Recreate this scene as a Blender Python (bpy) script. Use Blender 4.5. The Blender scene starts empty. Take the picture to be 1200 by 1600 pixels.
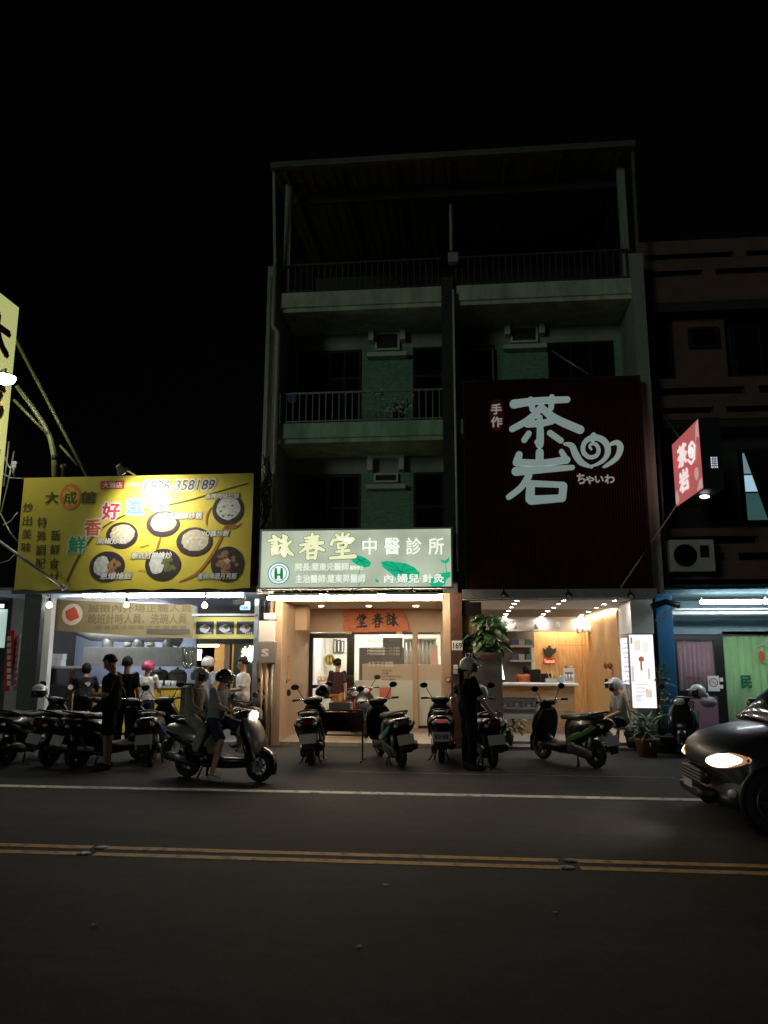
import bpy, bmesh, math, random
from mathutils import Vector, Matrix
V = Vector
PI = math.pi
R = math.radians
rnd = random.Random(7)
S = bpy.context.scene
COL = S.collection

# ---------------------------------------------------------------- camera
PITCH, YAW, ROLL, FOC, CAM = R(10.6), R(5.7), R(0.15), 1200.0, V((0, 0, 1.75))
_F = V((-math.sin(YAW)*math.cos(PITCH), math.cos(YAW)*math.cos(PITCH), math.sin(PITCH)))
_R = V((math.cos(YAW), math.sin(YAW), 0))
_U = _R.cross(_F)
_R2 = _R*math.cos(ROLL) + _U*math.sin(ROLL)
_U2 = _U*math.cos(ROLL) - _R*math.sin(ROLL)
cd = bpy.data.cameras.new('camera')
cd.sensor_fit = 'VERTICAL'
cd.sensor_height = 36.0
cd.lens = 36.0*FOC/1600.0
cd.clip_start = 0.05
cd.clip_end = 1500
cam = bpy.data.objects.new('camera', cd)
COL.objects.link(cam)
cam.matrix_world = Matrix(((_R2.x, _U2.x, -_F.x, CAM.x), (_R2.y, _U2.y, -_F.y, CAM.y), (_R2.z, _U2.z, -_F.z, CAM.z), (0, 0, 0, 1)))
S.camera = cam

# ---------------------------------------------------------------- night sky and exposure
W = bpy.data.worlds.new('World')
S.world = W
W.use_nodes = True
nt = W.node_tree
nt.nodes.clear()
sky = nt.nodes.new('ShaderNodeTexSky')
sky.sky_type = 'NISHITA'
sky.sun_disc = False
sky.sun_elevation = R(4)
sky.sun_rotation = R(200)
hs = nt.nodes.new('ShaderNodeHueSaturation')
hs.inputs['Saturation'].default_value = 0.15
bg = nt.nodes.new('ShaderNodeBackground')
bg.inputs['Strength'].default_value = 0.0004
wo = nt.nodes.new('ShaderNodeOutputWorld')
nt.links.new(sky.outputs[0], hs.inputs['Color'])
nt.links.new(hs.outputs[0], bg.inputs[0])
nt.links.new(bg.outputs[0], wo.inputs[0])
sl_ = bpy.data.lights.new('sun', 'SUN')
sl_.energy = 0.15
sl_.angle = R(12)
sl_.color = (0.80, 1.0, 0.82)
so_ = bpy.data.objects.new('sun', sl_)
COL.objects.link(so_)
so_.rotation_euler = V((0.62, 1, -0.10)).to_track_quat('-Z', 'Y').to_euler()
S.view_settings.view_transform = 'Standard'
S.view_settings.look = 'None'
S.view_settings.exposure = 0.0
S.view_settings.gamma = 1.0
S.view_settings.use_curve_mapping = False
S.cycles.use_denoising = True
S.cycles.max_bounces = 8
S.cycles.diffuse_bounces = 4
S.cycles.glossy_bounces = 4
S.cycles.transmission_bounces = 6
S.cycles.transparent_max_bounces = 8
S.cycles.sample_clamp_indirect = 4.0
S.cycles.caustics_reflective = False
S.cycles.caustics_refractive = False

# ---------------------------------------------------------------- photo point -> place
def ray(px, py):
    return _F*FOC + _R2*(px-600) - _U2*(py-800)
def at(px, py, Y):
    d = ray(px, py)
    return CAM + d*((Y-CAM.y)/d.y)
def gz(px, py, Z=0.0):
    d = ray(px, py)
    return CAM + d*((Z-CAM.z)/d.z)
def rc(x0, y0, x1, y1, Y):
    xm, ym = (x0+x1)/2, (y0+y1)/2
    return at(x0, ym, Y).x, at(x1, ym, Y).x, at(xm, y1, Y).z, at(xm, y0, Y).z   # X0 X1 Z0 Z1

# ---------------------------------------------------------------- materials
def mat(name, col, rough=0.6, metal=0.0, emit=None, es=0.0, vary=0.0, vs=3.0, bump=0.0, bs=20.0, spec=0.5, streak=0.0, trans=0.0, alpha=1.0, coat=0.0):
    m = bpy.data.materials.new(name)
    m.use_nodes = True
    n = m.node_tree
    b = n.nodes['Principled BSDF']
    c = (*col, 1)
    b.inputs['Base Color'].default_value = c
    b.inputs['Roughness'].default_value = rough
    b.inputs['Metallic'].default_value = metal
    b.inputs['Specular IOR Level'].default_value = spec
    b.inputs['Transmission Weight'].default_value = trans
    b.inputs['Alpha'].default_value = alpha
    b.inputs['Coat Weight'].default_value = coat
    if emit:
        b.inputs['Emission Color'].default_value = (*emit, 1)
        b.inputs['Emission Strength'].default_value = es
    if vary or bump or streak:
        tc = n.nodes.new('ShaderNodeTexCoord')
        src = tc.outputs['Object']
        if vary or streak:
            nz = n.nodes.new('ShaderNodeTexNoise')
            nz.inputs['Scale'].default_value = vs
            nz.inputs['Detail'].default_value = 6
            nz.inputs['Roughness'].default_value = 0.65
            if streak:
                mp = n.nodes.new('ShaderNodeMapping')
                mp.inputs['Scale'].default_value = (1, 1, 1/streak)
                n.links.new(src, mp.inputs[0])
                n.links.new(mp.outputs[0], nz.inputs['Vector'])
            else:
                n.links.new(src, nz.inputs['Vector'])
            rp = n.nodes.new('ShaderNodeValToRGB')
            rp.color_ramp.elements[0].position = 0.3
            rp.color_ramp.elements[1].position = 0.7
            k = vary
            rp.color_ramp.elements[0].color = (*[max(0, x*(1-k)) for x in col], 1)
            rp.color_ramp.elements[1].color = (*[min(1, x*(1+k)) for x in col], 1)
            n.links.new(nz.outputs['Fac'], rp.inputs[0])
            n.links.new(rp.outputs[0], b.inputs['Base Color'])
        if bump:
            nb = n.nodes.new('ShaderNodeTexNoise')
            nb.inputs['Scale'].default_value = bs
            nb.inputs['Detail'].default_value = 4
            n.links.new(src, nb.inputs['Vector'])
            bp = n.nodes.new('ShaderNodeBump')
            bp.inputs['Strength'].default_value = bump
            bp.inputs['Distance'].default_value = 0.02
            n.links.new(nb.outputs['Fac'], bp.inputs['Height'])
            n.links.new(bp.outputs[0], b.inputs['Normal'])
    return m
def glow(name, col, s):
    return mat(name, (0.8, 0.8, 0.8), 0.5, emit=col, es=s)

def wood_mat(name, c0, c1, sx=2.0, sz=0.25, rough=0.45):
    m = mat(name, c0, rough)
    n = m.node_tree
    b = n.nodes['Principled BSDF']
    tc = n.nodes.new('ShaderNodeTexCoord')
    mp = n.nodes.new('ShaderNodeMapping')
    mp.inputs['Scale'].default_value = (sx*6, sx*6, sz*6)
    nz = n.nodes.new('ShaderNodeTexNoise')
    nz.inputs['Scale'].default_value = 2.0
    nz.inputs['Detail'].default_value = 8
    nz.inputs['Distortion'].default_value = 0.6
    rp = n.nodes.new('ShaderNodeValToRGB')
    rp.color_ramp.elements[0].position = 0.35
    rp.color_ramp.elements[1].position = 0.68
    rp.color_ramp.elements[0].color = (*c0, 1)
    rp.color_ramp.elements[1].color = (*c1, 1)
    n.links.new(tc.outputs['Object'], mp.inputs[0])
    n.links.new(mp.outputs[0], nz.inputs['Vector'])
    n.links.new(nz.outputs['Fac'], rp.inputs[0])
    n.links.new(rp.outputs[0], b.inputs['Base Color'])
    return m

def tile_mat(name, col, grout, w, h, rough=0.4, axis='XZ', mortar=0.03, vary=0.12):
    m = mat(name, col, rough)
    n = m.node_tree
    b = n.nodes['Principled BSDF']
    tc = n.nodes.new('ShaderNodeTexCoord')
    sp = n.nodes.new('ShaderNodeSeparateXYZ')
    cb = n.nodes.new('ShaderNodeCombineXYZ')
    n.links.new(tc.outputs['Object'], sp.inputs[0])
    if axis == 'XZ':
        ad = n.nodes.new('ShaderNodeMath')
        n.links.new(sp.outputs[0], ad.inputs[0]); n.links.new(sp.outputs[1], ad.inputs[1])
        n.links.new(ad.outputs[0], cb.inputs[0]); n.links.new(sp.outputs[2], cb.inputs[1])
    else:
        n.links.new(sp.outputs[0], cb.inputs[0]); n.links.new(sp.outputs[1], cb.inputs[1])
    br = n.nodes.new('ShaderNodeTexBrick')
    br.inputs['Scale'].default_value = 1.0
    br.inputs['Brick Width'].default_value = w
    br.inputs['Row Height'].default_value = h
    br.inputs['Mortar Size'].default_value = mortar*min(w, h)
    br.inputs['Color1'].default_value = (*[x*(1-vary) for x in col], 1)
    br.inputs['Color2'].default_value = (*[min(1, x*(1+vary)) for x in col], 1)
    br.inputs['Mortar'].default_value = (*grout, 1)
    n.links.new(cb.outputs[0], br.inputs['Vector'])
    n.links.new(br.outputs['Color'], b.inputs['Base Color'])
    return m

def asphalt_mat():
    m = mat('asphalt', (0.05, 0.05, 0.05), 0.85, spec=0.22)
    n = m.node_tree
    b = n.nodes['Principled BSDF']
    tc = n.nodes.new('ShaderNodeTexCoord')
    def noise(s, d, sc=None):
        z = n.nodes.new('ShaderNodeTexNoise')
        z.inputs['Scale'].default_value = s
        z.inputs['Detail'].default_value = d
        z.inputs['Roughness'].default_value = 0.7
        if sc:
            mp = n.nodes.new('ShaderNodeMapping'); mp.inputs['Scale'].default_value = sc
            n.links.new(tc.outputs['Object'], mp.inputs[0]); n.links.new(mp.outputs[0], z.inputs['Vector'])
        else:
            n.links.new(tc.outputs['Object'], z.inputs['Vector'])
        return z
    big = noise(1.0, 5, (0.12, 0.75, 1))
    fine = noise(90, 3)
    mid = noise(6, 6)
    r1 = n.nodes.new('ShaderNodeValToRGB')
    r1.color_ramp.elements[0].position = 0.3; r1.color_ramp.elements[1].position = 0.7
    r1.color_ramp.elements[0].color = (0.024, 0.0245, 0.025, 1); r1.color_ramp.elements[1].color = (0.050, 0.051, 0.052, 1)
    n.links.new(big.outputs['Fac'], r1.inputs[0])
    r2 = n.nodes.new('ShaderNodeValToRGB')
    r2.color_ramp.elements[0].position = 0.35; r2.color_ramp.elements[1].position = 0.72
    r2.color_ramp.elements[0].color = (0.55, 0.55, 0.55, 1); r2.color_ramp.elements[1].color = (1.5, 1.5, 1.5, 1)
    n.links.new(fine.outputs['Fac'], r2.inputs[0])
    r3 = n.nodes.new('ShaderNodeValToRGB')
    r3.color_ramp.elements[0].position = 0.35; r3.color_ramp.elements[1].position = 0.65
    r3.color_ramp.elements[0].color = (0.8, 0.8, 0.8, 1); r3.color_ramp.elements[1].color = (1.15, 1.15, 1.15, 1)
    n.links.new(mid.outputs['Fac'], r3.inputs[0])
    def mul(a, c):
        x = n.nodes.new('ShaderNodeMix'); x.data_type = 'RGBA'; x.blend_type = 'MULTIPLY'
        x.inputs[0].default_value = 1.0
        n.links.new(a, x.inputs[6]); n.links.new(c, x.inputs[7])
        return x.outputs[2]
    n.links.new(mul(mul(r1.outputs[0], r2.outputs[0]), r3.outputs[0]), b.inputs['Base Color'])
    bp = n.nodes.new('ShaderNodeBump')
    bp.inputs['Strength'].default_value = 0.35; bp.inputs['Distance'].default_value = 0.01
    n.links.new(fine.outputs['Fac'], bp.inputs['Height'])
    n.links.new(bp.outputs[0], b.inputs['Normal'])
    return m

def brush(chars, box_, w, Y, d, mb, grow=0.0):
    # brush-written character from its strokes in a 0-100 square
    x0, y0, x1, y1 = box_
    for i, (pts, k) in enumerate(BRUSH[chars]):
        q = [(x0+p[0]/100*(x1-x0), y0+p[1]/100*(y1-y0)) for p in pts]
        tp = {2: [.75, 1.1], 3: [.8, 1, .75], 4: [.8, 1.0, 1.05, .5]}[len(q)]
        if grow: tp = [t+grow/w for t in tp]
        stroke(q, w*k, Y-0.0006*i, d, mb, taper=tp)
BRUSH = {
 '詠': [([(20, 4), (29, 12)], 1.2), ([(2, 24), (42, 18)], 1), ([(12, 35), (34, 32)], .8), ([(12, 46), (34, 43)], .8), ([(13, 57), (17, 82)], .9), ([(13, 58), (38, 54), (34, 78)], .9), ([(17, 80), (35, 77)], .8),
        ([(60, 2), (70, 11)], 1.3), ([(50, 25), (69, 21), (67, 88), (54, 80)], 1.1), ([(42, 46), (60, 42), (53, 64), (38, 82)], .9), ([(92, 26), (72, 44)], .9), ([(70, 44), (82, 70), (99, 84)], 1.2)],
 '春': [([(24, 17), (76, 11)], 1), ([(27, 29), (73, 24)], 1), ([(6, 44), (94, 35)], 1.15), ([(54, 0), (47, 30), (30, 54), (2, 74)], 1.1), ([(56, 38), (72, 52), (99, 64)], 1.3), ([(35, 58), (36, 96)], 1), ([(35, 59), (68, 55), (65, 97)], 1.1), ([(37, 76), (64, 74)], .9), ([(36, 94), (65, 92)], .9)],
 '堂': [([(52, 0), (50, 18)], 1.1), ([(28, 6), (37, 17)], 1.1), ([(76, 3), (63, 17)], 1.0), ([(16, 25), (9, 42)], 1.1), ([(15, 27), (92, 20), (80, 36)], 1.1), ([(33, 40), (37, 57)], .9), ([(33, 41), (68, 36), (62, 54)], .9), ([(37, 56), (62, 54)], .8), ([(28, 71), (76, 66)], 1), ([(51, 57), (50, 90)], 1.1), ([(4, 95), (98, 88)], 1.25)],
}
M = dict(
    asphalt=asphalt_mat(),
    white_line=mat('white_line', (0.55, 0.54, 0.5), 0.7, vary=0.35, vs=8),
    faint_line=mat('faint_line', (0.16, 0.155, 0.15), 0.8, vary=0.4, vs=6),
    yellow_line=mat('yellow_line', (0.5, 0.27, 0.05), 0.7, vary=0.35, vs=9),
    floor_tile=tile_mat('floor_tile', (0.36, 0.30, 0.24), (0.2, 0.17, 0.14), 0.45, 0.45, 0.35, 'XY', 0.02),
    cement=mat('cement', (0.24, 0.235, 0.225), 0.8, vary=0.2, vs=2, bump=0.2),
    slab_green_lit=mat('slab_green_lit', (0.40, 0.66, 0.46), 0.8, vary=0.30, vs=3.0, streak=3.5, bump=0.15),  # third-floor slab copy with the green light on it put into the colour
    slab=mat('slab_paint', (0.56, 0.62, 0.46), 0.8, vary=0.38, vs=3.0, streak=3.5, bump=0.15),
    green_wall=tile_mat('green_wall', (0.24, 0.45, 0.29), (0.17, 0.28, 0.19), 0.10, 0.05, 0.45, 'XZ', 0.12, 0.2),
    pale_wall=mat('pale_wall', (0.36, 0.37, 0.33), 0.8, vary=0.25, vs=1.5, streak=4, bump=0.1),
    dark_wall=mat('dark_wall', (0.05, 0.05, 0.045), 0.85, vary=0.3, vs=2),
    dark_glass=mat('dark_glass', (0.008, 0.009, 0.009), 0.08, spec=0.5),
    alu=mat('aluminium', (0.45, 0.45, 0.44), 0.4, 0.7, vary=0.1, vs=9),
    ac_frame=mat('pale_frame', (0.72, 0.76, 0.68), 0.6, vary=0.15, vs=8),
    grey_frame=mat('grey_frame', (0.36, 0.38, 0.35), 0.6, vary=0.15, vs=8),
    dark_metal=mat('dark_metal', (0.03, 0.03, 0.03), 0.45, 0.4, vary=0.2, vs=10),
    rail_shaded=mat('railing_shaded', (0.07, 0.07, 0.065), 0.6, 0.2, vary=0.3, vs=12),  # terrace railing copy, darkened for the weaker light up there
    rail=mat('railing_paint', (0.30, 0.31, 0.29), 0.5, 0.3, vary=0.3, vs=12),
    roof_sheet=mat('roof_sheet', (0.16, 0.15, 0.12), 0.6, 0.3, vary=0.2, vs=4),
    beige=mat('beige_plaster', (0.46, 0.33, 0.22), 0.75, vary=0.08, vs=1.6, bump=0.08),
    beige2=mat('beige_tile', (0.48, 0.35, 0.235), 0.45, vary=0.06, vs=3),
    ceil=mat('ceiling_white', (0.66, 0.60, 0.52), 0.8, vary=0.05, vs=2),
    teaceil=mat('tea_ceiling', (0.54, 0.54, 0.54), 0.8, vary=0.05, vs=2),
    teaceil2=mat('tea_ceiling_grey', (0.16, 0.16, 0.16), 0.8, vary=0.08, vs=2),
    mosaic=tile_mat('brown_mosaic', (0.11, 0.045, 0.03), (0.05, 0.03, 0.025), 0.05, 0.05, 0.4, 'XZ', 0.12, 0.3),
    black=mat('black_plastic', (0.010, 0.010, 0.011), 0.5, spec=0.3),
    black_frame=mat('black_frame', (0.015, 0.013, 0.012), 0.35, 0.3),
    tyre=mat('tyre_rubber', (0.010, 0.010, 0.010), 0.8, bump=0.2, bs=60),
    chrome=mat('chrome', (0.75, 0.75, 0.75), 0.15, 1.0),
    rim=mat('wheel_rim', (0.10, 0.10, 0.105), 0.35, 0.7),
    white=mat('white_paint', (0.75, 0.75, 0.73), 0.5, vary=0.05, vs=5),
    white_tile=mat('white_tile', (0.62, 0.63, 0.62), 0.3, vary=0.05, vs=2),
    steel=mat('steel_sheet', (0.42, 0.42, 0.42), 0.45, 0.35, vary=0.15, vs=6),
    yellow=mat('yellow_paint', (0.62, 0.42, 0.03), 0.5, vary=0.12, vs=5),
    red=mat('red_paint', (0.5, 0.02, 0.02), 0.45, vary=0.1, vs=5),
    wood=wood_mat('light_wood', (0.48, 0.29, 0.13), (0.64, 0.42, 0.21)),
    wood2=wood_mat('counter_wood', (0.40, 0.24, 0.12), (0.56, 0.37, 0.20), 0.3, 2.0),
    plaque=wood_mat('plaque_wood', (0.42, 0.09, 0.012), (0.60, 0.17, 0.03), 0.6, 2.2),
    leaf=mat('leaf_green', (0.035, 0.10, 0.028), 0.35, vary=0.35, vs=9),
    leaf2=mat('leaf_pale', (0.12, 0.20, 0.08), 0.4, vary=0.3, vs=9),
    petal=mat('pale_petal', (0.86, 0.88, 0.86), 0.6),
    stem=mat('stem', (0.10, 0.09, 0.04), 0.8),
    pot=mat('clay_pot', (0.20, 0.08, 0.045), 0.8, vary=0.2, vs=8),
    darkpot=mat('dark_pot', (0.03, 0.028, 0.025), 0.6, vary=0.2, vs=8),
    marble=mat('marble', (0.27, 0.235, 0.21), 0.3, vary=0.35, vs=2.2),
    glass=mat('clear_glass', (0.9, 0.95, 0.93), 0.02, spec=0.5, trans=0.0, alpha=0.06),
    frost=mat('frosted_glass', (0.62, 0.68, 0.62), 0.5, alpha=0.80),
    ink=mat('ink_black', (0.012, 0.012, 0.012), 0.6),
    print_white=mat('print_white', (0.75, 0.75, 0.72), 0.6),
    red_sign=mat('red_corrugated', (0.055, 0.010, 0.009), 0.7, 0.0, spec=0.15, vary=0.15, vs=3),
    brown_wall=mat('brown_tile', (0.19, 0.10, 0.08), 0.7, vary=0.2, vs=3),
    blue_paint=mat('blue_paint', (0.025, 0.14, 0.30), 0.45, vary=0.1, vs=5),
    teal_wall=mat('teal_wall', (0.22, 0.34, 0.38), 0.6, vary=0.1, vs=3),
    cable=mat('cable_rubber', (0.02, 0.02, 0.02), 0.7),
    pole_green=mat('pole_paint', (0.30, 0.33, 0.16), 0.5, 0.2, vary=0.2, vs=6),
    galvan=mat('galvanised', (0.42, 0.43, 0.44), 0.45, 0.7, vary=0.15, vs=10),
    taillight=mat('tail_light', (0.12, 0.006, 0.008), 0.12, spec=0.8),
    clearlens=mat('clear_lens', (0.55, 0.55, 0.55), 0.08, spec=0.9),
    amber=mat('amber_lens', (0.5, 0.17, 0.02), 0.15, spec=0.8),
    plate=mat('plate_white', (0.50, 0.48, 0.52), 0.5),
    mirror=mat('mirror_glass', (0.6, 0.6, 0.62), 0.04, 1.0),
    skin=mat('skin', (0.46, 0.26, 0.17), 0.55),
    hair=mat('hair_black', (0.008, 0.007, 0.006), 0.7, spec=0.2),
    eye=mat('eye_dark', (0.02, 0.015, 0.012), 0.2),
    lip=mat('lip', (0.35, 0.13, 0.10), 0.5),
)
# worn road paint: asphalt shows through where tyres have rubbed it
for nm_, lo_c in (('white_line', (.16, .16, .155, 1)), ('yellow_line', (.20, .115, .035, 1))):
    nz_ = [n for n in M[nm_].node_tree.nodes if n.type == 'TEX_NOISE'][0]
    nz_.inputs['Scale'].default_value = 7
    rp_ = [n for n in M[nm_].node_tree.nodes if n.type == 'VALTORGB'][0]
    rp_.color_ramp.elements[0].color = lo_c
    rp_.color_ramp.elements[0].position = 0.33
    rp_.color_ramp.elements[1].position = 0.5
# ---------------------------------------------------------------- mesh collector
def frame_of(d, up=V((0, 0, 1))):
    d = d.normalized()
    if abs(d.dot(up)) > 0.98:
        up = V((1, 0, 0)) if abs(d.x) < 0.9 else V((0, 1, 0))
    a = d.cross(up).normalized()
    return a, a.cross(d).normalized()

class MB:
    def __init__(s):
        s.v, s.f, s.mi, s.sm = [], [], [], []
    def add(s, vs, fs, mi=0, smooth=False):
        o = len(s.v)
        s.v += [V(p) for p in vs]
        for f in fs:
            s.f.append([i+o for i in f]); s.mi.append(mi); s.sm.append(smooth)
        return s
    def box(s, x0, x1, y0, y1, z0, z1, mi=0):
        vs = [(x, y, z) for z in (z0, z1) for y in (y0, y1) for x in (x0, x1)]
        return s.add(vs, [(0, 2, 3, 1), (4, 5, 7, 6), (0, 1, 5, 4), (2, 6, 7, 3), (0, 4, 6, 2), (1, 3, 7, 5)], mi)
    def bar(s, a, b, w, h, mi=0, up=V((0, 0, 1))):
        a, b = V(a), V(b)
        p, q = frame_of(b-a, up)
        vs = [c + p*i*w/2 + q*j*h/2 for c in (a, b) for i, j in ((-1, -1), (1, -1), (1, 1), (-1, 1))]
        return s.add(vs, [(0, 1, 2, 3), (7, 6, 5, 4), (0, 4, 5, 1), (1, 5, 6, 2), (2, 6, 7, 3), (3, 7, 4, 0)], mi)
    def rings(s, rs, mi=0, smooth=True, cap=True, closed=False):
        n = len(rs[0])
        vs = [p for r in rs for p in r]
        fs = []
        K = len(rs)
        for k in range(K if closed else K-1):
            for i in range(n):
                a, b = k*n+i, k*n+(i+1) % n
                c, d = ((k+1) % K)*n+(i+1) % n, ((k+1) % K)*n+i
                fs.append((a, b, c, d))
        s.add(vs, fs, mi, smooth)
        if cap and not closed:
            o = len(s.v)-len(vs)
            s.f.append([o+i for i in range(n)][::-1]); s.mi.append(mi); s.sm.append(False)
            s.f.append([o+(K-1)*n+i for i in range(n)]); s.mi.append(mi); s.sm.append(False)
        return s
    def tube(s, pts, r, n=8, mi=0, cap=True, smooth=True):
        pts = [V(p) for p in pts]
        rs = r if isinstance(r, (list, tuple)) else [r]*len(pts)
        up = V((0, 0, 1))
        out = []
        pa = None
        for i, p in enumerate(pts):
            d = (pts[min(i+1, len(pts)-1)]-pts[max(i-1, 0)])
            a, b = frame_of(d, up)
            if pa is not None:
                a = (pa - d.normalized()*pa.dot(d.normalized())).normalized()
                b = a.cross(d.normalized())
            pa = a
            out.append([p + a*rs[i]*math.cos(2*PI*k/n) + b*rs[i]*math.sin(2*PI*k/n) for k in range(n)])
        return s.rings(out, mi, smooth, cap)
    def sph(s, c, r, n=12, m=8, mi=0, X=None):
        c = V(c)
        r = (r, r, r) if not isinstance(r, (list, tuple)) else r
        rs = []
        for j in range(m+1):
            t = -PI/2 + PI*j/m
            t = max(-1.53, min(1.53, t))
            ring = [V((r[0]*math.cos(t)*math.cos(2*PI*k/n), r[1]*math.cos(t)*math.sin(2*PI*k/n), r[2]*math.sin(t))) for k in range(n)]
            if X is not None:
                ring = [X @ p for p in ring]
            rs.append([c+p for p in ring])
        return s.rings(rs, mi, True, True)
    def lathe(s, prof, o=(0, 0, 0), ax='Z', n=16, mi=0, smooth=True, cap=True):
        o = V(o)
        rs = []
        for r, h in prof:
            ring = []
            for k in range(n):
                a = 2*PI*k/n
                c, d = r*math.cos(a), r*math.sin(a)
                ring.append(o + V({'Z': (c, d, h), 'Y': (d, h, c), 'X': (h, c, d)}[ax]))
            rs.append(ring)
        return s.rings(rs, mi, smooth, cap)
    def torus(s, o, ax, Rr, r, n=24, m=8, mi=0, sq=1.0):
        rs = []
        o = V(o)
        for j in range(m):
            t = 2*PI*j/m
            rr, h = Rr + r*math.cos(t), r*sq*math.sin(t)
            ring = []
            for k in range(n):
                a = 2*PI*k/n
                c, d = rr*math.cos(a), rr*math.sin(a)
                ring.append(o + V({'Z': (c, d, h), 'Y': (d, h, c), 'X': (h, c, d)}[ax]))
            rs.append(ring)
        return s.rings(rs, mi, True, False, True)
    def prism(s, poly, y0, y1, mi=0):
        # outline in the XZ plane, given thickness along Y
        n = len(poly)
        vs = [(x, y0, z) for x, z in poly] + [(x, y1, z) for x, z in poly]
        ar = sum(poly[i][0]*poly[(i+1) % n][1]-poly[(i+1) % n][0]*poly[i][1] for i in range(n))
        fs = [list(range(n)), list(range(2*n-1, n-1, -1))] + [(i, i+n, (i+1) % n+n, (i+1) % n) for i in range(n)]
        if ar < 0:
            fs = [f[::-1] for f in fs]
        return s.add(vs, fs, mi)
    def sell(s, c, a, b, ua, ub, p=2.6, n=18):
        out = []
        for k in range(n):
            t = 2*PI*k/n
            ct, st = math.cos(t), math.sin(t)
            out.append(V(c) + ua*(a*math.copysign(abs(ct)**(2/p), ct)) + ub*(b*math.copysign(abs(st)**(2/p), st)))
        return out
    def loftx(s, secs, p=2.8, n=18, mi=0):
        # sections across x: (x, z, halfwidth y, halfheight z)
        rs = [s.sell((x, 0, z), a, b, V((0, 1, 0)), V((0, 0, 1)), p, n) for x, z, a, b in secs]
        return s.rings(rs, mi)
    def path(s, secs, p=2.8, n=18, mi=0, y=0):
        # sections along a path in the xz plane: (x, z, halfwidth y, halfthickness normal)
        rs = []
        for i, (x, z, a, b) in enumerate(secs):
            j0, j1 = max(i-1, 0), min(i+1, len(secs)-1)
            d = V((secs[j1][0]-secs[j0][0], 0, secs[j1][1]-secs[j0][1])).normalized()
            rs.append(s.sell((x, y, z), a, b, V((0, 1, 0)), V((-d.z, 0, d.x)), p, n))
        return s.rings(rs, mi)
    def mesh(s, name, mats, off=V((0, 0, 0)), bevel=0.0):
        me = bpy.data.meshes.new(name)
        me.from_pydata([p-off for p in s.v], [], s.f)
        for m in (mats if isinstance(mats, (list, tuple)) else [mats]):
            me.materials.append(m)
        me.polygons.foreach_set('material_index', s.mi)
        me.polygons.foreach_set('use_smooth', s.sm)
        bm = bmesh.new(); bm.from_mesh(me)
        if bevel:
            ed = [e for e in bm.edges if len(e.link_faces) == 2 and e.calc_face_angle(0) > 0.6]
            bmesh.ops.bevel(bm, geom=ed, offset=bevel, segments=2, profile=0.6, affect='EDGES')
        bmesh.ops.recalc_face_normals(bm, faces=bm.faces)
        bm.to_mesh(me); bm.free()
        return me
    def build(s, name, mats, parent=None, world=True, bevel=0.0):
        off = wloc(parent) if (parent is not None and world) else V((0, 0, 0))
        me = s.mesh(name, mats, off, bevel)
        o = bpy.data.objects.new(name, me)
        COL.objects.link(o)
        if parent is not None:
            o.parent = parent
        return o
def wloc(o):
    p = V((0, 0, 0))
    while o is not None:
        p += o.location; o = o.parent
    return p
def thing(name, label, cat, loc=(0, 0, 0), rz=0.0, group=None):
    o = bpy.data.objects.new(name, None)
    COL.objects.link(o)
    o.empty_display_size = 0.2
    o.location = loc
    o.rotation_euler = (0, 0, rz)
    o['label'] = label; o['category'] = cat
    if group: o['group'] = group
    return o
def tag(o, label, cat, group=None):
    o['label'] = label; o['category'] = cat
    if group: o['group'] = group
    return o
def struct(o):
    o['kind'] = 'structure'; return o
def inst(name, me, loc, parent=None, rot=None, scale=None):
    o = bpy.data.objects.new(name, me)
    COL.objects.link(o)
    o.location = V(loc) - (wloc(parent) if parent is not None else V((0, 0, 0)))
    if rot: o.rotation_euler = rot
    if scale: o.scale = scale
    if parent is not None: o.parent = parent
    return o
def box(name, m, parent, x0, x1, y0, y1, z0, z1, bevel=0.0):
    return MB().box(x0, x1, y0, y1, z0, z1).build(name, m, parent, bevel=bevel)
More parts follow.
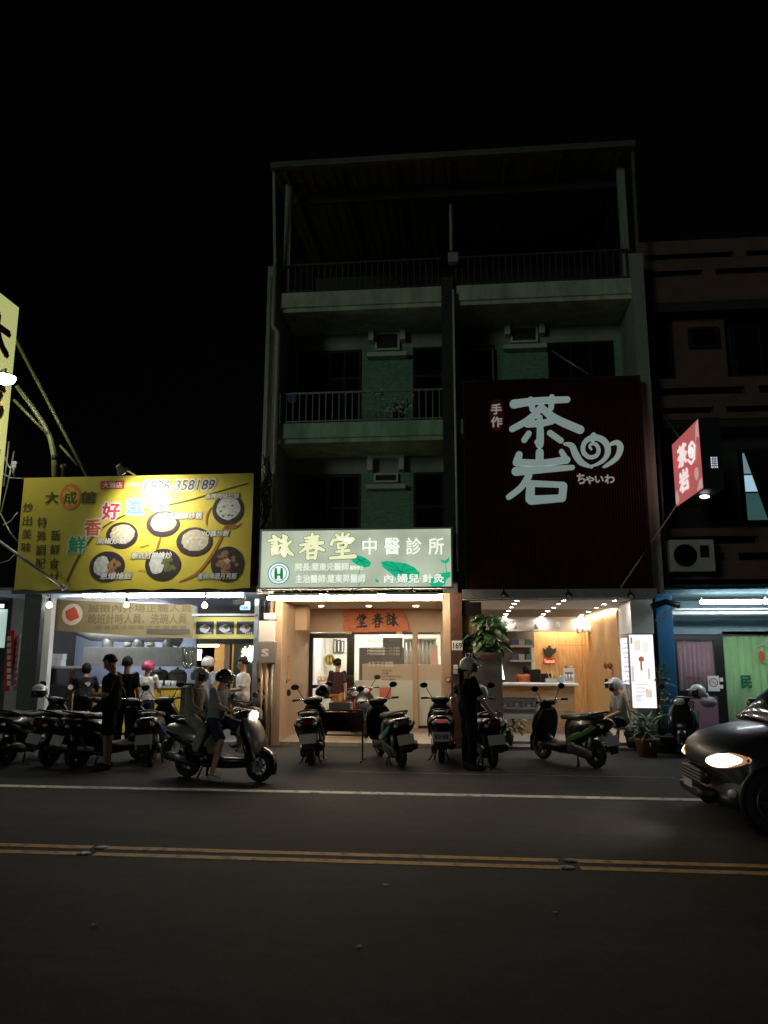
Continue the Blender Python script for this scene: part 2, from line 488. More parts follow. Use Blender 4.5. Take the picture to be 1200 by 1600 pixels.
def text(body, m, parent, x0, x1, z0, z1, Y, name='lettering', bold=0.0, depth=0.006, shear=0.0, rows=False, face=None):
    """flat lettering fitted into a rectangle on the plane y = Y (or carried to another plane by face(x, z, d))"""
    c = bpy.data.curves.new('lettering', 'FONT')
    c.body = body; c.size = 1.0; c.shear = shear
    c.resolution_u = 3
    c.space_line = 1.0
    o = bpy.data.objects.new('lettering', c)
    COL.objects.link(o)
    dg = bpy.context.evaluated_depsgraph_get()
    me = bpy.data.meshes.new_from_object(o.evaluated_get(dg))
    bpy.data.objects.remove(o); bpy.data.curves.remove(c)
    xs = [v.co.x for v in me.vertices]; ys = [v.co.y for v in me.vertices]
    if not xs:
        return None
    ax, bx, ay, by = min(xs)-bold, max(xs)+bold, min(ys)-bold, max(ys)+bold
    off = wloc(parent) if parent is not None else V((0, 0, 0))
    base = [v.co.copy() for v in me.vertices]
    polys = [list(p.vertices) for p in me.polygons]
    def put(c, e):
        X = x0+(c.x-ax)/max(bx-ax, 1e-6)*(x1-x0)
        Z = z0+(c.y-ay)/max(by-ay, 1e-6)*(z1-z0)
        return (face(X, Z, e) if face else V((X, Y-e, Z))) - off
    for v in me.vertices:
        v.co = put(v.co, 0.0)
    bm = bmesh.new(); bm.from_mesh(me)
    # heavier weight: the same glyph laid again a stroke-width to each side, each layer a hair further out
    if bold:
        for k in range(6):
            sx_, sy_ = bold*math.cos(k*PI/3), bold*math.sin(k*PI/3)
            vv = [bm.verts.new(put(V((p.x+sx_, p.y+sy_, 0)), depth+.0002*(k+1))) for p in base]
            for p in polys:
                try: bm.faces.new([vv[i] for i in p])
                except ValueError: pass
    if depth and not face:
        bm.faces.ensure_lookup_table()
        g = bmesh.ops.extrude_face_region(bm, geom=bm.faces[:len(polys)])
        bmesh.ops.translate(bm, verts=[e for e in g['geom'] if isinstance(e, bmesh.types.BMVert)], vec=(0, -depth, 0))
    bmesh.ops.recalc_face_normals(bm, faces=bm.faces)
    bm.to_mesh(me); bm.free()
    me.materials.clear(); me.materials.append(m)
    t = bpy.data.objects.new(name, me)
    COL.objects.link(t)
    if parent is not None: t.parent = parent
    return t
def ptext(body, m, parent, px0, py0, px1, py1, Y, **k):
    return text(body, m, parent, *rc(px0, py0, px1, py1, Y), Y, **k)
def prect(px0, py0, px1, py1, Y, d=0.02, mb=None):
    x0, x1, z0, z1 = rc(px0, py0, px1, py1, Y)
    return (mb or MB()).box(x0, x1, Y, Y+d, z0, z1)
def pdisc(px, py, rx, ry, Y, d=0.006, n=28, mb=None, noise=0.0):
    c = at(px, py, Y); k = (at(px+1, py, Y)-c).x
    mb = mb or MB()
    poly = [(c.x+rx*k*math.cos(2*PI*i/n)*(1+noise*rnd.uniform(-1, 1)), c.z+ry*k*math.sin(2*PI*i/n)*(1+noise*rnd.uniform(-1, 1))) for i in range(n)]
    return mb.prism(poly, Y-d, Y)
def stroke(px, w, Y, d=0.008, mb=None, n=10, taper=None):
    """round-ended brush stroke through photo points on plane Y"""
    mb = mb or MB()
    if len(px) > 2:
        q = [V(p) for p in px]; w_ = taper or [1]*len(q); o, ow = [], []
        for i in range(len(q)-1):
            a, b, c, e = q[max(i-1, 0)], q[i], q[i+1], q[min(i+2, len(q)-1)]
            for j in range(4):
                t = j/4
                o.append(tuple(.5*((2*b)+(c-a)*t+(2*a-5*b+4*c-e)*t*t+(3*b-a-3*c+e)*t**3))); ow.append(w_[i]*(1-t)+w_[i+1]*t)
        px = o+[tuple(q[-1])]; taper = ow+[w_[-1]]
    P = [at(x, y, Y) for x, y in px]
    k = (at(px[0][0]+1, px[0][1], Y)-P[0]).x
    P = [V((p.x, p.z)) for p in P]
    ws = [w*k/2*(taper[i] if taper else 1) for i in range(len(P))]
    L, Rr = [], []
    for i, p in enumerate(P):
        t = (P[min(i+1, len(P)-1)]-P[max(i-1, 0)]).normalized()
        nn = V((-t.y, t.x))
        L.append(p+nn*ws[i]); Rr.append(p-nn*ws[i])
    def cap(c, a, r):
        return [c+V((r*math.cos(a+PI*j/6), r*math.sin(a+PI*j/6))) for j in range(1, 6)]
    t1 = P[-1]-P[-2]; a1 = math.atan2(t1.y, t1.x)
    t0 = P[0]-P[1]; a0 = math.atan2(t0.y, t0.x)
    poly = Rr + cap(P[-1], a1-PI/2, ws[-1]) + L[::-1] + cap(P[0], a0-PI/2, ws[0])
    return mb.prism([(q.x, q.y) for q in poly], Y-d, Y)

# ================================================================ GROUND
struct(MB().box(-220, 220, -120, 15.42, -0.3, 0.0).build('road', M['asphalt']))
struct(MB().box(-220, 220, 15.424, 220, -0.3, 0.02).build('ground', M['cement']))
def strip(name, x0, x1, y, w, m, z=0.004):
    return MB().box(x0, x1, y-w/2, y+w/2, 0.001, z).build(name, m)
struct(strip('edge_line', -60, 60, 10.37, 0.16, M['white_line']))
struct(strip('gutter_joint', -1.9, 3.1, 12.15, 0.05, M['faint_line']))
stx = [gz(144, 1330).x, gz(890, 1353).x]
yl = MB()
for dy in (-0.115, 0.115):
    e = [-60, stx[0]-0.07, stx[0]+0.07, stx[1]-0.08, stx[1]+0.08, 60]
    for a, b in ((0, 1), (2, 3), (4, 5)):
        yl.box(e[a], e[b], 7.13+dy-0.055, 7.13+dy+0.055, 0.001, 0.004)
struct(yl.build('centre_line', M['yellow_line']))
for i, x in enumerate(stx):
    t = thing('road_stud', ['small dark road stud in the left gap of the double yellow line', 'small dark road stud in the right gap of the double yellow line'][i], 'road stud', (x, 7.13, 0), group='road studs in the yellow line')
    for k in (-1, 1):
        MB().lathe([(0.065, 0), (0.06, 0.008), (0.04, 0.013), (0.012, 0.014)], (x+0.03*k, 7.13+0.115*k, 0.0), n=12).build('stud', M['dark_metal'], t)
        MB().box(x+0.03*k-0.025, x+0.03*k+0.025, 7.13+0.115*k-0.056, 7.13+0.115*k-0.05, 0.004, 0.009).build('reflector', M['clearlens'], t)
for i, (px, py, lb) in enumerate([(603, 1384, 'crumpled pale paper scrap on the road below the yellow line'), (560, 1481, 'crumpled pale scrap nearest the bottom of the road'), (146, 1447, 'crumpled pale scrap on the left of the road'), (868, 1427, 'small faint scrap on the right of the road')]):
    p = gz(px, py)
    mb = MB(); n = 7; rr = 0.022-0.004*(i == 3)
    mb.sph(p+V((0, 0, 0.008)), (rr, rr*0.7, 0.004), 7, 4)
    for v in mb.v: v += V((rnd.uniform(-.008, .008), rnd.uniform(-.008, .008), rnd.uniform(0, .003)))
    tag(mb.build('paper_scrap', M['print_white']), lb, 'litter', 'scraps on the road')

# ================================================================ TOWNHOUSE (upper floors)
YF = 15.4
XL, XR, YB = -4.0, 3.72, 24.0
cx0, cx1 = -0.31, -0.06
tw = thing('townhouse', 'four-storey pale green townhouse with two balcony bays and a steel roof over the terrace', 'building', ((XL+XR)/2, 19, 0))
box('side_wall', M['pale_wall'], tw, XL-0.12, XL+0.14, YF-0.05, YB, 2.98, 10.2)
box('side_wall', M['pale_wall'], tw, XR-0.05, XR+0.2, YF-0.05, YB, 2.98, 10.1)
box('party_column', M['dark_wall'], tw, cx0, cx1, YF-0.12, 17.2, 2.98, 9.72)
YW = 16.75
zs3 = (6.17, 6.59); zs4 = (9.14, 9.575)
lx0, lx1 = XL+0.14, cx0
rx0, rx1 = cx1, XR-0.05
for (x0, x1) in ((lx0, lx1), (rx0, rx1)):
    for (za, zb) in (zs3, zs4):
        box('balcony_slab', M['slab'] if za > 8 else M['slab_green_lit'], tw, x0, x1, YF, YW, za+0.09, zb, 0.01)
        box('slab_lip', M['slab'], tw, x0+0.05, x1-0.003, YF+0.06, YW, za, za+0.09)
# lintel beams above the windows
for (x0, x1) in ((lx0, lx1), (rx0, rx1)):
    for za in (zs3[0], zs4[0]):
        box('lintel_beam', M['pale_wall'], tw, x0, x1, YW+0.003, YW+0.22, za-0.38, za)
# back wall panels between the windows, windows, AC recesses
def upper_window(x0, x1, z0, z1, cols, trans):
    f = MB()
    fw = 0.05
    for xa, xb in ((x0, x0+fw), (x1-fw, x1)): f.box(xa, xb, YW-0.02, YW+0.06, z0, z1)
    for za, zb in ((z0, z0+fw), (z1-fw, z1)): f.box(x0+fw, x1-fw, YW-0.02, YW+0.06, za, zb)
    zt = z0+(z1-z0)*trans
    f.box(x0+fw, x1-fw, YW-0.018, YW+0.05, zt-0.03, zt+0.03)
    w = f.build('window', M['dark_metal'], tw)
    n = cols
    for k in range(n):
        a = x0+fw+(x1-x0-2*fw)*k/n; b = x0+fw+(x1-x0-2*fw)*(k+1)/n
        box('pane', M['dark_glass'], w, a+0.02, b-0.02, YW+0.01, YW+0.02, z0+fw, zt-0.03)
        box('pane', M['dark_glass'], w, a+0.02, b-0.02, YW+0.01, YW+0.02, zt+0.03, z1-fw)
        if k: box('mullion', M['dark_metal'], w, a-0.02, a+0.02, YW-0.01, YW+0.04, z0+fw, z1-fw)
    return w
def wall_panel(x0, x1, z0, z1):
    box('wall', M['green_wall'], tw, x0, x1, YW, YW+0.2, z0, z1)
def ac_recess(px0, py0, px1, py1, low=False):
    Y = YW-0.02
    x0, x1, z0, z1 = rc(px0, py0, px1, py1, Y)
    f = MB(); w = 0.12
    zc = z1-0.36 if low else z0+0.20
    f.box(x0, x1, Y-0.2, Y+0.02, z1-w*0.6, z1)
    f.box(x0, x0+w, Y-0.2, Y+0.02, z1-0.36, z1-w*0.6); f.box(x1-w, x1, Y-0.2, Y+0.02, z1-0.36, z1-w*0.6)
    h = f.build('air_conditioner_hood', M['ac_frame'], tw)
    c = MB()
    ia, ib = x0+0.14, x1-0.14
    if low: ca, cb = z0+0.17, z1-0.40
    else: ca, cb = z0+0.20, z1-0.12
    q = 0.045
    for xa, xb in ((ia, ia+q), (ib-q, ib)): c.box(xa, xb, Y-0.06, Y+0.02, ca, cb)
    c.box(ia+q, ib-q, Y-0.06, Y+0.02, ca, ca+q); c.box(ia+q, ib-q, Y-0.06, Y+0.02, cb-q, cb)
    fr = c.build('opening_frame', M['ac_frame'], tw)
    box('cover_board', M['dark_wall'], fr, ia+q, ib-q, Y-0.01, Y+0.015, ca+q, cb-q)
    box('sill', M['ac_frame'], tw, x0-0.03, x1+0.03, Y-0.2, Y+0.02, z0, z0+0.10)
# third floor, left bay
gx0, gx1 = at(565, 560, YW).x, at(645, 560, YW).x
wall_panel(gx0, gx1, zs3[1], zs4[0]-0.38)
wall_panel(lx0, lx0+0.18, zs3[1], zs4[0]-0.38)
upper_window(lx0+0.18, gx0, zs3[1]+0.02, zs4[0]-0.40, 4, 0.68)
upper_window(gx1, lx1, zs3[1]+0.02, zs4[0]-0.40, 1, 0.68)
ac_recess(577, 513, 634, 561)
# second floor, left bay
wall_panel(gx0, gx1, 3.0, zs3[0]-0.38)
wall_panel(lx0, lx0+0.18, 3.0, zs3[0]-0.38)
upper_window(lx0+0.18, gx0, 3.02, zs3[0]-0.40, 4, 0.72)
upper_window(gx1, lx1, 3.02, zs3[0]-0.40, 1, 0.72)
ac_recess(575, 713, 632, 766, True)
ac_recess(788, 503, 850, 549)
# third floor, right bay
hx0, hx1 = at(773, 560, YW).x, at(856, 560, YW).x
wall_panel(hx0, hx1, 3.0, zs4[0]-0.38)
wall_panel(rx1-0.16, rx1, 3.0, zs4[0]-0.38)
upper_window(hx1, rx1-0.16, zs3[1], zs4[0]-0.40, 3, 0.5)
ww = upper_window(rx0, hx0, zs3[1], zs4[0]-0.40, 1, 0.6)
a0, a1, b0, b1 = rc(737, 545, 772, 610, YW-0.1)
fr = MB()
fr.box(a0, a1, YW-0.14, YW-0.10, b1-0.035, b1); fr.box(a1-0.05, a1, YW-0.14, YW-0.10, b0, b1-0.035); fr.box(a0, a0+0.03, YW-0.14, YW-0.10, b0, b1-0.035)
fr.build('screen_frame', M['alu'], tw)
# terrace back wall, roof canopy and its posts
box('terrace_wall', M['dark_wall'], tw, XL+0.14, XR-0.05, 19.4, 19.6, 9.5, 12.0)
box('terrace_floor', M['cement'], tw, XL+0.145, XR-0.055, YW, 19.4, 9.2, 9.5)
zr = 12.33
rf = MB()
n = 64
xs0, xs1 = XL-0.02, XR+0.08
for i in range(n):
    a = xs0+(xs1-xs0)*i/n; b = xs0+(xs1-xs0)*(i+1)/n
    h = 0.03 if i % 2 else 0.0
    rf.add([(a, 15.0, zr+h), (b, 15.0, zr+h), (b, 20.5, zr+0.35+h), (a, 20.5, zr+0.35+h), (a, 15.0, zr+h+0.012), (b, 15.0, zr+h+0.012), (b, 20.5, zr+0.362+h), (a, 20.5, zr+0.362+h)],
           [(0, 1, 2, 3), (7, 6, 5, 4), (0, 4, 5, 1), (1, 5, 6, 2), (2, 6, 7, 3), (3, 7, 4, 0)])
rfo = rf.build('roof', M['roof_sheet'], tw)
box('roof_gutter', M['roof_sheet'], rfo, xs0, xs1, 14.86, 14.995, zr-0.05, zr+0.09, 0.01)
box('roof_beam', M['dark_wall'], rfo, xs0+0.1, xs1-0.1, 16.0, 16.1, zr-0.24, zr+0.02)
for k in range(7):
    x = xs0+0.3+(xs1-xs0-0.6)*k/6
    MB().bar((x, 15.05, zr-0.04), (x, 19.4, zr+0.2), 0.06, 0.08).build('rafter', M['roof_sheet'], rfo)
for px in (450, 975):
    x = at(px, 360, 15.6).x
    box('roof_post', M['grey_frame'], tw, x-0.075, x+0.075, 15.55, 15.70, 9.575, zr-0.01)
MB().bar((XL+0.02, 15.05, zr), (XL+0.05, 15.3, 10.2), 0.06, 0.06).build('roof_strut', M['grey_frame'], tw)
MB().bar((XR+0.05, 15.05, zr), (XR+0.1, 15.35, 10.1), 0.06, 0.06).build('roof_strut', M['roof_sheet'], tw)
cpx = at(705, 360, 15.3).x
MB().tube([(cpx, 15.28, 10.3), (cpx, 15.28, 11.4)], 0.04).build('conduit', M['grey_frame'], tw)
jb = at(708, 403, 15.25)
box('junction_box', M['grey_frame'], tw, jb.x-0.11, jb.x+0.11, 15.2, 15.36, jb.z-0.11, jb.z+0.11, 0.01)
# downpipes and edges
MB().tube([(XL+0.18, 15.28, 2.9), (XL+0.18, 15.28, 8.6), (XL+0.06, 15.28, 8.75), (XL+0.06, 15.28, 10.2)], 0.055).build('downpipe', M['pale_wall'], tw)
MB().tube([(XL-0.02, 15.28, 3.0), (XL-0.02, 15.28, 9.9)], 0.035).build('downpipe', M['grey_frame'], tw)
MB().tube([(cx1+0.012, 15.25, 3.4), (cx1+0.005, 15.25, 9.4)], 0.024).build('conduit', M['ac_frame'], tw)
MB().tube([at(862, 548, 15.6), at(920, 585, 15.3)], 0.02).build('stay_rod', M['galvan'], tw)
# railings: each bar its own piece
bar_me = MB().box(-0.011, 0.011, -0.011, 0.011, 0, 0.66).mesh('baluster', M['rail'])
def railing(x0, x1, z0, n, me):
    t = MB().box(x0, x1, YF+0.05, YF+0.09, z0+0.66, z0+0.70).box(x0, x1, YF+0.055, YF+0.085, z0+0.04, z0+0.07).build('railing', M['rail'] if z0 < 8 else M['rail_shaded'], tw)
    for k in range(n):
        inst('baluster', me, (x0+(x1-x0)*(k+0.5)/n, YF+0.07+(0.028 if False else 0), z0+0.0), t)
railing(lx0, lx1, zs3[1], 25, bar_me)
bar_dk = MB().box(-0.011, 0.011, -0.011, 0.011, 0, 0.66).mesh('baluster', M['rail_shaded'])
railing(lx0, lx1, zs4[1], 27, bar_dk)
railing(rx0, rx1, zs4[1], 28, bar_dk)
# flowering plant and small blue cloth on the balcony
fp = thing('balcony_plant', 'pale-leaved potted plant behind the third-floor balcony railing', 'plant', at(620, 655, 15.75))
fp.location.z = zs3[1]
pc = fp.location.copy()
MB().lathe([(0.12, 0), (0.15, 0.22), (0.165, 0.25), (0.14, 0.25), (0.13, 0.2)], pc, n=14).build('pot', M['darkpot'], fp)
st = MB()
lf_me = MB().add([(0, 0, 0), (0.035, 0.022, 0.008), (0.075, 0, 0), (0.035, -0.022, 0.008)], [(0, 1, 2, 3)]).mesh('leaf', M['petal'])
lg_me = MB().add([(0, 0, 0), (0.035, 0.022, 0.008), (0.075, 0, 0), (0.035, -0.022, 0.008)], [(0, 1, 2, 3)]).mesh('leaf', M['leaf2'])
for k in range(9):
    e = pc+V((rnd.uniform(-.42, .38), rnd.uniform(-.22, .1), rnd.uniform(.32, .72)))
    st.tube([pc+V((0, 0, .2)), pc.lerp(e, .55)+V((0, 0, .12)), e], [.008, .006, .004], 5)
    for j in range(9):
        q = e+V((rnd.uniform(-.09, .09), rnd.uniform(-.07, .07), rnd.uniform(-.16, .06)))
        inst('leaf', lf_me if rnd.random() < .55 else lg_me, q, fp, (1.57+rnd.uniform(-.6, .6), rnd.uniform(-1.2, 1.2), rnd.uniform(-.7, .7)), (rnd.uniform(.8, 1.7),)*3)
st.build('stem', M['stem'], fp)
mb = MB(); q = at(456, 622, 15.47)
mb.rings([[q+V((x, 0.02*math.sin(x*40+z*9), z)) for x, z in ((-.1, h), (-.03, h-.015), (.04, h+.01), (.1, h))] for h in (0.09, 0.02, -0.06, -0.11)], cap=False)
for f in mb.f: pass
tag(MB().add([q+V((x, y, z)) for x, z in ((-.08, .09), (.02, .1), (.1, .07), (.09, -.08), (0, -.12), (-.09, -.07)) for y in (0, .03)],
   [(0, 2, 4, 6, 8, 10), (11, 9, 7, 5, 3, 1)]+[((2*i) % 12, (2*i+1) % 12, (2*i+3) % 12, (2*i+2) % 12) for i in range(6)]).build('folded_cloth', mat('blue_cloth', (0.10, 0.14, 0.35), 0.9)), 'small blue cloth hung on the left end of the balcony railing', 'cloth')
# cable bundle at the left corner
cb = MB()
for k in range(9):
    x = at(418, 740, 15.0).x
    z0 = 4.3+rnd.uniform(-.2, .3)
    pts = [V((x+rnd.uniform(-.14, .1), 15.05+rnd.uniform(-.08, .08), z0+j*0.18)) for j in range(8)]
    cb.tube(pts, 0.014, 5)
tag(cb.build('cable_bundle', M['cable']), 'tangled dark cable bundle on the left corner of the townhouse', 'cables')

# ================================================================ CLINIC (left ground-floor unit)
CX0, CX1, CY = -3.86, -0.20, 18.6
ZC = 2.86
cl = thing('clinic_shopfront', 'beige recessed clinic shopfront with black door and frosted glass panels', 'shopfront', (-2, 17, 0))
fl = tag(MB().box(CX0, CX1, 15.43, 23, 0.022, 0.08).build('clinic_floor', M['floor_tile']), 'beige tiled floor of the clinic porch', 'floor'); del fl['label'], fl['category']; struct(fl)
box('pillar', M['beige'], cl, -3.86, -3.60, YF, YF+0.5, 0.0, 2.98, 0.006)
box('side_wall', M['beige2'], cl, -3.86, -3.66, YF+0.5, CY, 0.08, 2.98)
box('side_wall', M['beige2'], cl, -3.66, -3.40, 16.9, 17.2, 2.3, ZC)
box('pillar', M['beige'], cl, -0.36, -0.21, YF, YF+0.22, 0.0, 2.98, 0.006)
box('side_wall', M['beige2'], cl, -0.34, -0.21, YF+0.22, CY, 0.08, 2.98)
box('ceiling', M['ceil'], cl, -3.66, -0.34, YF, CY, ZC, 2.98)
box('front_beam', M['beige2'], cl, -3.60, -0.36, YF+0.02, YF+0.2, 2.825, ZC)
hx = [at(p, 1050, CY).x for p in (482, 547, 553, 645, 653, 689)]
zh = rc(480, 988, 690, 1140, CY)[3]
box('header_wall', M['beige2'], cl, -3.66, -0.34, CY, CY+0.15, zh, ZC)
box('wall', M['beige2'], cl, -3.66, hx[0], CY, CY+0.15, 0.08, zh)
box('wall', M['beige2'], cl, hx[5], -0.34, CY, CY+0.15, 0.08, zh)
# door
dr = MB()
d0, d1 = hx[0], hx[1]
dr.box(d0, d0+0.10, CY-0.02, CY+0.08, 0.08, zh-0.02).box(d1-0.08, d1, CY-0.02, CY+0.08, 0.08, zh-0.02).box(d0+0.10, d1-0.08, CY-0.02, CY+0.08, zh-0.14, zh-0.02)
dr.box(d0+0.10, d1-0.08, CY-0.01, CY+0.05, 0.98, 1.06).box(d0+0.10, d1-0.08, CY-0.01, CY+0.05, 0.08, 0.2)
drf = dr.build('door', M['black_frame'], cl)
box('pane', M['glass'], drf, d0+0.10, d1-0.08, CY+0.02, CY+0.03, 0.2, zh-0.14)
MB().tube([(d1-0.12, CY-0.06, 0.95), (d1-0.12, CY-0.06, 1.35)], 0.014).build('handle', M['alu'], drf)
# glazing
mull = M['beige']
box('mullion', M['black_frame'], cl, d1, hx[2], CY, CY+0.08, 0.08, zh)
box('mullion', mull, cl, hx[3], hx[4], CY-0.06, CY+0.08, 0.08, zh, 0.008)
box('transom', M['black_frame'], cl, hx[2], hx[5], CY+0.0, CY+0.07, zh-0.05, zh)
zf = rc(553, 1063, 645, 1137, CY)[3]
for (a, b) in ((hx[2], hx[3]), (hx[4], hx[5])):
    box('pane', M['glass'], cl, a, b, CY+0.03, CY+0.04, zf, zh-0.05)
    box('frosted_pane', M['frost'], cl, a, b, CY+0.03, CY+0.04, 0.14, zf-0.001)
    box('bottom_rail', M['black_frame'], cl, a, b, CY+0.0, CY+0.07, 0.08, 0.14)
# wooden board fixed on the left side wall
box('notice_board', M['wood2'], cl, -3.655, -3.63, 16.2, 16.5, 1.25, 1.75)
bp_ = at(455, 1086, 16.4)
MB().sph((-3.63, 16.3, 0.98), (0.05, 0.06, 0.075), 10, 6).build('bell_box', M['black'], cl)
# plate with no-smoking ring on right pillar
nsx = at(700, 1061, YF-0.004)
MB().torus((nsx.x, YF-0.006, nsx.z), 'Y', 0.045, 0.008, 18, 5).build('no_smoking_ring', M['red'], cl)
box('sticker', M['print_white'], cl, nsx.x-0.035, nsx.x+0.035, YF-0.004, YF-0.001, nsx.z-0.035, nsx.z+0.035)
# interior room
room = thing('clinic_room', 'bright white clinic waiting room seen through the glass', 'room', (-2, 20.5, 0))
YI = 21.6
box('wall', mat('room_wall', (0.72, 0.72, 0.62), 0.8), room, -3.8, -0.3, YI, YI+0.1, 0.08, 2.7)
box('wall', M['white'], room, -3.9, -3.8, CY+0.2, YI, 0.08, 2.7)
box('wall', M['white'], room, -0.3, -0.2, CY+0.2, YI, 0.08, 2.7)
box('ceiling', M['ceil'], room, -3.8, -0.3, CY+0.2, YI, 2.7, 2.76)
box('cabinet', M['beige2'], room, *rc(566, 1038, 690, 1066, 20.0)[:2], 20.0, 20.35, 0.08, rc(566, 1038, 690, 1066, 20.0)[3])
x0, x1, z0, z1 = rc(561, 1012, 578, 1060, 20.6)
box('dark_cupboard', M['black_frame'], room, x0, x1+0.9, 20.6, 20.9, 0.08, z1)
x0, x1, z0, z1 = rc(598, 995, 629, 1037, 20.2)
box('dark_screen', M['dark_wall'], room, x0, x1, 20.2, 20.24, z0, z1)
x0, x1, z0, z1 = rc(592, 990, 630, 996, 20.15)
box('lamp_panel', glow('soft_panel', (1, 0.96, 0.85), 1.6), room, x0, x1, 20.1, 20.2, z0, z1)
cm = MB(); x0, x1, z0, z1 = rc(631, 1000, 682, 1040, 20.4)
cm.rings([[V((x0+(x1-x0)*i/40, 20.4+0.03*math.sin(i*1.3)+dy, z)) for z, dy in ((z0, 0), (z1, 0), (z1, 0.02), (z0, 0.02))] for i in range(41)], cap=False)
cm.build('curtain', mat('curtain_cloth', (0.5, 0.52, 0.5), 0.8), room)
box('curtain_rail', M['alu'], room, x0, x1, 20.36, 20.46, z1, z1+0.04)
x0, x1, z0, z1 = rc(673, 1008, 684, 1044, 20.3)
box('wall_strip', mat('pale_pink', (0.6, 0.36, 0.28), 0.7), room, x0, x1, 20.25, 20.28, z0, z1)
box('wall_light', glow('room_lamp', (1, 0.95, 0.82), 60.0), room, -3.4, -0.7, 20.3, 20.5, 2.66, 2.69)
# wall hangings behind the door
wh = room
x0, x1, z0, z1 = rc(499, 1002, 506, 1021, YI-0.05)
MB().lathe([(0.02, z0), (0.06, (z0+z1)/2), (0.02, z1)], ((x0+x1)/2, YI-0.06, 0), n=10).build('hanging_charm', mat('charm_red', (0.25, 0.05, 0.03), 0.6), wh)
for k, px in enumerate((521, 527, 533)):
    x0, x1, z0, z1 = rc(px, 999+k, px+5, 1020, YI-0.05)
    fr = MB().box(x0, x1, YI-0.06, YI-0.02, z0, z1).build('wall_scroll', M['black_frame'], wh)
    box('scroll_paper', M['print_white'], fr, x0+0.03, x1-0.03, YI-0.065, YI-0.061, z0+0.03, z1-0.03)
lc = at(515, 1031, YI-0.3)
lg = MB().lathe([(0.15, 0), (0.15, 0.02), (0.118, 0.025), (0.118, 0)], (lc.x, lc.y, lc.z), 'Y', 28).build('ring_logo', mat('gold', (0.38, 0.27, 0.08), 0.4, 0.4), wh)
MB().lathe([(0.117, 0.002), (0.117, 0.012), (0.001, 0.012)], (lc.x, lc.y, lc.z), 'Y', 28).build('logo_disc', M['print_white'], lg)
for dx in (-0.045, 0.045):
    MB().box(lc.x+dx-0.016, lc.x+dx+0.016, lc.y-0.012, lc.y-0.001, lc.z-0.07, lc.z+0.07).build('logo_bar', M['yellow'], lg)
MB().box(lc.x-0.029, lc.x+0.029, lc.y-0.012, lc.y-0.001, lc.z-0.014, lc.z+0.014).build('logo_bar', M['yellow'], lg)
x0, x1, z0, z1 = rc(487, 1055, 518, 1063, 20.6)
box('shelf', M['wood2'], room, x0, x1, 20.5, 20.8, z0-0.03, z0)
for k in range(5):
    xx = x0+(x1-x0)*(k+0.5)/5
    MB().lathe([(0.03, z0), (0.04, z0+0.09), (0.015, z0+0.13), (0.015, z0+0.15)], (xx, 20.6, 0), n=10).build('jar', M['wood'], room)
# lettering on the glass
for i in range(5):
    y = 1011+i*4.6 + (9 if i > 2 else 0)
    ptext('門診時間週一二三四'[:9] if i < 3 else '上午下午夜間', M['print_white'], cl, 574, y, 624 if i < 3 else 614, y+3.4, CY+0.026, name='glass_lettering', depth=0.002, bold=0.01)
ptext('休診公告', M['ink'], cl, 574, 1000, 608, 1003.5, CY+0.026, name='glass_lettering', depth=0.002)
for i, s_ in enumerate(('掛號處', '領藥', '內科婦科兒科', '針灸傷科')):
    ptext(s_, M['ink'], cl, 597, 1046+i*4.6, 597+5.2*len(s_), 1049.4+i*4.6, CY+0.026, name='glass_lettering', depth=0.002)
# pink paper on the frosted glass
pp = at(604, 1083, CY+0.02)
x0, x1, z0, z1 = rc(593, 1074, 611, 1092, CY+0.02)
tag(box('paper_notice', mat('salmon_paper', (0.55, 0.17, 0.13), 0.8), None, x0, x1, CY+0.015, CY+0.022, z0, z1), 'salmon paper notice stuck on the frosted clinic glass', 'notice')
# downlights
for i, px in enumerate((502, 576, 650)):
    p = gz(px, 947, ZC-0.01)
    t = thing('downlight', 'round warm downlight, %s in the clinic porch ceiling' % ('left', 'middle', 'right')[i], 'ceiling light', p, group='downlights in the clinic porch')
    MB().lathe([(0.075, 0.008), (0.095, 0.006), (0.095, -0.008), (0.072, -0.012)], p, n=20, cap=False).build('ring', M['white'], t)
    MB().lathe([(0.07, -0.001), (0.06, -0.008), (0.001, -0.01)], p, n=20).build('diffuser', glow('clinic_spot', (1, 0.78, 0.5), 60 if i == 2 else 36), t)
# three long tubes under the sign
ys = 14.85
xe = [at(p, 934, ys).x for p in (418, 503, 508.5, 594, 599.5, 690)]
zt = at(550, 934, ys).z
tube_m = glow('warm_tube', (1.0, 0.79, 0.56), 105)
for i in range(3):
    t = thing('fluorescent_lamp', '%s of the three warm fluorescent tubes under the clinic light box' % ('left', 'middle', 'right')[i], 'tube lamp', ((xe[2*i]+xe[2*i+1])/2, ys, zt), group='tubes under the clinic sign')
    a, b = xe[2*i], xe[2*i+1]
    MB().tube([(a, ys, zt), (a+0.02, ys, zt), (b-0.02, ys, zt), (b, ys, zt)], [0.026, 0.036, 0.036, 0.026], 14).build('tube', tube_m, t)
    box('fixture', M['white'], t, a+0.05, b-0.05, ys-0.04, ys+0.04, zt+0.045, zt+0.09)
    for q in (a+0.04, b-0.04):
        box('holder', M['white'], t, q-0.015, q+0.015, ys-0.02, ys+0.02, zt+0.034, zt+0.046)
    box('hanger', M['dark_metal'], t, (a+b)/2-0.02, (a+b)/2+0.02, ys-0.02, ys+0.02, zt+0.09, 3.03)
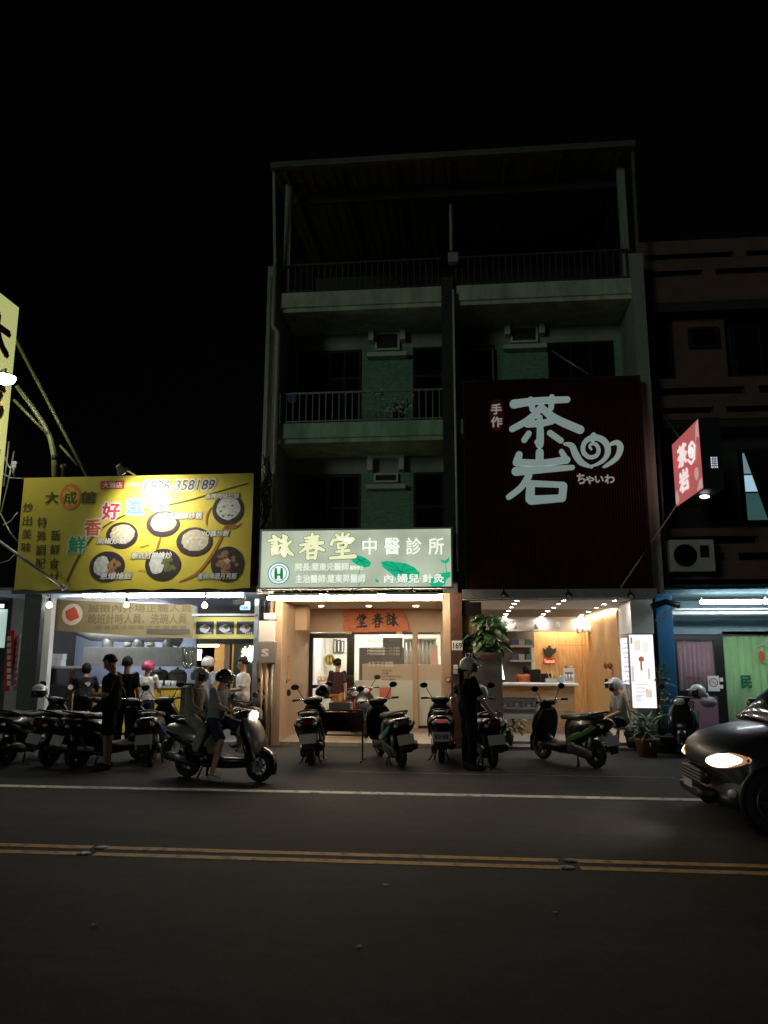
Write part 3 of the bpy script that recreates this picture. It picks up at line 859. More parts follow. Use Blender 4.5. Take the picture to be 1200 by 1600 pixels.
# light box sign
SY = 14.62
sx0, sx1 = at(407, 870, SY).x, at(706, 870, SY).x
sz0, sz1 = at(556, 918.5, SY).z, at(556, 827, SY).z
sg = thing('light_box_sign', 'pale green lit clinic light box with lotus leaves and white characters', 'sign', ((sx0+sx1)/2, SY, sz0))
box('casing', M['dark_metal'], sg, sx0, sx1, SY+0.002, 15.1, sz0, sz1)
for a in ((sx0-0.02, sx1+0.02, sz1-0.015, sz1+0.02), (sx0-0.02, sx1+0.02, sz0-0.02, sz0+0.015)):
    box('frame', M['alu'], sg, a[0], a[1], SY-0.012, SY+0.03, a[2], a[3])
for a in ((sx0-0.02, sx0+0.015), (sx1-0.015, sx1+0.02)):
    box('frame', M['alu'], sg, a[0], a[1], SY-0.012, SY+0.03, sz0+0.0152, sz1-0.0152)
fm = mat('sign_face', (0.5, 0.55, 0.48), 0.35, emit=(0.66, 0.76, 0.57), es=0.47)
n_ = fm.node_tree
tcn = n_.nodes.new('ShaderNodeTexCoord'); nzn = n_.nodes.new('ShaderNodeTexNoise'); rpn = n_.nodes.new('ShaderNodeMapRange')
nzn.inputs['Scale'].default_value = 1.6; nzn.inputs['Detail'].default_value = 1
n_.links.new(tcn.outputs['Object'], nzn.inputs['Vector']); n_.links.new(nzn.outputs['Fac'], rpn.inputs['Value'])
rpn.inputs['To Min'].default_value = 0.32; rpn.inputs['To Max'].default_value = 0.92
n_.links.new(rpn.outputs[0], n_.nodes['Principled BSDF'].inputs['Emission Strength'])
box('face', fm, sg, sx0+0.015, sx1-0.015, SY-0.004, SY+0.001, sz0+0.015, sz1-0.015)
lm = mat('sign_white', (0.8, 0.8, 0.75), 0.4, emit=(0.95, 1.0, 0.88), es=0.95)
le = mat('sign_cream', (0.8, 0.75, 0.5), 0.4, emit=(0.95, 0.98, 0.62), es=0.85)
lo = mat('sign_olive', (0.10, 0.10, 0.04), 0.5, emit=(0.16, 0.17, 0.06), es=0.5)
lg2 = mat('sign_grey', (0.2, 0.22, 0.18), 0.5, emit=(0.22, 0.26, 0.2), es=0.5)
gm = mat('lotus_green', (0.02, 0.35, 0.18), 0.5, emit=(0.008, 0.44, 0.22), es=0.95)
gd = mat('lotus_vein', (0.01, 0.2, 0.1), 0.5, emit=(0.005, 0.2, 0.10), es=0.7)
y1_ = SY-0.006
for ch, a in (('詠', (419, 836, 458, 873)), ('春', (467, 834, 506, 874)), ('堂', (514, 833, 555, 874))):
    mb = MB(); brush(ch, a, 5.0, y1_-.0005, .0003, mb, 1.5); mb.build('character_outline', lo, sg)
    mb = MB(); brush(ch, a, 5.0, y1_-.009, .0003, mb); mb.build('character', le, sg)
for ch, px in (('中', 566), ('醫', 600), ('診', 634), ('所', 669)):
    w = 25 if ch != '中' else 23
    ptext(ch, lg2, sg, px-0.8, 839.6, px+w+0.8, 867.6, y1_, name='character', bold=0.034, depth=0.004)
    ptext(ch, lm, sg, px, 840, px+w, 867, y1_-0.005, name='character', bold=0.02, depth=0.006)
for s_, a in (('院長:葉東元醫師', (462, 880, 545, 892)), ('醫學博士', (547, 884, 568, 891)), ('主治醫師:葉東昇醫師', (462, 898, 571, 911))):
    ptext(s_, lg2, sg, a[0]+.5, a[1]+.6, a[2]+.6, a[3]+.7, y1_-0.001, bold=0.004, depth=0.003)
    ptext(s_, lm, sg, *a, y1_-0.005, bold=0.008, depth=0.004)
def lotus(pts, pid):
    P = [at(x, y, y1_) for x, y in pts]
    return MB().prism([(p.x, p.z) for p in P], y1_-0.003, y1_+0.0015).build('lotus_leaf', gm, sg)
lotus([(545, 869), (552, 866.5), (562, 868), (572, 872), (580, 879), (578, 885), (570, 887), (560, 884), (551, 878)], 0)
lotus([(595, 878), (604, 876), (618, 878), (634, 880), (647, 886), (656, 895), (654, 903), (643, 906), (633, 911), (622, 911), (618, 902), (607, 893), (598, 886)], 1)
lotus([(671, 912), (673, 904), (680, 899), (685, 896), (694, 895), (704, 893), (704, 901), (697, 906), (696, 913), (687, 917), (676, 917)], 2)
lotus([(686, 873), (691, 875), (695, 876), (699, 873), (702, 869), (702, 876), (699, 880), (694, 880), (690, 878)], 3)
lotus([(586, 904), (591, 906), (592, 911), (587, 909)], 4)
for a, b in (((562, 879), (561, 915)), ((696, 881), (698, 894))):
    stroke([a, b], 1.6, y1_, 0.0035, None).build('lotus_stem', gm, sg)
for c, es_ in (((563, 876), ((549, 869), (557, 868), (571, 874), (577, 880), (571, 885), (556, 880))), ((626, 893), ((599, 880), (611, 878), (633, 881), (649, 889), (650, 900), (634, 908), (622, 908), (606, 890)))):
    mb = MB()
    for e in es_: stroke([c, ((c[0]+e[0])/2, (c[1]+e[1])/2-0.5), e], 0.8, y1_-0.0032, 0.001, mb)
    mb.build('lotus_vein', gd, sg)
ptext('內·婦兒·針灸', lg2, sg, 599.5, 896, 694.5, 912, y1_-0.005, bold=0.045, depth=0.003)
ptext('內·婦兒·針灸', lm, sg, 600, 896.5, 694, 911, y1_-0.010, bold=0.022, depth=0.004)
# round logo
sb = mat('logo_blue', (0.1, 0.35, 0.5), 0.5, emit=(0.08, 0.35, 0.5), es=0.7)
sgn = mat('logo_green', (0.0, 0.25, 0.1), 0.5, emit=(0.0, 0.22, 0.09), es=0.8)
pdisc(435.5, 896, 17.5, 17, y1_, 0.003).build('logo_ring', sb, sg)
pdisc(435.5, 896, 15.7, 15.2, y1_-0.0032, 0.002).build('logo_ring', lm, sg)
pdisc(435.5, 896, 13.2, 12.8, y1_-0.0054, 0.002).build('logo_ring', sb, sg)
pdisc(435.5, 896, 11.6, 11.2, y1_-0.0076, 0.002).build('logo_disc', lm, sg)
hb = MB()
for x in (431, 440): stroke([(x, 892.5), (x, 903)], 4.6, y1_-0.0098, 0.002, hb)
stroke([(431, 898), (440, 898)], 3, y1_-0.0101, 0.002, hb)
for x in (431, 440): pdisc(x, 889.3, 2.1, 2.1, y1_-0.0098, 0.002, 12, hb)
hb.build('logo_figure', sgn, sg)
# string of little unlit bulbs along the lower edge of the sign
sl = thing('string_lights', 'string of small unlit bulbs along the lower edge of the clinic sign', 'string lights', (at(560, 922, 14.72)))
MB().tube([at(405, 923, 14.72)] + [at(405+i*30, 922+1.2*(i % 2), 14.72) for i in range(1, 10)] + [at(704, 922, 14.72)], 0.006, 5).build('wire', M['cable'], sl)
bb_me = MB().sph((0, 0, -0.012), (0.012, 0.012, 0.018), 7, 5).mesh('bulb', mat('bulb_off', (.16, .13, .11), .5))
for k in range(26):
    px = 410+k*11.3+rnd.uniform(-2.5, 2.5)
    inst('bulb', bb_me, at(px, 921.8, 14.715), sl, (rnd.uniform(-.5, .5), rnd.uniform(-1.2, 1.2), 0), (rnd.uniform(.8, 1.6),)*3)
# wooden plaque
PY = CY-0.06
P = [(536, 956), (548, 951), (575, 952.5), (600, 951), (628, 952), (633, 957), (635, 966), (639, 974), (640, 985), (630, 988), (600, 987), (570, 988.5), (540, 988), (537, 979), (538, 968)]
Q = [at(x, y, PY) for x, y in P]
pq = tag(MB().prism([(p.x, p.z) for p in Q], PY-0.05, PY).build('wooden_plaque', M['plaque'], None, bevel=0.008), 'orange wooden plaque with three dark brushed characters over the clinic glass', 'plaque')
for ch, a in (('堂', (557, 959, 573, 981)), ('春', (581, 958, 598, 981)), ('詠', (602, 958, 622, 980))):
    mb = MB(); brush(ch, a, 2.5, PY-0.0515, .0004, mb); mb.build('character', M['ink'], pq)
for px in (545, 624):
    p = at(px, 989, PY-0.04)
    box('bracket', M['wood'], pq, p.x-0.07, p.x+0.07, PY-0.09, PY-0.052, p.z-0.03, p.z+0.035)
# brown mosaic pillar between the shops with the number plate
mp_ = thing('mosaic_pillar', 'narrow brown mosaic pillar between clinic and tea shop', 'pillar', (-0.09, YF, 0))
box('shaft', M['mosaic'], mp_, -0.205, 0.02, YF-0.02, 16.2, 0, 2.98)
x0, x1, z0, z1 = rc(706, 1001, 723, 1016, YF-0.035)
np_ = tag(box('number_plate', M['print_white'], None, x0, x1, YF-0.035, YF-0.022, z0, z1, 0.003), 'cream house number plate 169 on the brown mosaic pillar', 'number plate')
ptext('169', M['ink'], np_, 708, 1004, 722, 1013.5, YF-0.0365, bold=0.02, depth=0.002)
# small fittings on the pillar
for i, (py, m) in enumerate(((1042, 'print_white'), (1050, 'grey_frame'))):
    p = at(712, py, YF-0.03)
    box('intercom', M[m], mp_, p.x-0.045, p.x+0.045, YF-0.06, YF-0.021, p.z-0.04, p.z+0.04, 0.006)

# ================================================================ TEA SHOP (right ground-floor unit)
tea = thing('tea_shopfront', 'open-fronted tea shop with rows of downlights and light wood walls', 'shopfront', (1.8, 18, 0))
TX0, TX1 = 0.03, 3.68
struct(MB().box(TX0, 3.72, 15.9, 23, 0.022, 0.10).build('tea_floor', mat('tea_floor', (0.30, 0.30, 0.30), 0.45, vary=0.1, vs=2)))
struct(MB().box(TX0, 3.72, 15.43, 15.897, 0.022, 0.045).build('tea_step', M['cement']))
ZT = 2.83
box('front_beam', M['steel'], tea, TX0, 3.70, 15.02, 15.2, at(860, 934.5, 15.02).z, 3.02, 0.008)
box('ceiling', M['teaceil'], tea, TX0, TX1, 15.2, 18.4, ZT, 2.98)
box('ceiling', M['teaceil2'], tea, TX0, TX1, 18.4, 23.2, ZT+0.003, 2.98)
YB2 = 22.9
zb = at(860, 986, 22.0).z
box('bulkhead', M['teaceil'], tea, TX0, TX1, 22.0, 22.5, zb, ZT)
# back wall: wood panels with joints
wx0, wx1 = at(836, 1050, YB2).x, at(937, 1050, YB2).x
pan = at(874, 1050, YB2).x, at(911, 1050, YB2).x
zj = at(880, 1008, YB2).z
for a, b in ((wx0, pan[0]), (pan[0], pan[1]), (pan[1], TX1)):
    if a == wx0:
        box('wood_panel', M['wood'], tea, a, b-0.006, YB2, YB2+0.03, 0.1, 2.7)
    else:
        box('wood_panel', M['wood'], tea, a+0.002, b-0.006, YB2, YB2+0.03, 0.1, zj-0.005)
        box('wood_panel', M['wood'], tea, a+0.002, b-0.006, YB2, YB2+0.03, zj+0.005, 2.7)
box('back_wall', M['dark_wall'], tea, TX0, TX1, YB2+0.031, YB2+0.15, 0.1, 2.85)
kw = mat('kitchen_wall', (0.13, 0.13, 0.14), 0.5, vary=0.2, vs=2)
box('kitchen_wall', kw, tea, TX0+0.15, wx0-0.03, YB2, YB2+0.03, 0.1, 2.85)
# cove light over the wood wall
cove_m = glow('cove_strip', (1.0, 0.72, 0.42), 75)
box('cove_light', cove_m, tea, wx0, TX1-0.1, 22.54, 22.58, zb+0.07, zb+0.09)
# right side wall of wood
sx = 3.55
for k in range(3):
    a = 18.2+k*1.56
    box('wood_panel', M['wood'], tea, sx, sx+0.03, a, a+1.552, 0.1, ZT-0.05)
box('side_wall', M['white_tile'], tea, sx+0.031, 3.71, 16.0, 23.1, 0.1, 2.98)
box('cove_light', cove_m, tea, sx-0.035, sx-0.005, 18.3, 21.9, ZT-0.065, ZT-0.045)
# left side wall with wood strips and lamp
box('side_wall', M['wood2'], tea, TX0, TX0+0.14, 15.6, 23.1, 0.1, 2.98)
for k in range(5):
    x0, x1, z0, z1 = rc(722+k*4.4, 964, 722+k*4.4+3.6, 1012, 15.64)
    box('wood_strip', M['wood'], tea, x0, x1, 15.56, 15.6, 0.1, 2.62)
box('sign_cover', M['black_frame'], tea, *rc(720, 941, 752, 962, 15.5)[:2], 15.45, 15.6, *rc(720, 941, 752, 962, 15.5)[2:])
lpp = at(744, 966, 15.62)
box('lamp', glow('side_lamp', (1, 0.75, 0.45), 12), tea, lpp.x-0.05, lpp.x+0.06, 15.61, 15.66, lpp.z-0.06, lpp.z+0.05)
# counter
KY = 17.6
kx0, kx1 = TX0+0.16, at(899, 1100, KY).x
kt = at(850, 1068, KY-0.12).z
ct = thing('counter', 'pale wood serving counter with a white top and a glass display case', 'counter', ((kx0+kx1)/2, KY, 0.1))
dx0, dx1, dz0, dz1 = rc(770, 1089, 840, 1125, KY)
cwm = M['wood2']
box('front_panel', cwm, ct, kx0, dx0, KY, KY+0.6, 0.1, kt-0.05)
box('front_panel', cwm, ct, dx1, kx1, KY, KY+0.6, 0.1, kt-0.05)
box('front_panel', cwm, ct, dx0, dx1, KY, KY+0.6, dz1, kt-0.05)
box('front_panel', cwm, ct, dx0, dx1, KY, KY+0.6, 0.1, dz0)
box('plank_joint', M['dark_wall'], ct, kx0, kx1, KY-0.002, KY-0.0005, 0.55, 0.556)
box('countertop', M['white'], ct, kx0, kx1+0.08, KY-0.14, KY+0.68, kt-0.05, kt, 0.008)
dc = MB().box(dx0, dx1, KY+0.5, KY+0.55, dz0, dz1).box(dx0, dx1, KY+0.02, KY+0.5, dz0, dz0+0.02).build('display_case', M['black'], ct)
fr = MB().box(dx0-0.02, dx1+0.02, KY-0.012, KY+0.02, dz1-0.012, dz1+0.015).box(dx0-0.02, dx1+0.02, KY-0.012, KY+0.02, dz0-0.015, dz0+0.012).box(dx1-0.012, dx1+0.02, KY-0.011, KY+0.02, dz0+0.013, dz1-0.013).build('case_frame', M['alu'], dc)
box('shelf', M['alu'], dc, dx0, dx1, KY+0.06, KY+0.48, dz0+0.24, dz0+0.255)
box('base_plinth', M['steel'], dc, dx0, dx1, KY+0.03, KY+0.4, dz0+0.021, dz0+0.12)
for k in range(7):
    q = dx0+0.15+k*0.13
    MB().lathe([(0.035, 0), (0.045, 0.09), (0.03, 0.1)], (q, KY+0.2, dz0+0.256), n=10).build('cup', M['chrome'] if k % 2 else M['pot'], dc)
box('glass_front', M['glass'], dc, dx0, dx1-0.012, KY+0.0, KY+0.004, dz0+0.012, dz1-0.012)
# things on the counter
def on_counter(px0, px1, h, dY=0.25):
    a = at(px0, 1066, KY+dY).x; b = at(px1, 1066, KY+dY).x
    return a, b, KY+dY, kt, kt+h
a, b, y, z, z2 = on_counter(790, 800, 0.5)
mo = thing('monitor', 'white order screen on the left end of the counter', 'screen', ((a+b)/2-0.1, y, z))
MB().prism([(a-0.25, z+0.05), (b-0.14, z+0.05), (b-0.2, z+0.43), (a-0.25, z+0.43)], y, y+0.03).build('casing', M['black'], mo)
MB().prism([(a-0.23, z+0.07), (b-0.155, z+0.07), (b-0.21, z+0.41), (a-0.23, z+0.41)], y-0.004, y).build('screen', glow('screen_white', (0.85, 0.95, 1), 1.6), mo)
box('foot', M['black'], mo, a-0.2, b-0.2, y+0.0, y+0.15, z, z+0.05)
a, b, y, z, z2 = on_counter(854, 870, 0.2)
t = thing('straw_holder', 'clear straw and spoon caddy beside the blue tissue box on the counter', 'caddy', ((a+b)/2, y, z))
box('tray', M['clearlens'], t, a-0.02, b, y, y+0.15, z, z+0.10)
box('divider', M['grey_frame'], t, a+0.08, a+0.085, y-0.002, y+0.15, z+0.1, z+0.14)
for k in range(8):
    q = a+0.02+(b-a-0.04)*k/7
    MB().tube([(q, y+0.07, z+0.08), (q+rnd.uniform(-.03, .03), y+0.07, z+0.2+rnd.uniform(0, .06))], 0.007, 5).build('straw', [M['black'], M['yellow'], M['print_white']][k % 3], t)
a, b, y, z, z2 = on_counter(873, 880, 0.2)
tt = tag(box('tissue_box', mat('tissue_blue', (0.25, 0.42, 0.6), 0.5), None, a, b, y, y+0.1, z, z+0.14, 0.01), 'light blue tissue box on the counter', 'tissue box')
box('tissue', M['print_white'], tt, a+0.03, b-0.03, y+0.03, y+0.06, z+0.14, z+0.17)
a, b, y, z, z2 = on_counter(881, 898, 0.3)
t = thing('menu_stand', 'white framed menu card standing at the right end of the counter', 'menu stand', ((a+b)/2, y, z))
box('board', M['print_white'], t, a, b, y, y+0.02, z, z+0.33)
box('photo', mat('photo_violet', (0.24, 0.2, 0.34), 0.6), t, a+0.03, b-0.03, y-0.004, y-0.001, z+0.05, z+0.24)
for k in range(3):
    MB().lathe([(0.016, z+0.07), (0.022, z+0.19)], (a+0.06+k*0.065, y-0.009, 0), n=8).build('cup_print', M['print_white'], t)
for k in range(2):
    MB().sph((a+0.06+k*0.12, y+0.01, z+0.355), (0.028, 0.02, 0.028), 8, 6).build('topper', M['print_white' if k else 'red'], t)
a, b, y, z, z2 = on_counter(852, 866, 0.3, 0.5)
tag(box('register_back', M['black'], None, a-0.1, b-0.05, y, y+0.12, z, z+0.2, 0.01), 'small black till display behind the straw caddy', 'till')
# teapot logo and red lit name on the wood wall
lt = thing('wall_logo', 'black teapot emblem above a small red lit name on the wood wall', 'sign', at(858, 1022, YB2-0.03))
ly = YB2-0.03
tp = MB()
tpo = [(850, 1013), (853, 1016), (857, 1023), (862, 1026.5), (869, 1027.5), (875, 1026), (880, 1022), (885, 1021), (888, 1017), (887, 1013), (883, 1013), (880, 1014.5), (876, 1012.5), (869, 1011), (862, 1012.5), (858, 1015.5), (855, 1013)]
tpo = [(847+(x-850)*0.58, y) for x, y in tpo]
Q = [at(x, y, ly) for x, y in tpo]
tp.prism([(p.x, p.z) for p in Q], ly-0.03, ly)
c = at(858.5, 1010, ly); tp.sph(c, (0.045, 0.02, 0.03), 10, 6)
tp.build('teapot', M['ink'], lt)
ptext('Tearock', glow('red_neon', (1, 0.12, 0.05), 1.4), lt, 850, 1030, 867, 1036, ly-0.02, bold=0.03, depth=0.01)
box('red_backing', M['red'], lt, *rc(849, 1029, 868, 1037, ly-0.005)[:2], ly-0.012, ly-0.002, *rc(849, 1029, 868, 1037, ly-0.005)[2:])
# track lights on the bulkhead
zt2 = zb+0.02
for i, px in enumerate((806, 838, 872, 904, 912, 921, 930)):
    p = at(px, 979+rnd.uniform(-1, 2)+(6 if i > 2 else 0), 21.9)
    t = thing('track_light', 'white track spotlight, %s below the tea shop bulkhead' % ('leftmost of the row', 'second from the left', 'middle one over the teapot emblem', 'first of the cluster at the right', 'second of the cluster at the right', 'third of the cluster at the right', 'rightmost of the row')[i], 'spotlight', p, group='track spotlights of the tea shop')
    MB().tube([p+V((0, 0, .02)), p+V((0, 0, zt2-p.z+0.1 if zt2 > p.z else 0.1))], 0.015, 6).build('stem', M['white'], t)
    MB().lathe([(0.03, 0.12), (0.05, 0.08), (0.055, -0.06), (0.05, -0.06), (0.045, -0.04), (0.001, -0.035)], p, n=14).build('housing', M['white'], t)
# kitchen things
t = thing('storage_shelf', 'dim steel shelf with blue boxes at the back of the tea kitchen', 'shelf', at(815, 1030, 22.5))
for k, py in enumerate((1007, 1030)):
    x0, x1, z0, z1 = rc(797, py+1, 832, py+4, 22.5)
    box('shelf_board', M['steel'], t, x0, x1, 22.45, 22.85, z0, z1)
    for j in range(3):
        q = x0+0.05+j*0.2
        box('storage_box', mat('box_blue%d%d' % (k, j), (0.05, 0.08+0.05*j, 0.25), 0.6) if j != 1 else M['grey_frame'], t, q, q+0.16, 22.5, 22.7, z1, z1+0.16)
x0, x1, z0, z1 = rc(830, 1012, 836, 1045, 22.5)
tag(box('white_fridge_edge', M['white'], None, x0, x1, 22.5, 22.85, 0.1, z1, 0.01), 'narrow white cabinet standing beside the wood wall', 'cabinet').name = 'white_cabinet'
x0, x1, z0, z1 = rc(818, 1046, 838, 1066, 18.4)
tag(box('coffee_machine', M['black'], None, x1-0.12, x1+0.12, 18.5, 18.8, 0.9, z1, 0.02), 'dark machine behind the counter beside the clerk', 'machine')
# decoration shelf on right wall (teapot figures)
t = thing('wall_shelf', 'small wall shelf with brown teapots and leaves near the right wood wall', 'shelf', at(957, 1035, 18.9))
p = at(955, 1045, 19.0)
box('board', M['wood2'], t, p.x-0.18, p.x+0.2, 18.9, 19.15, p.z-0.02, p.z)
for k in range(4):
    q = V((p.x-0.12+k*0.09, 19.0, p.z))
    MB().lathe([(0.02, 0), (0.055, 0.05), (0.05, 0.11), (0.015, 0.14), (0.012, 0.16)], q, n=10).build('teapot', M['pot'], t)
p2 = at(955, 1075, 19.0)
box('board', M['wood2'], t, p2.x-0.18, p2.x+0.2, 18.9, 19.15, p2.z-0.02, p2.z)
for k in range(3):
    q = V((p2.x-0.1+k*0.12, 19.0, p2.z))
    MB().lathe([(0.04, 0), (0.055, 0.1), (0.04, 0.2), (0.03, 0.22)], q, n=10).build('canister', M['black'], t)
# downlights of the tea shop in three rows
rows = [('left', [(808, 938), (803.5, 943), (799, 948.5), (794.5, 954.5), (790.5, 960), (787, 965)]), ('middle', [(881, 938), (873, 943), (865, 949), (856, 955), (849, 960), (843, 965)]), ('right', [(960, 938), (944, 944), (932, 949.5), (919, 956), (909, 961), (900, 966)])]
ring_me = MB().lathe([(0.055, 0.004), (0.075, 0.003), (0.075, -0.006), (0.052, -0.009)], n=18, cap=False).mesh('ring', M['white'])
dif_me = MB().lathe([(0.052, -0.002), (0.04, -0.006), (0.001, -0.007)], n=18).mesh('diffuser', glow('tea_spot', (1.0, 0.92, 0.80), 220))
for nm, pts in rows:
    for i, (px, py) in enumerate(pts):
        p = gz(px, py, ZT-0.004)
        p.y = max(15.36, min(p.y, 21.85))
        t = thing('downlight', 'round white downlight, %s from the street in the %s row of the tea shop ceiling' % (('first', 'second', 'third', 'fourth', 'fifth', 'last')[i], nm), 'ceiling light', p, group='downlights in three rows over the tea shop')
        inst('ring', ring_me, p, t); inst('diffuser', dif_me, p, t)
for i, px in enumerate((787, 888, 985)):
    p = at(px, 930, 14.98)
    t = thing('spotlight', 'dark unlit globe spotlight, %s of three on the beam under the red sign' % ('left', 'middle', 'right')[i], 'spotlight', p, group='dark globes under the red sign')
    MB().sph(p, 0.06, 12, 8).build('globe', M['black'], t)
    MB().tube([p+V((0, 0, .05)), p+V((0, 0.05, .12))], 0.015, 6).build('stem', M['dark_metal'], t)
    MB().sph(p+V((0, -0.045, -0.02)), (0.035, 0.02, 0.035), 10, 6).build('lens', M['clearlens'], t)
# ---- right pillar with lit poster
rp = thing('poster_pillar', 'white tiled pillar at the right side of the tea shop', 'pillar', (3.5, YF, 0))
px0, px1 = at(988, 970, YF-0.02).x, at(1018, 970, YF-0.02).x
box('shaft', M['white_tile'], rp, px0, px1, YF-0.02, 16.4, 0.03, 2.93)
box('capping', M['white_tile'], rp, px0-0.03, px1+0.03, YF-0.05, 16.43, at(1000, 990, YF).z, 2.93, 0.006)
x0, x1, z0, z1 = rc(985, 991, 1024, 1107, YF-0.2)
lb = thing('poster_light_box', 'bright white lit poster box with small drink pictures on the tea shop pillar', 'light box', ((x0+x1)/2, YF-0.2, z0))
box('casing', M['alu'], lb, x0, x1, YF-0.197, YF-0.055, z0, z1)
box('poster', glow('poster_white', (1.0, 0.97, 0.92), 1.15), lb, x0+0.01, x1-0.01, YF-0.202, YF-0.198, z0+0.01, z1-0.01)
pr = glow('print_brown', (0.45, 0.13, 0.05), 0.55); pr2 = glow('print_grey', (0.72, 0.66, 0.62), 0.85); pr3 = glow('print_green', (0.15, 0.35, 0.2), 0.8)
yy = YF-0.2025
pdisc(1002, 1030, 4.5, 4.5, yy, 0.001).build('printed_cup', pr, lb)
x = MB(); prect(1000.5, 1033, 1003.5, 1048, yy-0.001, 0.001, x); x.build('printed_stem', pr, lb)
x = MB(); prect(1012, 1044, 1016, 1062, yy-0.001, 0.001, x); x.build('printed_label', pr2, lb)
x = MB(); prect(987, 1040, 991, 1066, yy-0.001, 0.001, x); x.build('printed_label', pr2, lb)
x = MB(); prect(985, 996, 988, 1006, yy-0.001, 0.001, x); x.build('printed_leaf', pr3, lb)
for k, (u_, w_, hh) in enumerate(((996, 1000, 1016), (1008, 1002, 1020), (1014, 1078, 1090), (998, 1086, 1098))):
    x = MB(); prect(u_-5, w_, u_+5, hh, yy-0.0005, .0004, x); x.build('printed_picture', glow('print_pale%d' % k, ((.85, .72, .6), (.8, .85, .75), (.75, .6, .5), (.8, .8, .85))[k], 1.0), lb)
for k in range(4):
    x = MB(); prect(994, 1068+k*6, 1012-k*2, 1070+k*6, yy-0.001, 0.001, x); x.build('printed_line', pr2, lb)
# narrow lit panel on the pillar's left flank
x0 = px0
z0, z1 = at(975, 1070, 15.8).z, at(975, 996, 15.8).z
vb = thing('side_light_box', 'narrow lit lilac panel on the left flank of the white pillar', 'light box', (x0, 15.8, z0))
box('casing', M['alu'], vb, x0-0.06, x0-0.002, 15.55, 16.3, z0, z1)
box('panel', glow('panel_lilac', (0.70, 0.72, 0.95), 1.1), vb, x0-0.064, x0-0.061, 15.56, 16.29, z0+0.01, z1-0.01)
for k in range(9):
    zz = z0+0.06+k*(z1-z0-0.1)/9
    box('printed_line', glow('print_violet%d' % k, (0.3, 0.25, 0.55), 0.6), vb, x0-0.066, x0-0.0645, 15.62, 15.62+0.3+0.25*rnd.random(), zz, zz+0.03)
# ---- tall marble planter with monstera
MX0, MX1 = at(739, 1100, 15.1).x, at(786, 1100, 15.1).x
zm = at(760, 1020, 15.1).z
pl = thing('tall_planter', 'tall grey marble planter column holding a leafy monstera', 'planter', ((MX0+MX1)/2, 15.4, 0))
box('body', M['marble'], pl, MX0, MX1, 15.1, 15.7, 0.02, zm-0.1, 0.01)
box('rim', M['marble'], pl, MX0-0.015, MX1+0.015, 15.085, 15.715, zm-0.0995, zm, 0.01)
box('soil', M['stem'], pl, MX0+0.05, MX1-0.05, 15.15, 15.65, zm, zm+0.01)
ptext('茶岩', mat('faded_red', (0.35, 0.09, 0.07), 0.7), pl, 750, 1022.5, 780, 1032, 15.084, bold=0.02, depth=0.002)
x0, x1, z0, z1 = rc(725, 1018, 740, 1031, 15.02)
n2 = tag(box('number_plate', M['black_frame'], None, x0, x1, 15.02, 15.035, z0, z1, 0.003), 'dark house number plate 171 beside the marble planter', 'number plate')
ptext('171', M['print_white'], n2, 727, 1020, 738, 1029, 15.019, bold=0.02, depth=0.002)
MB().box(x1-0.01, x1+0.02, 15.036, 15.1, z0+0.05, z0+0.08).build('bracket', M['black_frame'], n2)
def leaf_mesh(name, L, Wd, m, notch=True):
    mb = MB(); n = 9
    mid, le_, ri = [], [], []
    for i in range(n+1):
        t = i/n
        w = Wd*math.sin(PI*min(1, t*0.95+0.05))**0.7*(1-0.35*t)
        if notch and i % 2 and 1 < i < n: w *= 0.62
        x = L*t; z = -0.35*L*t*t
        mid.append(V((x, 0, z+0.012)))
        le_.append(V((x-0.1*L*(t < .3), w, z-0.25*w))); ri.append(V((x-0.1*L*(t < .3), -w, z-0.25*w)))
    vs = mid+le_+ri; fs = []
    k = n+1
    for i in range(n):
        fs += [(i, i+1, k+i+1, k+i), (i+1, i, 2*k+i, 2*k+i+1)]
    mb.add(vs, fs, 0, True)
    return mb.mesh(name, m)
ms = thing('monstera', 'bushy monstera with big drooping leaves on top of the marble planter', 'plant', ((MX0+MX1)/2+0.02, 15.4, zm+0.01))
lms = [leaf_mesh('leaf', 0.26, 0.15, M['leaf']), leaf_mesh('leaf', 0.33, 0.145, M['leaf']), leaf_mesh('leaf', 0.24, 0.10, M['leaf2'], False)]
sm = MB()
o = ms.location.copy()
for k in range(78):
    a = rnd.uniform(0, 2*PI)
    h = rnd.uniform(0.05, 0.74)
    r = rnd.uniform(0.05, 0.42)*(1-0.45*abs(h-0.36)/0.4)
    e = o+V((0.06*h/0.7+math.cos(a)*r, math.sin(a)*r*0.8, h))
    if k < 60: sm.tube([o+V((math.cos(a)*.05, math.sin(a)*.05, 0)), o.lerp(e, .6)+V((0, 0, .06)), e], [.009, .006, .004], 5)
    inst('leaf', lms[k % 3 if rnd.random() < .5 else k % 2], e, ms, (rnd.uniform(-.5, .5), rnd.uniform(-.1, .95), a+rnd.uniform(-.5, .5)), (rnd.uniform(.6, 1.05),)*3)
sm.build('stem', M['stem'], ms)
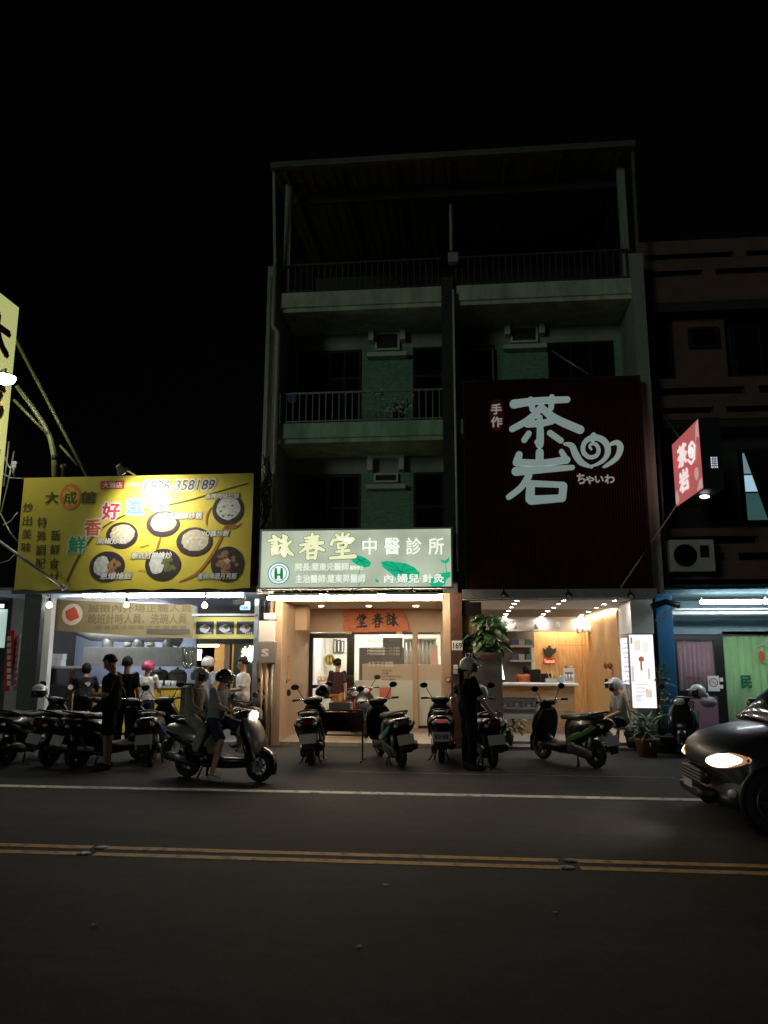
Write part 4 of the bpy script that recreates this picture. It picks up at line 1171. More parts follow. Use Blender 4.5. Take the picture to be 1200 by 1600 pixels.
# small plant at the planter's foot
sp_ = thing('small_plant', 'low leafy plant at the foot of the marble planter', 'plant', gz(792, 1168))
o = sp_.location.copy()
MB().lathe([(0.10, 0), (0.14, 0.2), (0.15, 0.22), (0.12, 0.22)], o, n=14).build('pot', M['darkpot'], sp_)
sm = MB()
lq = leaf_mesh('leaf', 0.15, 0.04, M['leaf'], False)
for k in range(16):
    a = rnd.uniform(-.5, 2*PI-.5); r = rnd.uniform(.1, .42); h = rnd.uniform(.3, .62)
    e = o+V((math.cos(a)*r*.8+0.05, math.sin(a)*r*.5, h))
    sm.tube([o+V((0, 0, .2)), o.lerp(e, .6)+V((0, 0, .15)), e], [.006, .005, .003], 5)
    for j in range(3):
        q = o.lerp(e, .75+.12*j)+V((0, 0, .05*(1-j*.5)))
        inst('leaf', lq, q, sp_, (0, rnd.uniform(-.2, .6), a+rnd.uniform(-1, 1)))
sm.build('stem', M['stem'], sp_)
# potted palm and bamboo-like plant at the right pillar
def potted(px, py, label, n, hh, L, Wd, pot, spread, droop):
    p = gz(px, py)
    t = thing('potted_plant', label, 'plant', p)
    MB().lathe([(0.15, 0), (0.21, 0.26), (0.225, 0.28), (0.225, 0.32), (0.195, 0.32), (0.18, 0.26), (0.001, 0.26)], p, n=18).build('pot', pot, t)
    lm_ = leaf_mesh('leaf', L, Wd, M['leaf'], False)
    sm = MB()
    for k in range(n):
        a = rnd.uniform(0, 2*PI)
        h = 0.27+hh*rnd.random()
        e = p+V((math.cos(a)*spread*rnd.random(), math.sin(a)*spread*rnd.random(), h))
        sm.tube([p+V((math.cos(a)*.03, math.sin(a)*.03, .26)), e], [.008, .005], 5)
        inst('leaf', lm_, e, t, (rnd.uniform(-.3, .3), droop*rnd.uniform(-1.2, .6), a), (rnd.uniform(.7, 1.1),)*3)
    sm.build('stem', M['stem'], t)
    return t
potted(1012, 1182, 'low palm-like plant in a wide clay pot by the white pillar', 44, 0.42, 0.30, 0.03, M['pot'], 0.14, 1.0)
potted(995, 1172, 'dark round pot of broad leaves at the foot of the white pillar', 24, 0.34, 0.2, 0.06, M['darkpot'], 0.2, 0.5)
potted(1036, 1176, 'tall thin leafy plant growing up before the blue pillar', 46, 1.45, 0.2, 0.028, M['darkpot'], 0.16, 0.4)
tpp = potted(996, 1168, 'thin-stemmed plant whose dark leaves stand against the lit poster', 34, 1.15, 0.17, 0.032, M['darkpot'], 0.34, 0.4)
# ================================================================ RED CORRUGATED SIGN
RY = 15.02
Bq = [at(734, 597, RY), at(1003, 590, RY), at(1014, 920, RY), at(714, 918, RY)]
rx_0, rx_1 = 0.14, 3.60
rz0, rz1 = 3.025, (Bq[0].z+Bq[1].z)/2
rs = thing('tea_sign', 'large dark red corrugated sign board with pale tea shop characters and teapot', 'sign', ((rx_0+rx_1)/2, RY, rz0))
cm = MB(); n = 66
for i in range(n):
    a = rx_0+(rx_1-rx_0)*i/n; w = (rx_1-rx_0)/n
    prof = [(a, RY+0.03), (a+w*0.3, RY+0.03), (a+w*0.4, RY), (a+w*0.9, RY), (a+w, RY+0.03)]
    for (xa, ya), (xb, yb) in zip(prof, prof[1:]):
        cm.add([(xa, ya, rz0), (xb, yb, rz0), (xb, yb, rz1), (xa, ya, rz1)], [(0, 1, 2, 3)])
cs = cm.build('corrugated_sheet', M['red_sign'], rs); cs['kind'] = 'stuff'
box('backing', M['dark_metal'], rs, rx_0-0.02, rx_1+0.02, RY+0.035, RY+0.3, rz0, rz1)
box('edge_trim', M['dark_metal'], rs, rx_0-0.04, rx_1+0.04, RY-0.005, RY+0.3, rz1+0.001, rz1+0.04)
for a in ((rx_0-0.04, rx_0-0.003), (rx_1+0.003, rx_1+0.04)):
    box('edge_trim', M['dark_metal'], rs, a[0], a[1], RY-0.005, RY+0.034, rz0, rz1)
tl = mat('sign_letter', (0.75, 0.78, 0.78), 0.5, emit=(0.42, 0.57, 0.55), es=0.33, vary=0.05, vs=1.2)
LY = RY-0.03
def strokes(lst, nm):
    mb = MB()
    for i, (pts, w, tp) in enumerate(lst):
        stroke(pts, w, LY-0.0012*i, 0.05, mb, taper=tp)
    return mb.build(nm, tl, rs)
# tea character
strokes([([(803, 632), (840, 627), (886, 625)], 12, [1.15, .9, .8]), ([(829, 625), (832, 640)], 9, None), ([(862, 621), (861, 638)], 8.5, None),
         ([(846, 636), (828, 655), (800, 671)], 11, [.9, 1, .85]), ([(846, 638), (868, 655), (906, 672)], 13, [.8, .95, 1.0]),
         ([(824, 663), (846, 662), (862, 658)], 11, [1, .9, 1.0]), ([(843, 653), (844, 680), (843, 695)], 11, [.8, 1, 1.1]), ([(843, 696), (838, 691)], 9, [1, .7]),
         ([(826, 678), (819, 688)], 9, None), ([(859, 677), (876, 689)], 9, None)], 'character')
# rock character
strokes([([(811, 711), (808, 721)], 12, [.9, 1.05]), ([(807, 723), (846, 724), (885, 719)], 12, [1, .85, .95]), ([(843, 707), (843, 722)], 12, None), ([(877, 706), (885, 720)], 9.5, [.8, 1]),
         ([(806, 737), (850, 734), (894, 731)], 11, [1.25, .95, .7]), ([(826, 744), (814, 762), (795, 777)], 10, [1.1, .95, .9]),
         ([(829, 757), (828, 780)], 13, [1, 1.1]), ([(830, 756), (880, 758)], 10, [1, .9]), ([(880, 760), (878, 779)], 12, [1, 1]), ([(830, 782), (876, 779)], 11, [1.3, 1.05])], 'character')
# teapot emblem: swirl body, spout, handle, knob
sp1 = [(924, 703), (921, 698), (924, 694), (931, 695), (935, 703), (932, 712), (921, 715), (912, 708), (911, 697), (917, 688), (928, 684), (940, 687), (948, 696), (949, 709), (942, 720), (930, 727), (922, 728)]
strokes([(sp1, 7, [.3, .5, .6, .7, .8, .9, .85, .9, 1.0, 1.1, 1.25, 1.35, 1.3, 1.2, .95, .6, .2]), ([(927, 681), (926, 686)], 9, [1, 1.1]),
         ([(882, 694), (893, 697), (899, 710), (908, 723), (925, 731)], 8, [.5, 1.1, 1.3, 1.2, .3]),
         ([(955, 694), (964, 692), (969, 700), (963, 716), (947, 728), (942, 730)], 7, [.8, 1.1, 1.35, 1.2, .8, .3])], 'teapot_emblem')
tl2 = mat('small_letter', (0.7, 0.66, 0.62), 0.5, emit=(0.5, 0.48, 0.45), es=0.33)
for ch, a in (('ち', (901, 740, 914, 757)), ('や', (914, 744, 928, 757)), ('い', (929, 744, 943, 755)), ('わ', (944, 742, 960, 756))):
    ptext(ch, tl2, rs, *a, LY, name='character', bold=0.035, depth=0.03)
pdisc(776, 649, 12, 27, RY-0.012, 0.01).build('red_oval', mat('red_oval', (0.25, 0.015, 0.012), 0.5), rs)
for ch, a in (('手', (767, 631, 784, 648)), ('作', (767, 651, 785, 668))):
    ptext(ch, tl2, rs, *a, LY, name='character', bold=0.03, depth=0.01)
# ---- projecting tea sign
QX = 4.22
qz0, qz1 = at(1062, 793, 15.2).z, at(1062, 693, 15.2).z
qy0, qy1 = 13.5, 15.25
pj = thing('projecting_sign', 'lit dark red projecting sign with white tea characters hung above the blue pillar', 'sign', (QX, 14.3, qz0))
box('casing', mat('casing_navy', (0.03, 0.03, 0.04), 0.5), pj, QX+0.004, QX+0.36, qy0, qy1, qz0, qz1, 0.01)
pm = mat('sign_rose', (0.4, 0.08, 0.08), 0.4, emit=(0.56, 0.13, 0.13), es=0.72)
box('face', pm, pj, QX-0.001, QX+0.003, qy0+0.02, qy1-0.02, qz0+0.02, qz1-0.02)
pw = mat('sign_lit_white', (0.8, 0.8, 0.8), 0.5, emit=(1, 0.96, 0.92), es=0.75)
pb = mat('sign_lit_red', (0.6, 0.1, 0.08), 0.5, emit=(0.9, 0.08, 0.06), es=0.6)
pp2 = mat('sign_lit_tan', (0.6, 0.5, 0.45), 0.5, emit=(0.75, 0.55, 0.5), es=0.55)
def pface(d=0.004):
    return lambda X, Z, e=0: V((QX-d-e, qy1-(X)*(qy1-qy0), qz0+Z*(qz1-qz0)))
def ptx(b, m, x0, x1, z0, z1, **k):
    return text(b, m, pj, x0, x1, z0, z1, 0, face=pface(k.pop('d', 0.004)), **k)
ptx('茶', pw, 0.2, 0.56, 0.52, 0.86, bold=0.05, name='character')
ptx('岩', pw, 0.2, 0.56, 0.14, 0.48, bold=0.05, name='character')
ptx('手作', pb, 0.1, 0.17, 0.55, 0.75, bold=0.03, name='character')
ptx('Tea', pb, 0.62, 0.78, 0.30, 0.38, bold=0.03, name='character')
def pside(pts, m, nm, w):
    # round strokes on the sign's flank, in its own (x, z) fractions
    mb = MB(); rr = []
    for a, b in zip(pts, pts[1:]):
        A = V((QX-0.008, qy1-a[0]*(qy1-qy0), qz0+a[1]*(qz1-qz0))); B = V((QX-0.008, qy1-b[0]*(qy1-qy0), qz0+b[1]*(qz1-qz0)))
        mb.tube([A, B], w, 6)
    return mb.build(nm, m, pj)
pside([(.70, .60), (.68, .66), (.73, .68), (.77, .62), (.73, .54), (.66, .56), (.63, .65), (.67, .73), (.76, .75), (.84, .66), (.8, .5), (.68, .46), (.58, .55)], pw, 'teapot_emblem', 0.022)
mb = MB(); c = (0.82, 0.27)
mb.add([V((QX-0.005, qy1-(c[0]+0.07*math.cos(t*PI/9))*(qy1-qy0), qz0+(c[1]+0.09*math.sin(t*PI/9))*(qz1-qz0))) for t in range(18)], [list(range(18))]); mb.build('round_badge', pp2, pj)
for pts in ([(0.98, 0.98), (0.9, 0.93), (0.86, 0.7), (0.92, 0.78), (0.98, 0.72)], [(0.02, 0.02), (0.02, 0.2), (0.1, 0.26), (0.14, 0.16), (0.16, 0.1), (0.1, 0.03)], [(0.98, 0.03), (0.98, .17), (.88, .14), (.8, .03)]):
    MB().add([V((QX-0.005, qy1-a*(qy1-qy0), qz0+b*(qz1-qz0))) for a, b in pts], [list(range(len(pts)))]).build('corner_pattern', pp2, pj)
# vents at its street end
x0, x1, z0, z1 = rc(1111, 714, 1121, 731, qy0-0.004)
vn = box('vent', glow('vent_light', (0.75, 0.8, 1.0), 0.8), pj, x0, x1, qy0-0.006, qy0-0.001, z0, z1)
for k in range(1, 4): box('vent_bar', M['black'], vn, x0+(x1-x0)*k/4-0.006, x0+(x1-x0)*k/4+0.006, qy0-0.012, qy0-0.0065, z0, z1)
for k in range(1, 5): box('vent_bar', M['black'], vn, x0, x1, qy0-0.0185, qy0-0.0125, z0+(z1-z0)*k/5-0.006, z0+(z1-z0)*k/5+0.006)
p = at(1101, 776, 13.9)
tag(MB().sph(p, (0.09, 0.06, 0.035), 12, 6).build('under_lamp', glow('under_lamp', (0.9, 0.93, 1), 2.5)), 'small white lamp under the projecting tea sign', 'lamp')
MB().tube([p+V((0, 0, .03)), (p.x+0.1, p.y+0.1, qz0+0.02)], 0.012, 6).build('lamp_arm', M['dark_metal'], pj)
MB().tube([(QX, qy1-0.1, qz0+0.05), at(970, 918, 14.98)], 0.018, 8).build('brace', M['galvan'], pj)
for pz in ((1030, 637), (1040, 700)):
    MB().tube([at(*pz, 15.9), (QX+0.1, qy1-0.3, qz1 if pz[1] < 650 else qz1-0.4)], 0.012, 6).build('stay_wire', M['galvan'], pj)

# ================================================================ BROWN BUILDING AND BLUE SHOP ON THE RIGHT
bb = thing('brown_building', 'dim brown apartment block with slotted balcony walls right of the townhouse', 'building', (7.5, 18, 0))
BY = 16.0
BX0, BX1 = 3.96, 14.0
wm = M['brown_wall']
def zz_(py): return at(1100, py, BY).z
def slot_wall(z0, z1, rows_):
    # a parapet built round its slots
    zs = [z0]
    for (a, b, segs) in rows_:
        box('parapet', wm, bb, BX0, BX1, BY, BY+0.2, zs[-1], a)
        xs_ = [BX0]
        for (xa, xb) in segs:
            box('parapet', wm, bb, xs_[-1], xa, BY, BY+0.2, a, b); xs_.append(xb)
        box('parapet', wm, bb, xs_[-1], BX1, BY, BY+0.2, a, b)
        zs.append(b)
    box('parapet', wm, bb, BX0, BX1, BY, BY+0.2, zs[-1], z1)
def bx(px): return at(px, 500, BY).x
long_ = [(bx(1015), bx(1155)), (bx(1176), bx(1176)+2.3), (bx(1176)+2.6, bx(1176)+5)]
shrt_ = [(bx(1015), bx(1104)), (bx(1124), bx(1124)+1.5), (bx(1124)+1.8, bx(1124)+4)]
slot_wall(zz_(470), zz_(374), [(zz_(430), zz_(421), shrt_), (zz_(403), zz_(395), long_)])
slot_wall(zz_(655), zz_(590), [(zz_(645), zz_(636), shrt_), (zz_(616), zz_(605), long_)])
slot_wall(zz_(905), zz_(825), [(zz_(876), zz_(864), shrt_), (zz_(850), zz_(838), long_)])
box('wall', wm, bb, BX0, bx(1012), BY+0.3, BY+0.5, 3.0, zz_(380))
box('wall', M['brown_wall'], bb, bx(1060), bx(1142), BY+0.42, BY+0.55, zz_(655), zz_(480))
box('floor_slab', M['dark_wall'], bb, BX0, BX1, BY, 24, zz_(485), zz_(470))
box('floor_slab', M['dark_wall'], bb, BX0, BX1, BY, 24, zz_(668), zz_(656))
box('floor_slab', M['dark_wall'], bb, BX0, BX1, BY, 24, 3.0, 3.15)
box('back_wall', M['dark_wall'], bb, BX0, BX1, 16.75, 16.95, 3.0, zz_(380))
x0, x1, z0, z1 = rc(1075, 513, 1122, 545, BY+0.40)
wf = MB().box(x0, x1, BY+0.32, BY+0.41, z1-0.06, z1).box(x0, x1, BY+0.32, BY+0.41, z0, z0+0.06).box(x0, x0+0.06, BY+0.32, BY+0.41, z0+0.06, z1-0.06).box(x1-0.06, x1, BY+0.32, BY+0.41, z0+0.06, z1-0.06).build('window', M['dark_metal'], bb)
box('pane', M['dark_glass'], wf, x0+0.06, x1-0.06, BY+0.37, BY+0.38, z0+0.06, z1-0.06)
for a, b in ((1012, 1058), (1145, 1230)):
    x0, x1, z0, z1 = rc(a, 495, b, 588, 16.6)
    wf = box('window', M['dark_metal'], bb, x0, x1, 16.6, 16.68, z0, z1)
    box('pane', M['dark_glass'], wf, x0+0.05, (x0+x1)/2-0.02, 16.585, 16.599, z0+0.05, z1-0.05)
    box('pane', M['dark_glass'], wf, (x0+x1)/2+0.02, x1-0.05, 16.585, 16.599, z0+0.05, z1-0.05)
# lit window on the second floor with a dark curtain drawn aslant
x0, x1, z0, z1 = rc(1163, 706, 1232, 813, 16.6)
wf = MB().box(x0-0.06, x0, 16.56, 16.7, z0, z1).box(x0-0.06, x1, 16.56, 16.7, z0-0.06, z0).box(x0-0.06, x1, 16.56, 16.7, z1, z1+0.06).build('window', M['dark_metal'], bb)
zq = [z0, at(1180, 769, 16.6).z, at(1180, 741, 16.6).z, z1]
for k, (c, s_) in enumerate((((0.12, 0.32, 0.30), 0.22), ((0.45, 0.70, 0.85), 0.75), ((0.30, 0.52, 0.55), 0.42))):
    box('pane', mat('lit_pane%d' % k, (0.2, 0.3, 0.3), 0.3, emit=c, es=s_), wf, x0, x1, 16.62, 16.63, zq[k]+0.015, zq[k+1]-0.015)
    if k: box('transom', M['dark_metal'], wf, x0, x1, 16.6, 16.64, zq[k]-0.015, zq[k]+0.015)
P = [at(1161, 704, 16.54), at(1202, 818, 16.54), at(1240, 818, 16.54), at(1240, 704, 16.54)]
MB().prism([(p.x, p.z) for p in P], 16.5, 16.54).build('curtain', mat('black_curtain', (0.008, 0.008, 0.01), 0.9), bb)
# drain pipes between the buildings
for px in (1019, 1028, 1037):
    x = at(px, 800, 15.7).x
    MB().tube([(x, 15.75, 3.1), (x, 15.75, 7.1)], 0.03, 8).build('drain_pipe', M['galvan'], bb)
# outdoor unit
ux0, ux1, uz0, uz1 = rc(1047, 843, 1117, 893, 15.5)
ou = thing('outdoor_unit', 'beige air conditioner outdoor unit with a round fan below the brown balcony', 'air conditioner', ((ux0+ux1)/2, 15.5, uz0))
um = mat('unit_casing', (0.66, 0.60, 0.56), 0.6, vary=0.1, vs=4)
box('casing', um, ou, ux0, ux1, 15.5, 15.85, uz0, uz1, 0.015)
fc = at(1071, 868, 15.5)
MB().lathe([(0.255, -0.01), (0.24, -0.03), (0.225, -0.012)], (fc.x, 15.5, fc.z), 'Y', 28, cap=False).build('fan_ring', um, ou)
MB().lathe([(0.225, -0.004), (0.001, -0.004)], (fc.x, 15.5, fc.z), 'Y', 24).build('fan_opening', M['black'], ou)
g = MB()
for r in (0.06, 0.12, 0.18): g.torus((fc.x, 15.482, fc.z), 'Y', r, 0.004, 24, 5)
for k in range(8):
    a = k*PI/4; g.tube([(fc.x, 15.476, fc.z), (fc.x+0.225*math.cos(a), 15.476, fc.z+0.225*math.sin(a))], 0.004, 5)
g.build('fan_grille', M['dark_metal'], ou)
x0, x1, z0, z1 = rc(1094, 852, 1108, 871, 15.49)
box('vent_panel', M['black'], ou, x0, x1, 15.49, 15.499, z0, z1)
for q in (ux0+0.08, ux1-0.1):
    MB().box(q, q+0.04, 15.42, 16.0, uz0-0.05, uz0-0.001).build('bracket', M['dark_metal'], ou)
# blue shop
bs = thing('blue_shopfront', 'shopfront with a blue pillar, pink curtained door and green curtained window', 'shopfront', (5.5, 16, 0))
b0, b1 = at(1031, 1050, YF).x, at(1057, 1050, YF).x
box('blue_pillar', M['blue_paint'], bs, b0, b1, YF, YF+0.6, 0.02, 2.95, 0.01)
box('dark_post', M['dark_metal'], bs, 3.73, b0-0.012, YF+0.02, YF+0.3, 0.02, 2.95)
SYY = 17.3
box('header', M['teal_wall'], bs, b1, 12, SYY, SYY+0.2, rc(1055, 966, 1200, 991, SYY)[2], 2.95)
box('porch_ceiling', M['teal_wall'], bs, b1-0.2, 12, YF-0.3, SYY+0.2, 2.93, 3.0)
struct(MB().box(3.74, 12, YF+0.03, 20, 0.022, 0.06).build('shop_floor', M['cement']))
zs_ = rc(1055, 966, 1200, 991, SYY)[2]
for py, m, w, Y in ((951.5, 'galvan', 0.035, 15.9), (957.5, 'galvan', 0.06, 16.0)):
    z = at(1120, py, Y).z
    box('shutter_rail', M['white'], bs, b1+0.01, 12, Y, Y+0.08, z-w/2, z+w/2, 0.005)
MB().bar(at(1024, 970, 15.2), at(1058, 946, 15.2), 0.03, 0.04).build('awning_arm', M['galvan'], bs)
MB().tube([at(1018, 948, 15.1), at(1040, 940, 15.1), at(1062, 946, 15.1)], 0.06, 8).build('rolled_awning', M['black'], bs)
# awning with corrugated edge
aw = MB(); n = 40; ax0, ax1 = at(1058, 930, 14.6).x, 11.0
for i in range(n):
    a = ax0+(ax1-ax0)*i/n; b = ax0+(ax1-ax0)*(i+1)/n; h = 0.05 if i % 2 else 0
    aw.add([(a, 14.6, 2.96+h), (b, 14.6, 2.96+h), (b, 15.99, 3.12+h), (a, 15.99, 3.12+h), (a, 14.6, 2.972+h), (b, 14.6, 2.972+h), (b, 15.99, 3.132+h), (a, 15.99, 3.132+h)],
           [(0, 1, 2, 3), (7, 6, 5, 4), (0, 4, 5, 1), (1, 5, 6, 2), (2, 6, 7, 3), (3, 7, 4, 0)])
aw.build('awning', mat('awning_blue', (0.10, 0.22, 0.30), 0.5, vary=0.2, vs=5), bs)
# door and window
dfx = [at(p, 1040, SYY).x for p in (1051, 1056, 1118, 1132, 1136)]
zt_ = zs_-0.02; ztop = at(1085, 1000, SYY).z; zmid = at(1085, 1083, SYY).z
pk = mat('pink_curtain', (0.42, 0.20, 0.24), 0.85, vary=0.12, vs=2)
gk = mat('green_curtain', (0.32, 0.62, 0.22), 0.85, vary=0.1, vs=2)
d_ = MB().box(dfx[0], dfx[1]+0.05, SYY, SYY+0.1, 0.06, zt_).box(dfx[2], dfx[3], SYY, SYY+0.1, 0.06, zt_).box(dfx[1]+0.05, dfx[2], SYY, SYY+0.1, ztop, zt_).box(dfx[1]+0.05, dfx[2], SYY+0.01, SYY+0.08, zmid-0.05, zmid+0.05).build('door', M['black_frame'], bs)
box('pane', M['glass'], d_, dfx[1]+0.05, dfx[2], SYY+0.03, SYY+0.035, zmid+0.05, ztop)
box('kick_panel', mat('door_panel', (0.2, 0.1, 0.13), 0.5), d_, dfx[1]+0.05, dfx[2], SYY+0.03, SYY+0.05, 0.06, zmid-0.05)
def wavy(x0, x1, z0, z1, Y, n, amp, m, nm, par):
    return MB().rings([[V((x0+(x1-x0)*i/n, Y+amp*math.sin(i*1.25)+dy, z)) for z, dy in ((z0, 0), (z1, 0), (z1, .02), (z0, .02))] for i in range(n+1)], cap=True).build(nm, m, par)
wavy(dfx[1]+0.05, dfx[2], zmid+0.05, ztop, SYY+0.12, 40, 0.025, pk, 'pink_curtain', bs)
wavy(dfx[4], 9.0, 0.06, zt_, SYY+0.12, 120, 0.03, gk, 'green_curtain', bs)
box('window_head', M['black_frame'], bs, dfx[3], 10, SYY, SYY+0.09, zt_-0.001, zt_+0.08)
box('window_pane', M['glass'], bs, dfx[3], 9.0, SYY+0.03, SYY+0.035, 0.06, zt_-0.002)
ptext('中醫診療', mat('dark_red_ink', (0.25, 0.03, 0.04), 0.6), bs, 1072, 1057, 1094, 1062, SYY+0.02, name='glass_lettering', depth=0.002)
ptext('民', mat('deep_green_ink', (0.0, 0.13, 0.05), 0.6), bs, 1157, 1055, 1175, 1076, SYY+0.02, bold=0.05, name='glass_lettering', depth=0.003)
pdisc(1190, 1025, 5, 8, SYY+0.02, 0.003).build('orange_emblem', mat('orange_ink', (0.75, 0.12, 0.03), 0.6), bs)
mb = MB(); c = at(1192, 1022, SYY+0.015); mb.torus(c, 'Y', 0.19, 0.012, 28, 5); mb.build('emblem_ring', mat('pale_ring', (0.5, 0.5, 0.25), 0.6), bs)
x0, x1, z0, z1 = rc(1106, 1056, 1124, 1080, SYY-0.01)
nsn = tag(box('no_smoking_sign', M['print_white'], None, x0, x1, SYY-0.012, SYY-0.004, z0, z1), 'white no-smoking notice with red ring on the pink curtained door', 'sign')
c = V(((x0+x1)/2, SYY-0.014, (z0+z1)/2+0.02))
MB().torus(c, 'Y', 0.085, 0.009, 22, 5).build('red_ring', M['red'], nsn)
MB().bar(c+V((-.06, -.002, .06)), c+V((.06, -.002, -.06)), 0.004, 0.018, up=V((0, 1, 0))).build('red_bar', M['red'], nsn)
MB().bar(c+V((-.05, -.001, 0)), c+V((.05, -.001, 0)), 0.004, 0.02, up=V((0, 1, 0))).build('cigarette', M['ink'], nsn)
for k, py in enumerate((1059, 1070)):
    x0, x1, z0, z1 = rc(1124.6, py, 1130, py+6, SYY-0.01)
    tag(box('sticker', M['print_white'], None, x0, x1, SYY-0.007, SYY-0.003, z0, z1), '%s white sticker beside the no-smoking notice' % ('upper', 'lower')[k], 'sticker')
cool = glow('cool_tube', (0.86, 0.95, 1.0), 65)
yv = 14.95
for i, (a, b) in enumerate(((1094, 1191), (1193, 1290))):
    z = at(1140, 940.5, yv).z; xa, xb = at(a, 940, yv).x, at(b, 940, yv).x
    t = thing('fluorescent_lamp', '%s cool white fluorescent tube under the blue awning' % ('left', 'right')[i], 'tube lamp', ((xa+xb)/2, yv, z), group='tubes under the blue awning')
    MB().tube([(xa, yv, z), (xa+.02, yv, z), (xb-.02, yv, z), (xb, yv, z)], [.026, .036, .036, .026], 14).build('tube', cool, t)
    box('fixture', M['white'], t, xa+0.03, xb-0.03, yv-.04, yv+.04, z+.04, z+.09)

# ================================================================ FOOD STALL (left)
fs = thing('food_stall', 'open-fronted food stall with bluish back wall and steel kitchen hood', 'stall', (-6.5, 17, 0))
FX0, FX1 = -10.0, -4.02
BLUEW = mat('stall_wall', (0.42, 0.48, 0.62), 0.7, vary=0.08, vs=1.5)
struct(MB().box(-16, FX1, 15.43, 20.5, 0.022, 0.06).build('stall_floor', M['cement']))
FZ = 3.0
box('ceiling', BLUEW, fs, FX0, FX1, 15.1, 19.4, FZ, FZ+0.06)
box('back_wall', BLUEW, fs, FX0, at(306, 1040, 19.4).x, 19.4, 19.5, 0.06, FZ)
box('side_wall', M['dark_wall'], fs, FX0-0.1, FX0, 16.4, 19.5, 0.06, FZ)
box('side_wall', M['pale_wall'], fs, FX1-0.06, FX1, 16.2, 22, 0.06, FZ)
ft = M['white']
x0, x1 = at(64, 1030, 15.3).x, at(75, 1030, 15.3).x
box('front_post', M['white'], fs, x0, x1, 15.3, 15.46, 0.0, 2.93, 0.008)
x0, x1 = at(395, 1030, 15.6).x, at(402, 1030, 15.6).x
box('steel_post', M['galvan'], fs, x0, x1, 15.6, 15.7, 0.06, 2.9)
box('canopy_beam', M['dark_metal'], fs, at(20, 925, 14.75).x, FX1+0.05, 14.7, 14.8, 2.96, 3.08)
box('canopy', M['roof_sheet'], fs, at(20, 925, 14.75).x, FX1+0.05, 14.8, 15.1, 3.06, 3.1)
# roof of the stall
box('roof', M['roof_sheet'], fs, FX0-0.2, FX1, 15.1, 20.5, FZ+0.062, FZ+0.12)
# cross rail and hanger
x0, x1, z0, z1 = rc(300, 959, 400, 962, 15.55)
box('menu_rail', M['galvan'], fs, x0, x1, 15.55, 15.6, z0, z1)
# three tubes
yv = 14.9
ctube = glow('stall_tube', (0.93, 0.96, 1.0), 70)
for i, (a, b) in enumerate(((132, 196.5), (199.5, 319), (323, 380))):
    pz = at((a+b)/2, 931, yv).z; xa, xb = at(a, 931, yv).x, at(b, 931, yv).x
    t = thing('fluorescent_lamp', '%s white fluorescent tube under the yellow food banner' % ('short left', 'long middle', 'short right')[i], 'tube lamp', ((xa+xb)/2, yv, pz), group='tubes under the yellow banner')
    MB().tube([(xa, yv, pz), (xa+.02, yv, pz), (xb-.02, yv, pz), (xb, yv, pz)], [.02, .03, .03, .02], 14).build('tube', ctube, t)
    box('fixture', M['white'], t, xa+0.03, xb-0.03, yv-.03, yv+.03, pz+.034, pz+.07)
    for q in (xa+.1, xb-.1): box('hanger', M['dark_metal'], t, q-.01, q+.01, yv-.01, yv+.01, pz+.07, 2.97)
bulb_m = [glow('bulb_warm_white', (1, 0.86, 0.68), 60), glow('bulb_orange', (1, 0.5, 0.13), 7), glow('bulb_white', (1, 0.84, 0.66), 60)]
for i, (px, py) in enumerate(((77, 945), (197.5, 945), (320, 945.5))):
    p = at(px, py, 14.6)
    t = thing('bare_bulb', '%s bare bulb hanging under the yellow banner' % ('leftmost white', 'middle orange', 'right white')[i], 'bulb', p, group='bare bulbs under the yellow banner')
    MB().lathe([(0.012, 0.06), (0.02, 0.045), (0.05, 0.01), (0.055, -0.015), (0.04, -0.045), (0.005, -0.058)], p, n=14).build('bulb', bulb_m[i], t)
    MB().lathe([(0.012, 0.14), (0.024, 0.13), (0.026, 0.062), (0.014, 0.061)], p, n=12).build('socket', M['black'], t)
    MB().tube([p+V((0, 0, .14)), (p.x, p.y+.05, 2.97)], 0.006, 5).build('cord', M['cable'], t)
t = thing('fluorescent_lamp', 'added white tube lamp hidden behind the hanging banner to light the food stall', 'tube lamp', (-6.9, 17.0, 2.9))  # added lamp, out of view, brightening the stall's back wall and hood
added_tube_m = glow('added_tube', (0.95, 0.97, 1.0), 110)
for y, z in ((16.35, 2.84), (18.5, 2.9)):
    MB().tube([(-8.7, y, z), (-7.3, y, z)], .02, 10).build('tube', added_tube_m, t)
    box('fixture', M['white'], t, -8.7, -7.3, y-.04, y+.04, z+.03, 2.99)
# hanging recruiting banner
HY = 15.75
x0, x1, z0, z1 = rc(82, 942, 302, 1001, HY)
hb = thing('hanging_banner', 'dull yellow hanging banner with a round red emblem and rows of brown characters', 'banner', ((x0+x1)/2, HY, z0))
hm = mat('dull_yellow', (0.21, 0.165, 0.07), 0.8, vary=0.12, vs=2)
P = [at(x, y, HY) for x, y in ((86, 937), (304, 946), (301, 998), (226, 995), (82, 985))]
MB().prism([(p.x, p.z) for p in P], HY, HY+0.01).build('cloth', hm, hb)
bi = mat('brown_ink', (0.12, 0.085, 0.035), 0.8)
ptext('誠徵內外場正職人員', bi, hb, 138, 944, 300, 957, HY-0.002, depth=0.001, bold=0.015)
ptext('晚班計時人員、洗碗人員', bi, hb, 138, 959, 292, 975, HY-0.002, depth=0.001, bold=0.02)
ptext('意者請洽現場或來電應徵', bi, hb, 148, 977, 292, 984, HY-0.002, depth=0.001, bold=0.01)
pdisc(113, 960, 16, 16, HY-0.002, 0.003).build('emblem_disc', mat('cream_disc', (0.62, 0.52, 0.38), 0.8), hb)
P = [at(x, y, HY-0.006) for x, y in ((102, 955), (116, 948), (120, 953), (124, 965), (110, 971), (104, 966))]
